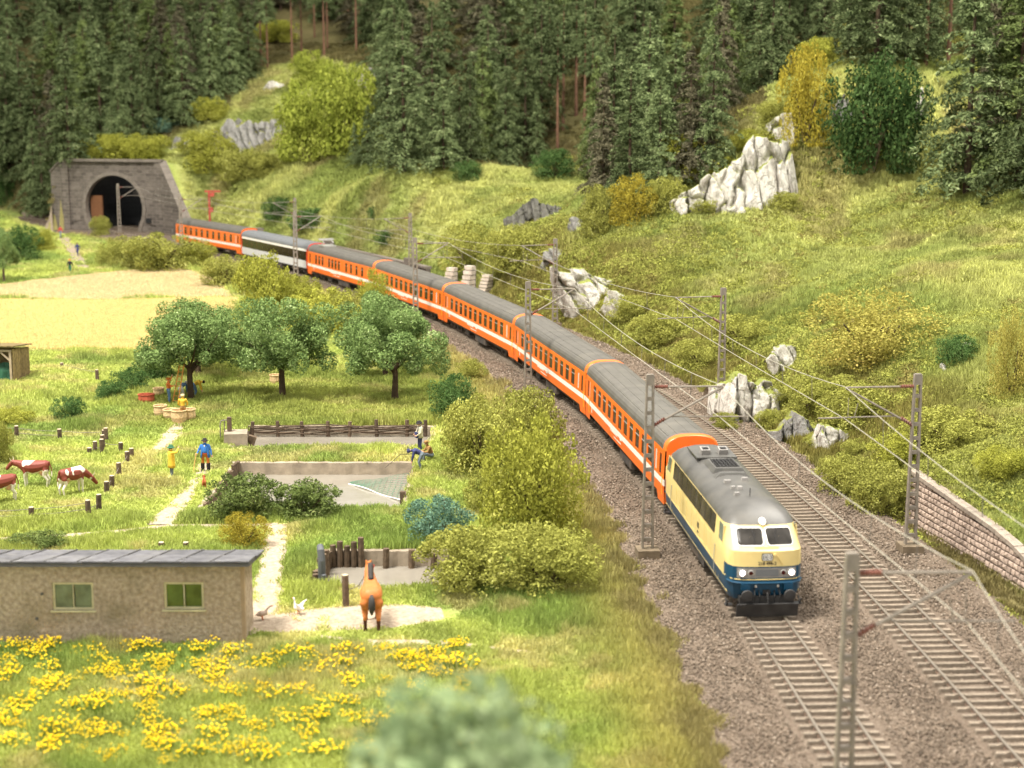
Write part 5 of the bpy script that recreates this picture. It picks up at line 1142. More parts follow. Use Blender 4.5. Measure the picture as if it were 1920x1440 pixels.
bushes = [
 ('dark green leafy bush overhanging the left end of the netted pond', 452,974,150,86,'pond'), ('dark green leafy bush overhanging the middle of the netted pond', 572,974,135,72,'pond'),
 ('small yellow bush at the path bend behind the stuccoed house', 456,1030,96,70,'gold'), ('low dark bush just behind the felt roof on the left', 65,1036,118,36,'pond'),
 ('blue-green bush beside the cattails', 822,1022,128,92,'blue'),
 ('olive bush behind the anglers', 908,895,165,155,'olive'), ('olive bush touching the embankment gravel', 985,872,150,150,'olive'),
 ('dark green bush between orchard and embankment', 848,792,100,92,'dark'), ('small olive bush on the embankment above the dark green bush', 880,722,66,50,'olive'),
 ('tall yellow-green bush, biggest of those along the embankment', 998,1028,212,250,'yolive'),
 ('olive bush at the right end of the small pond', 890,1112,215,125,'olive'), ('wide olive bush at the foot of the tallest embankment bush', 1025,1122,225,140,'olive'), ('low olive bush between the blue-green bush and the anglers', 925,965,110,90,'olive'),
 ('slender yellow-green tree-like bush in front of the grey coach', 490,618,118,150,'yolive'), ('yellow-green bush hiding the joint of the dining coach', 702,605,66,100,'yolive'),
 ('yellow-olive bush between the first and second orchard trees, far side', 600,628,150,90,'yolive'), ('olive bush right of the slender one by the line', 560,575,90,60,'yolive'), ('olive bush behind the third orchard tree', 660,622,110,80,'olive'),
 ('low olive bush beside the stubble field corner', 428,538,110,60,'olive'), ('long olive bush in front of the tunnel', 300,508,150,72,'olive'), ('olive bush at the top of the stubble field', 225,502,90,60,'olive'), ('olive bush in front of the last coach', 365,500,80,50,'yolive'),
 ('small round bush before the tunnel mouth', 187,447,40,42,'olive'), ('green bush by the farm track', 42,492,72,72,'dark'), ('yellow-green bush touching the farm track', 82,474,50,46,'yolive'), ('dark bush at the left edge by the upper field', 8,392,44,66,'dark'),
 ('olive bush cut by the left edge above the cows', 2,872,52,84,'olive'), ('yellowish low bush at the left edge above the pasture', 14,800,90,36,'yolive'),
 ('round dark green bush in the meadow above the cows', 127,792,66,50,'dark'), ('dark green bush, lowest of the row below the first orchard tree', 205,755,70,42,'dark'), ('dark green bush, middle of the row below the first orchard tree', 242,738,80,50,'dark'), ('dark green bush, top of the row below the first orchard tree', 288,712,84,60,'dark'),
 ('yellow-olive bush on the left end above the tunnel', 150,303,72,44,'yolive'), ('yellow-olive bush over the crown of the tunnel', 208,303,110,52,'yolive'), ('yellow-olive bush over the right end of the tunnel portal', 272,303,96,52,'yolive'),
 ('pale blue-green bush below the forest edge', 306,252,70,28,'blue'), ('yellow-olive bush right of the portal wing wall', 384,345,112,84,'yolive'), ('olive bush below the grey rock face', 452,345,105,62,'olive'), ('olive bush below the lime trees', 500,338,80,46,'olive'), ('yellow bush above the grey rock face', 392,232,74,44,'yolive'), ('low yellow bush in the bare-trunk clearing', 520,84,92,44,'yolive'),
 ('bright yellow-green tree-like bush, left of the pair on the slope', 572,312,110,150,'lime'), ('bright yellow-green tree-like bush, right of the pair on the slope', 648,302,130,180,'lime'), ('small bright yellow-green bush above the pair', 580,168,74,70,'lime'),
 ('round green bush on the grassy slope', 876,342,62,38,'dark'), ('green bush at the foot of the bare trunks', 1040,338,92,56,'dark'), ('tiny dark bush on the grassy slope', 702,414,28,22,'dark'), ('dark bush beside the far catenary mast', 520,420,62,44,'dark'), ('dark bush behind the trackside wall', 580,440,90,40,'dark'), ('tiny dark bush at the end of the trackside wall', 724,466,48,28,'dark'),
 ('olive mound of hedge left of the gully', 880,520,130,92,'olive'), ('olive mound of hedge, right part by the gully', 965,522,120,90,'olive'),
 ('golden bush right of the gully', 1192,424,104,98,'gold'), ('olive bush left of the golden one by the gully', 1128,446,84,96,'olive'), ('olive bush behind the golden one', 1250,402,80,70,'olive'), ('yellow-olive bush at the foot of the right forest', 1290,345,112,90,'yolive'),
 ('tall golden bush on the rocky knoll', 1512,292,104,190,'gold'), ('olive bush on top of the knoll', 1540,132,92,62,'yolive'), ('large dark glossy leafy tree-like bush on the knoll', 1640,350,190,228,'holly'),
 ('big orange-yellow bush on the hillside above the wall', 1640,692,258,142,'rust'), ('orange-yellow bush cut by the right edge', 1902,748,96,170,'rust'),
 ('low scrub bush on the cutting behind the second coach', 1245,650,130,62,'olive'), ('low scrub bush between the gully rocks and the masts', 1185,605,100,46,'olive'), ('scrub bush on the cutting left of the mast foot', 1318,700,110,64,'olive'),
 ('scrub bush above the mossy white rocks', 1395,655,130,60,'olive'), ('scrub bush right of the mossy white rocks', 1462,778,100,64,'olive'), ('scrub bush below the white boulder', 1530,790,130,84,'olive'), ('scrub bush on the slope left of the wall mast', 1610,812,150,90,'olive'), ('scrub bush above the pale rock with a hollow', 1575,765,120,60,'olive'), ('scrub bush right of the wall mast', 1790,850,170,84,'olive'), ('scrub bush low behind the wall mast', 1700,880,130,70,'yolive'), ('scrub bush at the right edge above the wall', 1890,900,110,60,'yolive'),
 ('low scrub at the left foot of the bright white rock face', 1322,402,74,26,'olive'), ('low scrub at the right foot of the bright white rock face', 1478,398,72,36,'olive'), ('low yellowish scrub on the crest at the left end of the white rock face', 1345,336,86,34,'yolive'), ('low yellowish scrub on the crest in the middle of the white rock face', 1412,296,84,40,'yolive'), ('olive scrub beside the top of the white rock face', 1452,246,66,48,'olive'),
 ('small scrub bush at the left foot of the mossy white rocks', 1362,806,58,34,'olive'), ('small scrub bush at the right foot of the mossy white rocks', 1448,806,64,40,'olive'), ('small scrub bush below the white gully rocks', 1092,592,56,32,'olive'), ('small scrub bush between the two white rock groups by the gully', 1150,590,50,34,'yolive'), ('small scrub bush between the grey and pale rocks by the second track', 1535,846,60,36,'olive'), ('small scrub bush right of the pale rock with a hollow', 1612,862,66,40,'olive'),
 ('olive bush beside the mast at the retaining wall', 1660,975,150,110,'olive'), ('olive bush at the foot of the slope beside the second track', 1590,930,120,80,'olive'), ('green bush on the hillside right of the orange-yellow one', 1800,690,90,60,'dark')]
for bsh in bushes: bush(*bsh)

# ---- conifers
def spruce_mesh(seed, Hh=15.0, w=3.1, start=.08, levels=15, dens=1.0):
    r = np.random.default_rng(seed); Ps = []; Ns = []
    z = start * Hh
    while z < Hh * .985:
        f = (z - start * Hh) / (Hh * (1 - start)); rad = w * (1 - f) ** .8 * r.uniform(.82, 1.12) + .15; nb = max(3, int(3 + 4.5 * (1 - f)))
        for k in range(nb):
            a = r.uniform(0, 6.28); L = rad * r.uniform(.5, 1.25); m = int((30 + 84 * L / w) * dens); t = r.uniform(.1, 1, m) ** .8
            wid = (.28 + .30 * L * (1 - t)) * (.4 + .6 * np.sin(t * 2.6)); x = t * L; yv = r.normal(size=m) * wid * .55; zz = z - .30 * x * x / (L + .4) + .12 * x * np.sin(t * 3) - np.abs(r.normal(size=m)) * .30 * t + .12 + r.uniform(-.35, .35)
            ca, sa = math.cos(a), math.sin(a); Ps.append(np.stack([ca * x - sa * yv, sa * x + ca * yv, zz], 1)); Ns.append(np.stack([ca * t * .8, sa * t * .8, np.full(m, .75)], 1))
        z += Hh / 34 * r.uniform(.6, 1.5)
    V, F = leaves(np.concatenate(Ps), unit(np.concatenate(Ns)), .175, r, .34, .7); return mesh_np('crown', V, F)
def trunk_mesh(Hh, r0=.24, seed=0):
    b = MB(); r_ = random.Random(seed); b.tube([(0,0,-.6), (0,0,.3), (.03,.02,Hh*.5), (0,0,Hh*.97)], [r0*1.3, r0, r0*.6, .03], 7)
    for k in range(14): a = r_.uniform(0,6.28); z = r_.uniform(.12,.5)*Hh; b.tube([(0,0,z), (math.cos(a)*.8, math.sin(a)*.8, z+.05)], [.04,.01], 4)
    return b.mesh('trunk')
SPR = []
for k, (hh, w, st, m) in enumerate(((15,3.6,.07,'spruce_needles'), (16,3.2,.10,'spruce_needles'), (14,3.7,.06,'spruce_needles'), (17,3.2,.14,'spruce_needles'), (14,3.3,.08,'spruce_light'), (15,3.1,.1,'spruce_grey'), (19,2.9,.55,'spruce_needles'), (20,2.4,.62,'spruce_needles'))):
    c = spruce_mesh(200 + k, hh, w, st); c.materials.append(MATS[m]); t = trunk_mesh(hh, .24 if k < 6 else .27, k); t.materials.append(MATS['bark' if k < 6 else 'pine_bark']); SPR.append((c, t, hh))
def spruce(label, group, p, hgt, var, wide=1.0, name='spruce_tree'):
    c, t, hh = SPR[var]; k = hgt / hh
    root = thing(name, label, 'tree', p, random.uniform(0, 6.28), group, (k * wide, k * wide, k)); ob('crown', c, root); ob('trunk', t, root); return root
used = []
def sp_at(px, py, hpx, var, wide, label, group=None, Y=None):
    p = on(px, py) if Y is None else aty(px, py, Y); k = 1 / pxm(p.y); used.append((p.x, p.y)); return spruce(label, group, (p.x, p.y, h1(p.x, p.y) - .1), hpx * k, var, wide)
ORD = ['first','second','third','fourth','fifth','sixth','seventh','eighth','ninth','tenth','eleventh','twelfth','thirteenth','fourteenth','fifteenth']
def row(lst, what, group):
    for k, a in enumerate(sorted(lst)): sp_at(*a, '%s spruce from the left in the front row of %s' % (ORD[k], what), group)
GL, GM, GR = 'spruces of the dense wood above the tunnel', 'spruces of the wood above the middle slope', 'spruces of the wood on the right'
TL, TM, TR = 'spruce deep in the dense wood above the tunnel, behind its front row', 'spruce deep in the wood above the middle grass slope, behind its front row', 'spruce deep in the wood behind the gully and the rocky knoll'
row(((20,345,215,0,1.0),(72,350,240,1,1.15),(130,312,225,2,1.0),(45,330,260,3,1.0),(190,265,225,0,1.0),(250,252,220,1,1.0),(298,248,190,2,.9),(345,238,190,0,1.0),(395,205,180,1,1.0),(432,175,160,2,1.0),(468,150,150,0,1.0),(165,280,240,4,.95),(320,225,180,4,.9),(100,325,190,5,1.0),(10,300,240,2,1.1)), 'the wood above the tunnel', GL)
row(((758,326,290,0,1.0),(728,312,230,1,1.0),(832,322,170,2,1.1),(872,300,150,1,1.0),(985,302,220,1,1.05),(948,285,230,0,1.0),(812,300,290,3,1.0),(690,310,110,2,1.0),(665,312,80,2,.9),(1015,262,250,3,1.0),(742,250,240,0,1.0)), 'the middle wood', GM)
sp_at(905,300,212,4,1.05,'light green spruce at the front of the middle wood')
row(((1130,392,250,5,1.0),(1180,392,262,1,1.1),(1235,388,240,0,1.1),(1292,345,250,5,1.1),(1335,325,250,2,.9),(1150,350,300,3,1.0),(1215,330,300,0,1.0)), 'the wood between gully and knoll', GR)
sp_at(1642,128,300,0,1.15,'dark spruce standing on the grassy top of the knoll'); sp_at(1700,118,280,2,1.0,TR,GR); sp_at(1590,112,260,1,1.0,TR,GR)
sp_at(1812,368,440,0,1.05,'tall full spruce on the right slope with branches to the ground'); sp_at(1905,352,430,4,1.1,'lighter green tall spruce cut by the right edge'); sp_at(1865,330,420,5,1.0,'greyish tall spruce between the two full ones on the right')
sp_at(1960,380,430,2,1.1,'dark spruce cut by the right edge beyond the lighter one')
for a in ((490,126),(502,132),(548,122),(566,106),(608,110),(614,92),(668,96),(652,40),(700,40),(725,62),(590,70)): 
    p = on(*a); used.append((p.x, p.y)); spruce('tall bare-trunked pine in the clearing behind the lime bushes', 'bare-trunked pines of the clearing', (p.x, p.y, p.z - .1), random.uniform(18, 22), 6 + random.randrange(2), .9, 'pine_tree')
for a in ((1045,286),(1056,244),(1080,216),(1096,252),(1030,235),(1110,270)):
    p = on(*a); used.append((p.x, p.y)); spruce('bare-trunked pine at the open gap of the middle wood', 'bare-trunked pines at the gap', (p.x, p.y, p.z - .1), random.uniform(17, 20), 6 + random.randrange(2), 1.0, 'pine_tree')
p = on(1735,130); spruce('bare brown pine trunk behind the knoll on the right', None, (p.x, p.y, p.z - .1), 21, 6, .9, 'pine_tree'); p = on(1778,118); spruce('second bare pine trunk behind the knoll, nearest the tall spruces', None, (p.x, p.y, p.z - .1), 21, 7, .9, 'pine_tree')
cand = []
rr_ = np.random.default_rng(5); t_ = rr_.uniform(-.37, .37, 9000); y_ = rr_.uniform(165, 430, 9000); x_ = t_ * y_; yb = np.interp(t_, _ft, _fy); px_ = 960 + 2886 * t_ / CP
zt_ = H(x_, y_, False); dep = y_ - yb
top_el = (zt_ + 15 - CAM_H) / y_; base_el = (zt_ - CAM_H) / y_
for x, y, dp_, px__, be in zip(x_, y_, dep, px_, base_el):
    if dp_ < 2 or dp_ > 110 or be > .135: continue
    if 470 < px__ < 735 and dp_ < 36: continue
    if dp_ > 55 and ((x * 3.7 + y * 1.3) % 1.0) < .35: continue
    if 1015 < px__ < 1115 and dp_ < 34: continue
    u_, v_ = puv(x, y)
    if abs(u_) < 12 and v_ < 4: continue
    if any((x - a) ** 2 + (y - b) ** 2 < (4.8 if dp_ < 22 else ((5.6 if px__ < 760 else 7.5) if dp_ < 60 else (6.5 if px__ < 760 else 10))) ** 2 for a, b in used): continue
    used.append((x, y)); lab, gr = (TL, GL) if px__ < 600 else ((TM, GM) if px__ < 1110 else (TR, GR))
    spruce(lab, gr, (x, y, h1(x, y) - .1), random.uniform(10.5, 18) if dp_ < 25 else random.uniform(14.5, 19), random.choice((0,0,1,1,2,2,3,3,4,5)), random.uniform(.78, 1.02) if dp_ < 25 else random.uniform(1.15, 1.45))

# ---- orchard trees
def orchard_mesh(seed, rx=3.6, rz=2.5, zc=4.7, n=24000, leaf=.10):
    r = np.random.default_rng(seed); L = []
    for k in range(34):
        d = unit(r.normal(size=(1, 3)))[0]; q = r.uniform(.4, 1.0); L.append((d[0]*rx*q, d[1]*rx*q, zc + d[2]*rz*q*(.95 if d[2] > 0 else .75) - .5 * abs(d[0]*q), r.uniform(.5, 1.05)))
    for k in range(14): a = r.uniform(0, 6.28); q = r.uniform(.6, 1.0); L.append((math.cos(a)*rx*q, math.sin(a)*rx*q, zc - rz*.6 + r.uniform(-.4,.4), r.uniform(.4,.75)))
    V, F = lump_cloud(L, n, leaf, r, .5, .45); return mesh_np('crown', V, F)
def orchard_trunk(seed, zc=4.7):
    b = MB(); r_ = random.Random(seed); b.tube([(0,0,-.4),(0.02,0,.6),(-.03,.02,1.6),(.0,0,2.6)], [.32,.24,.2,.18], 8)
    for k in range(8):
        a = k*.8 + r_.uniform(0,.4); L = r_.uniform(1.5,2.6); b.tube([(0,0,2.0 + .08*k), (math.cos(a)*L*.45, math.sin(a)*L*.45, 3.2), (math.cos(a)*L, math.sin(a)*L, 4.6 + r_.uniform(-.5,.8))], [.12,.08,.02], 5)
    return b.mesh('trunk')
OT = []
for k in range(3):
    c = orchard_mesh(300 + k); c.materials.append(MATS['leaf_orchard']); t = orchard_trunk(k); t.materials.append(MATS['bark']); OT.append((c, t))
for i, (lab, px, py, sc) in enumerate((('orchard tree with a ladder against it, first of the front row', 358,752,1.0), ('orchard tree in the middle of the front row', 530,752,1.05), ('orchard tree nearest the embankment, last of the front row', 741,752,1.02),
        ('orchard tree behind the ladder tree', 372,712,.95), ('orchard tree behind the gap left of the last front tree', 722,712,.95))):
    p = on(px, py); root = thing('orchard_tree', lab, 'tree', p, i * 1.7, 'fruit trees of the orchard', (sc*1.0, sc*1.0, sc)); ob('crown', OT[i % 3][0], root); ob('trunk', OT[i % 3][1], root)
p = on(8, 532); root = thing('small_tree', 'small tree with a grey trunk at the left edge of the stubble field', 'tree', p, .4, None, (.62,.62,.95)); ob('crown', OT[1][0], root); ob('trunk', OT[1][1], root)
# blurred tree close to the camera
c = orchard_mesh(377, 1.30, 1.45, 12.25, 6200, .13); c.materials.append(MATS['leaf_blur']); t = MB().tube([(0,0,0),(.05,0,6),(0,0,12)], [.3,.2,.08], 8); tm = t.mesh('trunk'); tm.materials.append(MATS['bark'])
root = thing('foreground_tree', 'blurred green tree top close to the camera at the bottom edge', 'tree', (-.50, 17.0, -.5)); ob('crown', c, root); ob('trunk', tm, root)
cu = MB(); lv = MB(); r_ = random.Random(3)                                      # cattails
p = on(842, 1010); ct = thing('cattail_plant', 'upright clump of cattails with brown heads beside the blue-green bush', 'plant', p)
for k in range(16):
    a = r_.uniform(0,6.28); q = r_.uniform(0,.4); h = r_.uniform(.9,1.7); x, y = math.cos(a)*q, math.sin(a)*q; lv.tube([(x,y,0),(x*1.2,y*1.2,h*.6),(x*1.7,y*1.5,h)], [.03,.022,.006], 4)
    if k % 3 == 0: cu.tube([(x*.8,y*.8,h*1.0),(x*.8,y*.8,h*1.0+.35)], [.045,.045], 6)
mat('reed', (.30,.33,.10), .8); mat('reed_head', (.22,.10,.03), .9); lv.build('leaf_blades', 'reed', ct); cu.build('seed_heads', 'reed_head', ct)

# ---- scattered growth (uncountable)
tintmat('grass_blade'); tintmat('under_leaf', .2, .6, 1.3); tintmat('stone_tint', 0, .8, 1.15)
def tuft(seed, n=26, hgt=.42, spread=.34, lean=.45, w=.022):
    r = np.random.default_rng(seed); V = []; F = []
    for k in range(n):
        a = r.uniform(0,6.28); q = spread * math.sqrt(r.uniform()); x, y = math.cos(a)*q, math.sin(a)*q; h = hgt * r.uniform(.55,1.15); b = r.uniform(0,6.28); l = lean * r.uniform(.2,1) * h; dx, dy = math.cos(b)*l, math.sin(b)*l; c = r.uniform(0,6.28); wx, wy = math.cos(c)*w, math.sin(c)*w
        i = len(V); V += [(x-wx,y-wy,-.04),(x+wx,y+wy,-.04),(x+dx*.35+wx*.8,y+dy*.35+wy*.8,h*.6),(x+dx*.35-wx*.8,y+dy*.35-wy*.8,h*.6),(x+dx+wx*.15,y+dy+wy*.15,h),(x+dx-wx*.15,y+dy-wy*.15,h)]; F += [(i,i+1,i+2,i+3),(i+3,i+2,i+4,i+5)]
    me = mesh_np('tuft', V, F); me.materials.append(MATS['grass_blade']); return bpy.data.objects.new('tuft', me)
def clump(seed, n=70, rad=.42, leaf=.065, asp=.5):
    r = np.random.default_rng(seed); d = unit(r.normal(size=(n,3))); d[:,2] = np.abs(d[:,2]); P = d * (rad * r.uniform(.5,1.05,(n,1))); P[:,2] *= .75
    V, F = leaves(P, d, leaf, r, asp); me = mesh_np('clump', V, F); me.materials.append(MATS['under_leaf']); return bpy.data.objects.new('clump', me)
def stone_o(seed):
    r = np.random.default_rng(seed); bm = bmesh.new(); bmesh.ops.create_icosphere(bm, subdivisions=1, radius=1)
    for v in bm.verts: v.co *= r.uniform(.7,1.15); v.co.z *= .75
    me = bpy.data.meshes.new('stone'); bm.to_mesh(me); bm.free(); me.materials.append(MATS['stone_tint']); return bpy.data.objects.new('stone', me)
HOUSE = (-23, -10.3, 57.3, 60.2)                     # footprint of the stuccoed house
def sample(n, t0, t1, y0, y1, pw, seed):
    r = np.random.default_rng(seed); t = r.uniform(t0, t1, n); u = r.uniform(0, 1, n); e = 2 - pw
    y = (y0 ** e + u * (y1 ** e - y0 ** e)) ** (1 / e); return t * y, y, r
def clear(x, y):
    d = trackd(x, y); m = ~((d + (fbm(x, y, 1.3, 900) - .5) * 2.6 > -4.4) & (d + (fbm(x, y, 1.3, 905) - .5) * 1.6 < TRK2 + 4.4))
    for x0, x1, y0, y1 in PONDS: m &= ~((x > x0 - .25) & (x < x1 + .25) & (y > y0 - .2) & (y < y1 + .45))
    m &= ~((x > HOUSE[0]) & (x < HOUSE[1]) & (y > HOUSE[2]) & (y < HOUSE[3]))
    u, v = puv(x, y); m &= ~((np.abs(u) < 10) & (v > -3) & (v < 1.5)); return m
def stick(x, y): return np.stack([x, y, H(x, y, False)], 1)
x, y, r = sample(300000, -.38, .40, 40, 330, 1.6, 61)
pd = pathd(x, y); keep = clear(x, y) & ((pd > .9 + r.normal(size=len(x)) * .16) | ((fbm(x, y, 1.1, 808) > .77) & (pd < 8)))
for P in (GRAIN, STUB): keep &= ~poly_in(x, y, P)
keep &= ~((forest(x, y) > .5) & (r.uniform(size=len(x)) < .6))
wall_side = (y < 77) & (x > WA.x + (y - WA.y) * (wt.x / wt.y)) & (y > 50); keep &= ~((trackd(x, y) > TRK2 + 3) & (y < 77.3) & ~wall_side & (r.uniform(size=len(x)) < .8))
x, y = x[keep], y[keep]; d = trackd(x, y); n = len(x); rr = np.random.default_rng(8)
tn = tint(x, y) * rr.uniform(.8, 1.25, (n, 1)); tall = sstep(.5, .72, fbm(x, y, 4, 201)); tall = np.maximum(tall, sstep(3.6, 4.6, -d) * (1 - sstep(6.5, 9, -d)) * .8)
hs_ = (.62 + .75 * tall) * np.clip((y / 75) ** .35, .85, 1.6) * rr.uniform(.75, 1.25, n); ws = np.clip((y / 70) ** .75, .85, 2.6) * rr.uniform(.8, 1.2, n)
near_path = np.clip((pathd(x, y) - .9) / .8, 0, 1); hs_ *= .45 + .55 * near_path; hs_ *= np.where((x < -15) & (y > 76) & (y < 98), .68, 1.0)
scatter('grass', stick(x, y), np.stack([rr.normal(size=n)*.12, rr.normal(size=n)*.12, rr.uniform(0,6.28,n)], 1), np.stack([ws, ws, hs_], 1), tn, rr.integers(0, 5, n),
        [tuft(400+k, 26, .40, .34) for k in range(5)], 'short yellow-green meadow grass over valley floor and slopes', 'grass')
# ripe grain and stubble
x, y, r = sample(60000, -.38, -.15, 125, 215, 1.0, 62); g = poly_in(x, y, GRAIN); s2 = poly_in(x, y, STUB); k = (g | (s2 & (r.uniform(size=len(x)) < .6))); x, y, g = x[k], y[k], g[k]; n = len(x)
tn = np.where(g[:,None], c3(.86,.68,.30), c3(.72,.60,.34)) * r.uniform(.85,1.15,(n,1)) * (1 + .12*(fbm(x, y, 12, 5)-.5))[:,None]
scatter('ripe_grain', stick(x, y), np.stack([np.zeros(n), np.zeros(n), r.uniform(0,6.28,n)], 1), np.stack([np.full(n,1.5)]*2 + [np.where(g, 1.15, .5)], 1), tn, r.integers(0, 3, n), [tuft(420+k, 26, .42, .3, .2, .03) for k in range(3)], 'ripe golden grain and pale stubble of the two fields', 'grain')
# leafy undergrowth on the cutting and along the embankment
x, y, r = sample(240000, -.30, .40, 46, 240, 1.5, 63); d = trackd(x, y); nz = fbm(x, y, 5, 301); nb = fbm(x, y, 1.7, 305)
bank = sstep(4.4, 6, d - TRK2) * (1 - sstep(12, 22, d - TRK2 + (nz - .5) * 16)) * sstep(66, 80, y) * (1 - sstep(168, 182, y)) * sstep(.26, .42, nb)
low = sstep(4.3, 5.2, d - TRK2) * (1 - sstep(5.5, 7, d - TRK2)) * (y < 80) * .35 * sstep(.4,.6,nb)
hill = .38 * sstep(.52, .66, nz) * (d - TRK2 > 12)
lft = sstep(3.8, 4.8, -d) * (1 - sstep(5.6, 8, -d)) * sstep(.46, .6, nb) * .5
k = (r.uniform(size=len(x)) < np.maximum.reduce([bank, low, hill, lft])) & clear(x, y) & ~((y < 77.5) & (d > TRK2 + 3) & (x < WA.x + (y - WA.y) * (wt.x / wt.y) + .4) & (d > TRK2 + 5.0)); x, y = x[k], y[k]; n = len(x)
tn = mixc(np.broadcast_to(c3(.22,.24,.05), (n,3)), np.broadcast_to(c3(.40,.40,.10), (n,3)), fbm(x, y, 3, 311)); tn = mixc(tn, np.broadcast_to(c3(.20,.13,.06), (n,3)), sstep(.6,.75,fbm(x, y, 2.4, 317))*.6); tn = tn * r.uniform(.75,1.25,(n,1))
sc_ = r.uniform(.7,1.35,n) * np.clip((y/80)**.5,.85,1.6)
scatter('undergrowth', stick(x, y), np.stack([r.normal(size=n)*.2, r.normal(size=n)*.2, r.uniform(0,6.28,n)], 1), np.stack([sc_]*3, 1), tn, r.integers(0, 4, n), [clump(440+k) for k in range(4)], 'olive leafy undergrowth on the cutting beside the tracks', 'undergrowth')
# loose stones of the ballast
rs_ = np.random.default_rng(64); n = 110000; yy = (40 ** -.3 + rs_.uniform(size=n) * (150 ** -.3 - 40 ** -.3)) ** (1 / -.3); off = rs_.uniform(-4.9, TRK2 + 4.7, n)
k = ~((np.abs(off) < 1.0) & (rs_.uniform(size=n) < .35)) & ~((np.abs(off - TRK2) < 1.0) & (rs_.uniform(size=n) < .35)); yy, off = yy[k], off[k]; n = len(yy)
dx = (tx(yy+.1)-tx(yy-.1))/.2; l = np.sqrt(1+dx*dx); x = tx(yy) + off/l; y = yy - off*dx/l
zz = trz(yy) + np.interp(off, [-5,-4.4,-3.6,TRK2+3.6,TRK2+4.2,TRK2+4.8], [-.52,-.33,-.19,-.19,-.3,-.48]) + rs_.uniform(-.03,.04,n)
sz = rs_.uniform(.03,.066,n) * np.clip((yy/60)**.4,.9,1.5); tn = mixc(np.broadcast_to(c3(.25,.194,.145), (n,3)), np.broadcast_to(c3(.105,.084,.065), (n,3)), rs_.uniform(size=n)); hi = rs_.uniform(size=n) < .04; tn[hi] = c3(.34,.28,.22)
inner = (np.abs(off) < 1.5) | (np.abs(off-TRK2) < 1.5); zz = zz - inner * .05; sz = np.where(inner, sz*.8, sz)
scatter('ballast_stones', np.stack([x, y, zz], 1), rs_.uniform(0,6.28,(n,3)), np.stack([sz]*3, 1), tn, rs_.integers(0, 4, n), [stone_o(460+k) for k in range(4)], 'loose brown-grey ballast stones around both tracks', 'gravel')
# ---- yellow flowers in the foreground meadow
mat('petal', (.95,.66,.015), .6, var=.12); mat('flower_stem', (.20,.28,.05), .8)
FLM = []
for v in range(4):
    b = MB(); r_ = random.Random(v + 9)
    for k in range(48):
        a = r_.uniform(0,6.28); q = .68 * r_.uniform(0,1) ** .8; x, y, h = math.cos(a)*q, math.sin(a)*q*.8, r_.uniform(.28,.56); b.tube([(x*.6,y*.6,-.05),(x,y,h)], .012, 4, 0, cap=False)
        for j in range(6):
            t = j*1.047 + r_.uniform(-.2,.2); L = r_.uniform(.03,.055); c_, s_ = math.cos(t), math.sin(t); b.add([(x,y,h), (x+c_*L*.6-s_*.022, y+s_*L*.6+c_*.022, h+.05), (x+c_*L, y+s_*L, h+r_.uniform(-.01,.07)), (x+c_*L*.6+s_*.022, y+s_*L*.6-c_*.022, h+.05)], [(0,1,2,3)], 1)
    m = b.mesh('flowers'); m.materials.append(MATS['flower_stem']); m.materials.append(MATS['petal']); FLM.append(m)
fl = [(30,1225),(95,1222),(65,1240),(165,1235),(185,1250),(250,1225),(280,1222),(300,1245),(375,1230),(440,1235),(520,1240),(560,1238),(590,1250),(650,1238),(720,1225),(750,1245),(820,1232),(860,1260),(815,1275),
      (20,1262),(95,1262),(110,1285),(175,1272),(205,1268),(250,1265),(300,1255),(390,1262),(420,1272),(480,1262),(520,1262),(600,1270),(640,1258),(5,1290),(100,1300),(270,1290),(300,1300),(240,1312),(290,1318),(400,1290),(415,1310),(430,1312),(495,1310),(525,1322),(590,1318),(720,1312),(660,1290),
      (60,1325),(145,1335),(185,1340),(275,1340),(420,1345),(380,1350),(600,1355),(550,1360),(100,1382),(190,1372),(310,1378),(300,1390),(400,1388),(480,1370),(580,1385),(530,1350),(290,1410),(320,1412),(470,1412),(370,1422),(600,1420),(210,1428),(500,1432),(100,1415),(30,1350),(660,1352),(700,1370),(20,1405)] + [(random.uniform(-10,880), random.uniform(1218,1440)) for _ in range(90)]
for i, (px, py) in enumerate(fl):
    p = on(px, py); o = ob('flower_clump', FLM[i % 4], None, None, (p.x, p.y, p.z), (0,0,random.uniform(0,6.28))); k = random.uniform(.6,1.05) if i < 74 else random.uniform(.4,.8); o.scale = (k*1.25,k*1.15,k*random.uniform(.8,1.2))
    tag(o, 'clump of bright yellow flowers in the foreground meadow', 'flowers', 'yellow flower clumps in the foreground meadow')
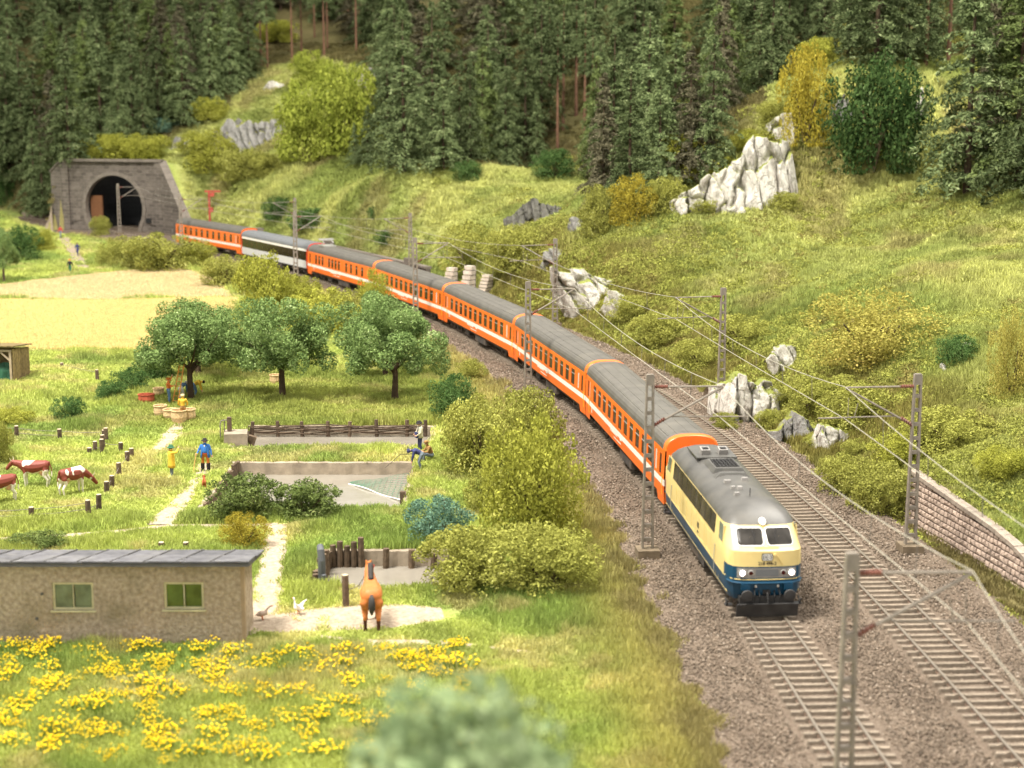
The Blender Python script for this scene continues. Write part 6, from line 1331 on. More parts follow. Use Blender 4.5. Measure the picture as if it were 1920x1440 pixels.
# ================================================================== ROCKS
def rock_mat(name, pale, grey, moss, mz=.62):
    m = bpy.data.materials.new(name); m.use_nodes = True; nt = m.node_tree; N = nt.nodes; L = nt.links; b = N['Principled BSDF']; b.inputs['Roughness'].default_value = .92; b.inputs['Specular IOR Level'].default_value = .12
    tc = N.new('ShaderNodeTexCoord'); mp = N.new('ShaderNodeMapping'); mp.inputs['Scale'].default_value = (1, 1, .35); L.new(tc.outputs['Object'], mp.inputs[0])
    nz = N.new('ShaderNodeTexNoise'); nz.inputs['Scale'].default_value = 1.3; nz.inputs['Detail'].default_value = 8; nz.inputs['Roughness'].default_value = .65; L.new(mp.outputs[0], nz.inputs['Vector'])
    rp = N.new('ShaderNodeValToRGB'); e = rp.color_ramp.elements; e[0].position = .36; e[1].position = .52; e[0].color = (*grey,1); e[1].color = (*pale,1); L.new(nz.outputs['Fac'], rp.inputs[0])
    g = N.new('ShaderNodeNewGeometry'); sp = N.new('ShaderNodeSeparateXYZ'); L.new(g.outputs['Normal'], sp.inputs[0])
    n2 = N.new('ShaderNodeTexNoise'); n2.inputs['Scale'].default_value = 1.0; n2.inputs['Detail'].default_value = 4; L.new(tc.outputs['Object'], n2.inputs['Vector'])
    ad = N.new('ShaderNodeMath'); ad.operation = 'MULTIPLY_ADD'; ad.inputs[1].default_value = .7; L.new(n2.outputs['Fac'], ad.inputs[0]); L.new(sp.outputs['Z'], ad.inputs[2])
    mr = N.new('ShaderNodeMapRange'); mr.inputs['From Min'].default_value = mz; mr.inputs['From Max'].default_value = mz + .25; L.new(ad.outputs[0], mr.inputs['Value'])
    mx = N.new('ShaderNodeMix'); mx.data_type = 'RGBA'; L.new(mr.outputs[0], mx.inputs['Factor']); L.new(rp.outputs[0], mx.inputs['A']); mx.inputs['B'].default_value = (*moss,1); L.new(mx.outputs['Result'], b.inputs['Base Color'])
    vo = N.new('ShaderNodeTexVoronoi'); vo.feature = 'DISTANCE_TO_EDGE'; vo.inputs['Scale'].default_value = .8
    ds = N.new('ShaderNodeMapping'); ds.inputs['Scale'].default_value = (1, 1, .45); n4 = N.new('ShaderNodeTexNoise'); n4.inputs['Scale'].default_value = 2.2; n4.inputs['Detail'].default_value = 4; L.new(tc.outputs['Object'], n4.inputs['Vector'])
    av = N.new('ShaderNodeVectorMath'); av.operation = 'MULTIPLY_ADD'; L.new(n4.outputs['Color'], av.inputs[0]); av.inputs[1].default_value = (.5, .5, .5); L.new(tc.outputs['Object'], av.inputs[2]); L.new(av.outputs[0], ds.inputs[0]); L.new(ds.outputs[0], vo.inputs['Vector'])
    cr = N.new('ShaderNodeMapRange'); cr.inputs['From Max'].default_value = .045; cr.inputs['To Min'].default_value = .38; cr.inputs['To Max'].default_value = 0; L.new(vo.outputs['Distance'], cr.inputs['Value'])
    m5 = N.new('ShaderNodeMix'); m5.data_type = 'RGBA'; L.new(cr.outputs[0], m5.inputs['Factor']); L.new(mx.outputs['Result'], m5.inputs['A']); m5.inputs['B'].default_value = (grey[0] * .35, grey[1] * .33, grey[2] * .3, 1); L.new(m5.outputs['Result'], b.inputs['Base Color'])
    n6 = N.new('ShaderNodeTexNoise'); n6.inputs['Scale'].default_value = 4.5; n6.inputs['Detail'].default_value = 8; n6.inputs['Roughness'].default_value = .7; L.new(mp.outputs[0], n6.inputs['Vector'])
    hm = N.new('ShaderNodeMath'); hm.operation = 'MULTIPLY_ADD'; hm.inputs[1].default_value = -.5; L.new(cr.outputs[0], hm.inputs[0]); L.new(n6.outputs['Fac'], hm.inputs[2])
    bp = N.new('ShaderNodeBump'); bp.inputs['Distance'].default_value = .3; bp.inputs['Strength'].default_value = 1.0; L.new(hm.outputs[0], bp.inputs['Height']); L.new(bp.outputs[0], b.inputs['Normal']); MATS[name] = m
rock_mat('rock_white', (.72,.68,.60), (.38,.34,.29), (.29,.32,.08), .80); rock_mat('rock_grey', (.36,.345,.32), (.19,.18,.165), (.26,.27,.06), .75); rock_mat('rock_dark', (.20,.19,.165), (.09,.085,.075), (.17,.2,.05), .8)
def rock_face(seed, w, h, dp, prof):
    """one craggy face: planar facets in leaning columns, clefts between them, a broken crest, running back into the slope"""
    r = np.random.default_rng(seed); nu, nv = int(min(150, max(40, w * 11))), 52
    cw = .55 + .12 * h; ch = 2.2 + .5 * h; lean = r.uniform(-.08, .08)
    U, Vv = np.meshgrid(np.linspace(0, 1, nu + 1), np.linspace(0, 1, nv + 1)); f = np.minimum(1, Vv / .78); bk = np.maximum(0, (Vv - .78) / .22)
    X = (U - .5) * w + lean * f * h; Zr = f * h
    gx = X / cw + .5 * vn(X, Zr, 1.3, seed + 1); best = np.full(X.shape, 9e9); second = best.copy(); off = np.zeros_like(X)
    gz = Zr / ch
    for a in (-1, 0, 1):                               # nearest of a jittered lattice of facets
        for b in (-1, 0, 1):
            ix = np.floor(gx) + a; iz = np.floor(gz) + b; cx = ix + .5 + (_h(ix, iz, seed) - .5) * .8; cz = iz + .5 + (_h(ix, iz, seed + 7) - .5) * .8
            d = (gx - cx) ** 2 + (gz - cz) ** 2 * .8; o = (_h(ix, iz, seed + 3) - .5) * .95 + (gx - cx) * (_h(ix, iz, seed + 4) - .5) * 2.0 + (gz - cz) * (_h(ix, iz, seed + 5) - .25) * .7
            m = d < best; second = np.where(m, best, np.minimum(second, d)); off = np.where(m, o, off); best = np.where(m, d, best)
    cleft = np.exp(-((np.sqrt(second) - np.sqrt(best)) / .10) ** 2)
    colt = _h(np.floor(gx), np.zeros_like(gx), seed + 11); top = np.interp(U[0], np.linspace(0, 1, len(prof)), prof)[None] * (.80 + .16 * colt + .22 * vn(X[0], X[0] * 0, .9, seed + 13)[None])
    y = -dp * .5 * (1 - .5 * f) + off * dp * .5 + cleft * .22 * dp + (fbm(X * 1.0 + seed, Zr, .45, seed + 5) - .5) * .22
    y = y + dp * 1.6 * bk + dp * 1.1 * np.abs(2 * U - 1) ** 4
    z = h * top * f - cleft * .05 * h - .3 * h * bk ** 2 + (fbm(X * 2, Zr * 2 + bk, .6, seed + 9) - .5) * .14
    V = np.stack([(U - .5) * w + lean * f * h, y, z - .4], -1)
    i = (np.arange(nv)[:, None] * (nu + 1) + np.arange(nu)).ravel(); F = np.stack([i, i + 1, i + nu + 2, i + nu + 1], 1)
    return mesh_np('rock', V.reshape(-1, 3), F)
_rs = [0]
def outcrop(label, px, py, wpx, hpx, tone, Y=None, n=6, prof=None, tilt=.08):
    p = on(px, py); k = 1 / pxm(p.y); w, h = wpx * k, hpx * k; prof = prof or [.55, .9, 1, .85, .6]; prof = [prof[0] * .7] + list(prof) + [prof[-1] * .75]
    _rs[0] += 1; dp = min(2.2, .45 * h + .5); e = 1.5; gx = (h1(p.x + e, p.y) - h1(p.x - e, p.y)) / (2 * e)
    o = ob('rock_outcrop', rock_face(700 + _rs[0] * 13, w * 1.12, h * 1.05, dp, prof), None, tone, (p.x, p.y + .3 * dp, p.z), (0, -math.atan(gx) * .7, 0))
    return tag(o, label, 'rock')
outcrop('long bright white rock face under the knoll', 1385,392,215,128,'rock_white', None, 8, [.40,.46,.58,.62,.72,.80,.98,1.0,.96])
outcrop('tall pale rock columns beside the golden bush on the knoll', 1476,268,62,62,'rock_white', None, 3, [.8,1,.95]); outcrop('grey rock between golden bush and dark bush on the knoll', 1572,235,56,62,'rock_grey', None, 3); outcrop('pale rock right of the dark glossy bush', 1712,228,36,70,'rock_white', None, 2)
outcrop('white rocks at the left end of the big slope above the gully', 1118,576,112,108,'rock_white', None, 5, [1,.95,.8,.6,.4]); outcrop('small white rocks low on the slope beside the gully rocks', 1165,586,64,50,'rock_white', None, 3)
outcrop('mossy white rocks behind the mast on a concrete foot', 1410,792,140,112,'rock_white', None, 6, [.9,1,.9,.75,.7,.5]); outcrop('single white boulder on the slope above the mossy rocks', 1478,698,54,58,'rock_white', None, 2, [.9,1,1,.9])
outcrop('pale broken rocks low beside the second track', 1500,828,84,66,'rock_grey', None, 3); outcrop('pale rock with a dark hollow at the foot of the slope', 1566,848,76,68,'rock_white', None, 3)
outcrop('weathered grey rock face above the tunnel bushes', 462,284,165,62,'rock_grey', None, 7, [.6,.9,1,1,.9,.9,.7]); outcrop('small grey rock left of the weathered face', 345,282,66,30,'rock_grey', None, 3); outcrop('small white rock above the yellow bushes', 512,168,42,22,'rock_white', None, 2); outcrop('white rock right of the lime bushes', 696,158,64,38,'rock_white', None, 4)
outcrop('dark fissured rock at the head of the gully', 1004,418,108,48,'rock_dark', None, 6); outcrop('grey rock on the right side of the gully', 1082,436,42,36,'rock_grey', None, 3); outcrop('grey rocks in the bed of the gully', 1048,492,60,40,'rock_grey', None, 3); outcrop('small white stones on the right hillside', 1815,655,90,26,'rock_white', None, 4, None, .3); outcrop('pale stones at the right edge of the hillside', 1888,502,60,14,'rock_white', None, 3, None, .3); outcrop('narrow white stone below the orange-yellow bush', 1778,702,16,32,'rock_white', None, 1)

# ================================================================== HOUSE AND SHED
def stucco():
    m = mat('stucco', (.50,.405,.30), .95, vscale=6, var=.25, bump=.8, bscale=9, dist=.06, spec=.08, col2=(.29,.225,.155), stain=((.20,.17,.10), .45, .5, .72, .75)); return m
stucco(); mat('felt', (.115,.112,.118), .9, vscale=2.5, var=.22, bump=.5, bscale=10, spec=.15, rand=.16, stain=((.20,.19,.17), .8, .5, .75, .5)); mat('felt_edge', (.10,.095,.09), .9); mat('window_frame', (.55,.50,.30), .7, var=.15); mat('old_glass', (.17,.20,.12), .18, var=.35, vscale=1.6, spec=.5); mat('green_glass', (.09,.13,.03), .2, var=.35, vscale=1.8, spec=.5); mat('trim_wood', (.36,.26,.16), .9)
X0, X1, Y0, Y1 = -22.6, -10.5, 57.6, 59.9; zf, zb_ = 2.72, 2.40; hs0 = thing('stucco_house', 'long low stuccoed house with felt roof and two small windows', 'house', (X0, Y0, -.5)); O = Vector((-X0, -Y0, .5))
wins = [(-17.1, 1.44, 1.6, 1.12), (-12.78, 1.46, 1.55, 1.1)]
b = MB(); xs = sorted({X0, X1} | {c[0] + s*c[2]/2 for c in wins for s in (-1,1)})
for i in range(len(xs) - 1):
    xc = (xs[i] + xs[i+1]) / 2; w = [c for c in wins if abs(xc - c[0]) < c[2]/2]
    if not w: b.box(Vector((xc, Y0 + .12, (zf-.5)/2 - .0)) + O, (xs[i+1]-xs[i], .24, zf + .5))
    else:
        c = w[0]; lo_, hi_ = c[1] - c[3]/2, c[1] + c[3]/2
        b.box(Vector((xc, Y0+.12, (-.5+lo_)/2)) + O, (c[2], .24, lo_+.5)); b.box(Vector((xc, Y0+.12, (hi_+zf)/2)) + O, (c[2], .24, zf-hi_))
b.build('front_wall', 'stucco', hs0)
def sidew(x, w):
    b = MB(); b.add([Vector(v) + O for v in ((x-w,Y0+.24,-.5),(x+w,Y0+.24,-.5),(x+w,Y1,-.5),(x-w,Y1,-.5),(x-w,Y0+.24,zf-.02),(x+w,Y0+.24,zf-.02),(x+w,Y1,zb_-.02),(x-w,Y1,zb_-.02))], [(0,3,2,1),(4,5,6,7),(0,1,5,4),(1,2,6,5),(2,3,7,6),(3,0,4,7)]); b.build('side_wall', 'stucco', hs0)
sidew(X1 - .12, .119); sidew(X0 + .12, .119); MB().box(Vector(((X0+X1)/2, Y1 - .1, (zb_-.5)/2)) + O, (X1-X0-.6, .2, zb_+.5)).build('back_wall', 'stucco', hs0)
MB().box(Vector((X1 + .02, Y0 + .1, 1.1)) + O, (.14,.26,3.2)).build('corner_board', 'trim_wood', hs0)
for i, (cx, cz, w, h) in enumerate(wins):
    fr = MB()
    for dx, dz, sx_, sz_ in ((0,h/2-.045,w,.09),(0,-h/2+.045,w,.09),(-w/2+.045,0,.09,h-.18),(w/2-.045,0,.09,h-.18),(0,0,.035,h-.18)): fr.box(Vector((cx+dx, Y0+.1, cz+dz)) + O, (sx_,.09,sz_))
    wo = fr.build('window', 'window_frame', hs0); MB().box(Vector((cx, Y0+.02, cz-h/2-.03)) + O, (w+.16,.2,.06)).build('sill', 'window_frame', wo)
    for s in (-1, 1): MB().box(Vector((cx+s*w/4, Y0+.13, cz)) + O, (w/2-.1,.02,h-.16)).build('pane', 'old_glass' if i == 0 else 'green_glass', wo)
sl = math.atan2(zb_ - zf, Y1 - Y0); rl = (Y1 - Y0 + .9) / math.cos(sl)
MB().box(Vector(((X0+X1)/2, (Y0+Y1)/2, (zf+zb_)/2 + .06)) + O, (X1-X0+.7, rl, .14), rot=(sl,0,0)).build('roof_deck', 'felt_edge', hs0)
k = 10; sw_ = (X1 - X0 + .72) / k
for i in range(k):
    for j in range(2):
        cy = (Y0 + Y1)/2 + (-.25 + .5*j) * (Y1-Y0+.9); zc = zf + (cy - Y0) * math.tan(sl) + .155 + .012*(i % 2) + (.02 if j == 0 else 0)
        MB().box(Vector((X0 - .36 + sw_*(i+.5) + .06*j, cy, zc)) + O, (sw_*1.02, rl/2*1.03, .05), rot=(sl, R(random.uniform(-.4,.4)), R(random.uniform(-.6,.6)))).build('roofing_sheet', 'felt', hs0)
for i in range(1, k): MB().box(Vector((X0 - .36 + sw_*i, (Y0+Y1)/2, (zf+zb_)/2 + .205)) + O, (.05, rl, .05), rot=(sl, 0, R(-7))).build('seam', 'felt_edge', hs0)
for x, z in ((-18.3, 1.55), (-18.55, .55)): MB().tube([Vector((x, Y0-.05, z)) + O, Vector((x, Y0+.02, z)) + O], .06, 8).build('wall_vent', 'felt_edge', hs0)
# wooden lean-to shed
mat('shed_board', (.20,.145,.06), .9, vscale=4, var=.3, bump=.5, bscale=12, rand=.2); mat('shed_frame', (.38,.30,.2), .9, var=.2); mat('tarp', (.03,.11,.06), .6, vscale=1.5, var=.4, bump=.5, bscale=4)
p = on(25, 720); sd = thing('wooden_shed', 'open-fronted wooden shed with a green sheet inside, cut by the left edge', 'shed', p, R(-4)); Hs = 2.75
for i in range(9): MB().box((.05, .2 + i*.36, Hs/2 - .05*i*.36 - .05), (.07,.34,Hs - .1*i*.36), rot=(0,0,random.uniform(-.03,.03))).build('plank', 'shed_board', sd)
for i in range(9): MB().box((-.2 - i*.36, 3.2, Hs/2-.2), (.34,.06,Hs-.4)).build('plank', 'shed_board', sd)
for x in (-.12, -3.0): MB().box((x,0,Hs/2-.05), (.16,.16,Hs-.1)).build('post', 'shed_frame', sd)
MB().box((-1.6,0,Hs-.18), (3.2,.14,.16)).build('beam', 'shed_frame', sd); MB().box((-.5,-.02,Hs-.62), (.95,.1,.12), rot=(0,R(42),0)).build('brace', 'shed_frame', sd)
MB().box((-1.55,1.6,Hs+.02), (3.6,3.9,.09), rot=(R(-5.5),0,0)).build('roof', 'shed_board', sd)
b = MB(); rs = []
for i in range(9): x = -.35 - i*.3; rs.append([(x, .35+.1*math.sin(i*2.1), 0), (x, .5+.12*math.sin(i*1.7+1), .9), (x, .8, 1.45+.12*math.sin(i))])
b.rings(rs, 0, closed=False); b.build('sheet', 'tarp', sd)

# ================================================================== FENCES, NET, SMALL THINGS
mat('rope', (.55,.48,.36), .9); mat('fence_wire', (.2,.17,.13), .7)
def fence(label, posts, runs, name='pasture_fence', hmin=.0):
    pts = [on(px, py) for px, py, h in posts]; o0 = pts[0]; root = thing(name, label, 'fence', o0)
    for (px, py, h), p in zip(posts, pts):
        hh = h / pxm(p.y) * 1.02; ln = random.uniform(-.05,.05); q = p - o0; b = MB().tube([q + Vector((0,0,-.35)), q + Vector((ln,0,hh-.02))], [.15,.14], 8, 0, cap=False); b.tube([q + Vector((ln,0,hh-.03)), q + Vector((ln,0,hh))], [.14,.13], 8, 1)
        b.build('post', ['dark_wood', 'cut_wood'], root)
    for a, c, f in runs:
        A = pts[a] - o0 + Vector((0,0,posts[a][2]/pxm(pts[a].y)*f)); B2 = pts[c] - o0 + Vector((0,0,posts[c][2]/pxm(pts[c].y)*f)); MB().tube([A, (A+B2)/2 - Vector((0,0,.06)), B2], .016, 4).build('wire', 'fence_wire', root)
    return root
fence('pasture fence of short posts in front of the cows, by the path', [(-30,978,26),(59,976,26),(166,967,30),(185,960,34)], [(0,1,.85),(1,2,.85),(0,1,.45),(1,2,.45),(2,3,.5)])
fence('row of thick short posts along the right side of the pasture', [(200,926,24),(210,917,26),(224,895,28),(240,870,24),(247,862,22)], [(0,1,.7),(1,2,.7),(2,3,.7)])
fence('cluster of rope-bound posts at the pasture corner', [(167,853,14),(178,849,22),(192,853,30),(194,843,28),(199,828,26),(226,851,22)], [(0,1,.5),(1,2,.5),(2,5,.8)])
fence('upper pasture fence with two posts and thin wires', [(-40,816,22),(31,820,22),(113,824,20),(196,826,20)], [(0,1,.8),(1,2,.8),(2,3,.8),(1,2,.4)])
fence('two far posts in the meadow below the grain field', [(117,692,12),(183,717,24)], [(0,1,.8)])
fence('stubby posts just behind the felt roof', [(208,1030,8),(254,1030,8),(301,1030,14),(350,1030,14)], [])
h_ = fence('single hitching post beside the horse', [(649,1136,60)], [], 'hitching_post')
# wattle fence of the back pond
wf = thing('wattle_fence', 'woven branch fence along the back pond', 'fence', (-11.5, 99.2, -.6))
for i, x in enumerate((-5.6,-3.9,-2.3,-.6,.8,2.6,4.6,5.8)): MB().tube([(x,0,-.4),(x+random.uniform(-.05,.05),0,random.uniform(.55,.75))], [.13,.12], 8).build('post', 'dark_wood', wf)
for j in range(10):
    pts = [(x, .14*math.sin(x*1.8 + j*2.4) + random.uniform(-.03,.03), -.2 + j*.06 + .05*math.sin(x*.9 + j)) for x in np.arange(-6 + random.uniform(0,.8), 6, .5)]; MB().tube(pts, .035, 5).build('branch', 'dark_wood', wf)
# sluice
p = on(432, 832); sl_ = thing('pond_sluice', 'concrete sluice block with post and bent pipe at the back pond', 'sluice', p, R(8))
MB().box((.35,.3,.15), (1.5,1.6,1.1), top=(.95,.95)).build('block', 'concrete', sl_); MB().box((-.05,.55,1.1), (.28,.3,1.0)).build('post', 'dark_wood', sl_); MB().tube([(-.1,.5,1.45),(-.55,.45,1.4),(-.62,.4,1.2),(-.62,.4,.1)], .045, 6).tube([(-.35,.5,1.42),(-.37,.45,.2)], .04, 6).build('pipe_rail', 'fence_wire', sl_); MB().box((1.2,.2,-.2), (.5,.5,1.3), rot=(0,R(18),0)).build('gate_board', 'old_board', sl_)
# net lying on the water
mat('net_green', (.10,.20,.13), .8, var=.2); A, B2, C2 = at(652,905,-1.08), at(768,888,-.95), at(752,938,-1.06); nt_ = thing('fishing_net', 'green fishing net spread over the right end of the walled pond', 'net', A); b = MB(); nn2 = 11
def bl(u, v): return (A.lerp(B2, u)).lerp(A.lerp(C2, u), v) - A + Vector((0,0,.04*math.sin(u*9+v*5)))
for k in range(nn2 + 1): b.tube([bl(u, k/nn2) for u in np.linspace(.04,1,9)], .010, 4, cap=False); b.tube([bl(max(.04,k/nn2), v) for v in np.linspace(0,1,9)], .010, 4, cap=False)
b.build('mesh_cords', 'net_green', nt_); b = MB(); b.tube([bl(u, 1) + Vector((0,-.05,0)) for u in np.linspace(.02,1,16)], .035, 5); b.build('float_line', 'white_rim', nt_)
# black hose and stakes of the small pond
mat('hose', (.10,.105,.11), .45); p = at(604,1100,-.6); hz = thing('drain_pipe', 'dark grey drain pipe standing in the corner of the small pond', 'pipe', p); MB().tube([(0,0,-.6),(0,0,1.2),(-.04,.1,1.62),(-.1,.35,1.75)], [.17,.17,.16,.15], 10).build('pipe', 'hose', hz); MB().tube([(.12,-.25,-.6),(.12,-.25,.62)], [.12,.11], 8).build('stake', 'hose', hz)
# ladder, baskets
mat('ladder_wood', (.62,.28,.06), .7); mat('basket', (.60,.42,.22), .9, vscale=8, var=.25, bump=.7, bscale=20); mat('red_basket', (.45,.10,.05), .8, var=.2)
p = on(328,760); ld = thing('ladder', 'orange-brown wooden ladder leaning into the first orchard tree', 'ladder', p, R(-28))
for s in (-1, 1): MB().tube([(s*.24,0,0),(s*.18,1.15,3.6)], .045, 6).build('rail', 'ladder_wood', ld)
for k in range(10): f = (k+1)/11; MB().tube([(-.24+.06*f,1.15*f,3.6*f),(.24-.06*f,1.15*f,3.6*f)], .028, 5).build('rung', 'ladder_wood', ld)
def basket(label, px, py, r, h, m='basket', sy=1.0):
    h += .25; p = on(px, py); o = thing('basket', label, 'basket', p); MB().lathe([(r*.8,-.03),(r,h*.5),(r*.95,h),(r*.88,h),(r*.84,h*.6),(r*.1,h*.55)], n=14, sy=sy).build('weave', m, o)
    b = MB(); b.lathe([(r*.9,h-.02),(r*1.02,h-.02),(r*1.06,h+.03),(r*1.0,h+.08),(r*.9,h+.04)], n=14, sy=sy, cap=False); b.build('rim', m, o); return o
basket('round wicker basket, leftmost of the four on the grass', 301,783,.46,.55); basket('low wicker basket, second of the four on the grass', 320,787,.5,.42); basket('large wicker basket in front of the man in brown trousers', 336,793,.55,.6); basket('wicker basket behind the man in brown trousers', 355,790,.45,.55); basket('pale flat basket beside the orange-shirted picker', 298,744,.42,.35); basket('red oval basket in the grass below the orchard', 275,757,.6,.4,'red_basket',.7); basket('wicker basket under the middle orchard tree', 516,722,.42,.5)

# ================================================================== PEOPLE AND ANIMALS
for nm, c in dict(skin_tone=(.62,.36,.23), cloth_yellow=(.72,.46,.05), cloth_blue=(.045,.17,.48), cloth_red=(.50,.045,.04), cloth_rust=(.50,.16,.03), cloth_black=(.03,.025,.025), cloth_grey=(.16,.19,.22), cloth_green=(.04,.13,.07), cloth_brown=(.30,.17,.06), cloth_orange=(.72,.20,.05), jeans=(.12,.20,.32), cloth_white=(.68,.66,.6), cloth_cream=(.55,.50,.36), cloth_navy=(.05,.055,.14), straw_hat=(.62,.5,.25), cloth_darkred=(.45,.05,.05)).items(): mat(nm, c, .8, var=.1, vscale=6, spec=.2)
def person(label, fig, px, py, rz, top, trou, shoe, hat=None, hatkind='brim', coat=None, coat_len=None, front=None, Y=None, sc=1.1, p=None):
    me, J = FIG[fig]; me = me.copy(); p = p or on(px, py); root = thing('person', label, 'person', p, rz, None, sc)
    ob('body', me, root, ['skin_tone', top, trou, shoe, front or top])
    hd = Vector(J['head'][:3]); up = (Vector(J['crown'][:3]) - Vector(J['neck'][:3])).normalized(); q = up.to_track_quat('Z', 'Y').to_euler()
    hm = MB().lathe([(.10,-.02),(.115,.05),(.105,.10),(.06,.135),(.0,.14)], n=12, cap=False); ob('hair', hm.mesh('hair'), root, 'cloth_black' if not hat else hat, hd + up*.03 - Vector((0,.02,0)), q, True)
    if hat and hatkind == 'brim': MB().lathe([(.105,-.01),(.19,-.015),(.2,0),(.19,.01),(.115,.02),(.11,.1),(.09,.13),(.0,.125)], n=16, cap=False).build('hat', hat, root, hd + up*.075, q, True)
    elif hat: MB().lathe([(.11,-.01),(.125,.03),(.12,.08),(.08,.115),(.0,.12)], n=14, cap=False).box((0,.13,.0),(.16,.12,.015)).build('cap', hat, root, hd + up*.055, q, True)
    if coat:                                           # a coat hanging open or closed round the trunk
        gap = R(75) if front else R(4); b = MB(); rs = []; n = 20
        for z, rx, ry in ((1.50,.09,.085),(1.46,.2,.125),(1.36,.235,.155),(1.15,.225,.165),(.97,.235,.175),(.75,.25,.18),(coat_len,.27,.19)):
            if z < coat_len: continue
            ring = []
            for k in range(n + 1): a = math.pi/2 + gap/2 + (2*math.pi - gap) * k / n; ring.append((rx*math.cos(a), ry*math.sin(a) + (.02 if z < 1.3 else 0), z))
            rs.append(ring)
        b.rings(rs, 0, closed=False); o = b.build('coat', coat, root, smooth=True); sm_ = o.modifiers.new('thick', 'SOLIDIFY'); sm_.thickness = .018
        if front: MB().add([(x, .165 + (.02 if z < 1.3 else -.03), z) for x, z in ((-.07,.99),(.07,.99),(.08,1.3),(.02,1.44),(-.02,1.44),(-.08,1.3))], [(0,1,2,3,4,5)]).build('waistcoat', front, root); MB().add([(-.045,.15,1.46),(.045,.15,1.46),(.0,.185,1.24)], [(0,1,2)]).build('shirt_front', 'cloth_white', root)
    return root
g_ = person('man in a blue coat, red waistcoat and black hat leaning on a cane', 'gent', 386,884, math.pi, 'cloth_blue', 'cloth_rust', 'cloth_black', 'cloth_black', 'brim', 'cloth_blue', .78, 'cloth_red')
for s in (-1, 1): MB().lathe([(.085,.08),(.1,.2),(.105,.46),(.09,.47)], n=12).build('boot', 'cloth_black', g_, (s*.15,.01,0))
c_ = thing('walking_cane', 'light wooden cane held by the man in the blue coat', 'cane', g_.location, math.pi, None, 1.1); mat('cane', (.62,.40,.12), .6); MB().tube([(.42,.3,1.0),(.5,.42,.5),(.56,.5,0)], .028, 6).build('stick', 'cane', c_); MB().tube([(.36,.28,1.02),(.46,.3,1.03)], .03, 6).build('grip', 'cane', c_)
person('man in a long yellow coat and green hat shading his eyes', 'wave', 322,898, R(-62), 'cloth_yellow', 'cloth_grey', 'cloth_black', 'cloth_green', 'brim', 'cloth_yellow', .62)
person('man in yellow shirt and brown trousers seen from behind by the baskets', 'stand', 344,792, R(5), 'cloth_yellow', 'cloth_brown', 'cloth_brown', 'straw_hat', 'cap')
person('fruit picker in orange shirt and blue jeans reaching up', 'reach', 317,758, R(-70), 'cloth_orange', 'jeans', 'cloth_white', 'cloth_rust', 'cap'); person('fruit picker in blue and white at the foot of the ladder', 'bend', 341,752, R(-20), 'jeans', 'cloth_white', 'cloth_darkred', 'cloth_white', 'cap'); person('fruit picker in yellow and blue bending down behind the tree', 'bend', 367,746, R(-85), 'cloth_yellow', 'jeans', 'cloth_black')
a1 = person('angler in pale jacket and hat standing by the bushes', 'stand', 788,848, R(115), 'cloth_cream', 'cloth_navy', 'cloth_black', 'cloth_black', 'brim', 'cloth_cream', .85); MB().box((.0,.2,1.0),(.34,.14,.3)).tube([(.0,.22,1.1),(-.15,.16,1.45)], .02, 5).build('bag', 'cloth_navy', a1)
a2 = person('angler sitting beside the standing one with a fishing rod', 'sit', 806,866, R(110), 'cloth_brown', 'cloth_grey', 'cloth_black', 'cloth_brown', 'cap'); a3 = person('angler in dark blue stooping at the water', 'bend', 787,882, R(95), 'cloth_navy', 'cloth_grey', 'cloth_black', 'cloth_navy', 'cap')
p = a2.location; fr_ = thing('fishing_rod', 'thin fishing rod reaching over the walled pond', 'fishing rod', p); e_ = at(722,900,-.4) - p; MB().tube([(-.42,-.1,.55), Vector((-.42,-.1,.55)).lerp(Vector((e_.x, e_.y, .9)), .6) + Vector((0,0,.35)), Vector((e_.x, e_.y, .75))], [.025,.018,.008], 5).build('rod', 'cloth_black', fr_)
person('walker in a red top on the farm track', 'walk', 114,446, R(150), 'cloth_darkred', 'cloth_grey', 'cloth_black'); person('walker in dark clothes on the farm track', 'walk', 146,480, R(170), 'cloth_navy', 'cloth_navy', 'cloth_black'); person('walker with orange cap and dark green clothes at the lower end of the farm track', 'walk', 132,514, R(175), 'cloth_black', 'cloth_green', 'cloth_black', 'cloth_orange', 'cap')
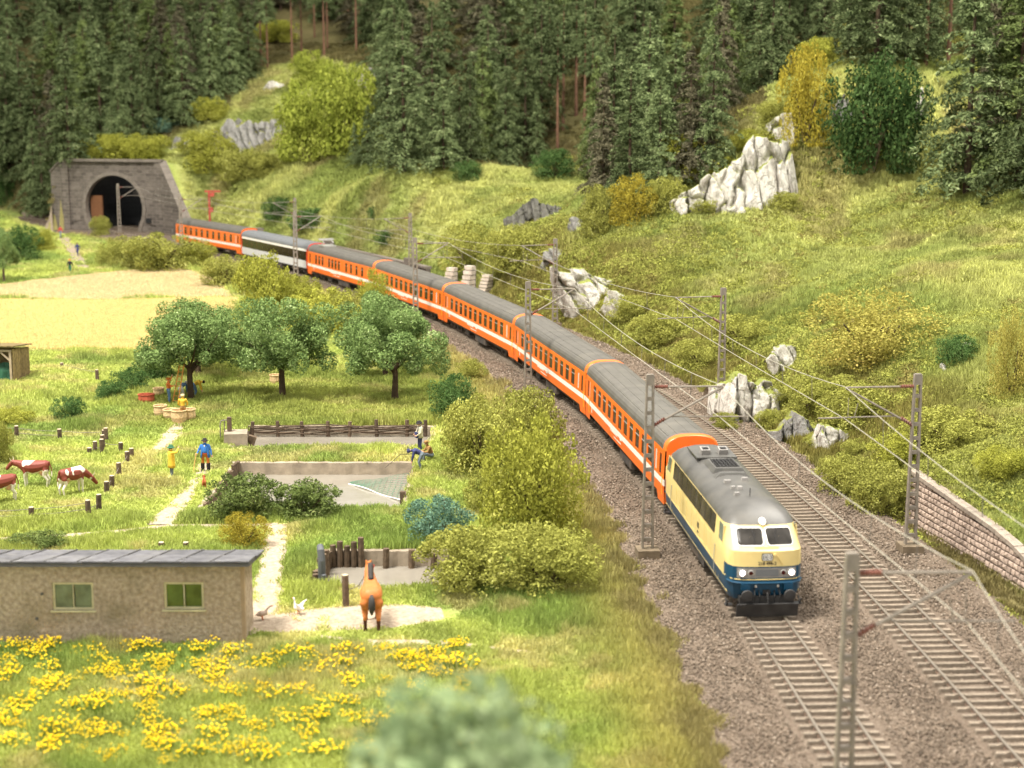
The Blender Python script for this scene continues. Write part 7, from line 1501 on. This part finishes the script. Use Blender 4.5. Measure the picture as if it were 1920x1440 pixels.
# cows
def hide_mat(name, brown, white):
    m = bpy.data.materials.new(name); m.use_nodes = True; nt = m.node_tree; N = nt.nodes; L = nt.links; b = N['Principled BSDF']; b.inputs['Roughness'].default_value = .6
    tc = N.new('ShaderNodeTexCoord'); nz = N.new('ShaderNodeTexNoise'); nz.inputs['Scale'].default_value = 1.5; nz.inputs['Detail'].default_value = .6; nz.inputs['Distortion'].default_value = .9
    mp = N.new('ShaderNodeMapping'); mp.inputs['Location'].default_value = (3.1, .4, 1.7); L.new(tc.outputs['Object'], mp.inputs[0]); L.new(mp.outputs[0], nz.inputs['Vector'])
    sp = N.new('ShaderNodeSeparateXYZ'); L.new(tc.outputs['Object'], sp.inputs[0])
    ml = N.new('ShaderNodeMapRange'); ml.inputs['From Min'].default_value = .68; ml.inputs['From Max'].default_value = .86; ml.inputs['To Min'].default_value = .3; ml.inputs['To Max'].default_value = 0; L.new(sp.outputs['Z'], ml.inputs['Value'])
    mf = N.new('ShaderNodeMapRange'); mf.inputs['From Min'].default_value = .75; mf.inputs['From Max'].default_value = 1.05; mf.inputs['To Min'].default_value = 0; mf.inputs['To Max'].default_value = -.4; L.new(sp.outputs['Y'], mf.inputs['Value'])
    a1_ = N.new('ShaderNodeMath'); L.new(nz.outputs['Fac'], a1_.inputs[0]); L.new(ml.outputs[0], a1_.inputs[1]); a2_ = N.new('ShaderNodeMath'); L.new(a1_.outputs[0], a2_.inputs[0]); L.new(mf.outputs[0], a2_.inputs[1])
    rp = N.new('ShaderNodeValToRGB'); e = rp.color_ramp.elements; e[0].position = .545; e[1].position = .565; e[0].color = (*brown,1); e[1].color = (*white,1); L.new(a2_.outputs[0], rp.inputs[0]); L.new(rp.outputs[0], b.inputs['Base Color']); MATS[name] = m
hide_mat('cow_hide', (.20,.035,.018), (.78,.70,.58)); mat('cow_leg', (.75,.68,.56), .7); mat('udder', (.70,.40,.25), .6); mat('horn', (.6,.52,.36), .5); mat('dark_hoof', (.05,.04,.035), .6)
def cow(label, fig, px, py, rz):
    me, J = FIG[fig]; p = on(px, py); root = thing('cow', label, 'cow', p, rz, 'cows in the pasture', (1.05, .84, 1.12)); ob('body', me.copy(), root, ['cow_hide', 'cow_leg', 'udder']); q = Vector(J['poll'][:3])
    for s in (-1, 1): MB().tube([q + Vector((s*.09,0,.08)), q + Vector((s*.22,.02,.16)), q + Vector((s*.24,.08,.28))], [.03,.022,.006], 6).build('horn', 'horn', root)
    return root
cow('brown and white cow standing sideways with raised head', 'cow', 66,914, R(88)); cow('brown and white cow grazing beside the post row', 'cow_graze', 138,928, R(-38)); cow('brown and white cow cut off by the left edge', 'cow', 2,944, R(125))
# horse
mat('horse_coat', (.50,.16,.04), .55, var=.12, vscale=1.5); mat('horse_leg', (.09,.03,.02), .6); mat('mane', (.045,.04,.036), .8); mat('halter', (.55,.06,.04), .7)
me, J = FIG['horse']; p = on(697,1172); hr = thing('horse', 'chestnut horse with dark mane and legs seen from behind', 'horse', p, R(6), None, (1.2, 1.06, 1.06)); ob('body', me, hr, ['horse_coat', 'horse_leg'])
MB().tube([(0,-1.0,1.5),(0,-1.13,1.36),(0,-1.17,1.05),(0,-1.13,.78)], [.05,.10,.12,.04], 10).build('tail', 'mane', hr, smooth=True)
b = MB(); rs = []
for t in np.linspace(0,1,8):
    y = .62 + .56*t; z = 1.66 + .50*t; rs.append([(-.09,y-.12,z),(0,y-.22,z+.03),(.09,y-.12,z),(.05,y-.02,z-.02),(-.05,y-.02,z-.02)])
b.rings(rs, 0); b.build('mane', 'mane', hr, smooth=True)
MB().tube([(-.13,1.34,1.96),(0,1.37,2.06),(.13,1.34,1.96),(.08,1.38,1.8),(-.08,1.38,1.8),(-.13,1.34,1.96)], .02, 5).build('halter', 'halter', hr)
tp = Vector(h_.location); tl = thing('tether_rope', 'thin dark rope between horse and hitching post', 'rope', tp); hp_ = Matrix.Rotation(R(6),3,'Z') @ Vector((-.1,1.3,1.9)) + p - tp
MB().tube([(.1,0,.7), Vector((.1,0,.7)).lerp(hp_, .5) - Vector((0,0,.25)), hp_], .02, 5).build('rope', 'fence_wire', tl)
mat('dog_coat', (.34,.09,.025), .7); mat('goose_white', (.82,.79,.74), .7); mat('goose_brown', (.42,.31,.24), .7); mat('bill', (.6,.2,.08), .6)
me, J = FIG['dog']; dg_ = thing('dog', 'small brown dog on the path in front of the man in blue', 'dog', on(383,916), R(10)); ob('body', me, dg_, 'dog_coat')
me, J = FIG['goose_up']; gs = thing('goose', 'white goose spreading its wings in the yard', 'goose', on(560,1153), R(60), None, .82); ob('body', me, gs, ['goose_white', 'bill'])
me, J = FIG['goose']; gs = thing('goose', 'brownish goose beside the corner of the stuccoed house', 'goose', on(492,1164), R(-60), None, .82); ob('body', me, gs, ['goose_brown', 'bill'])
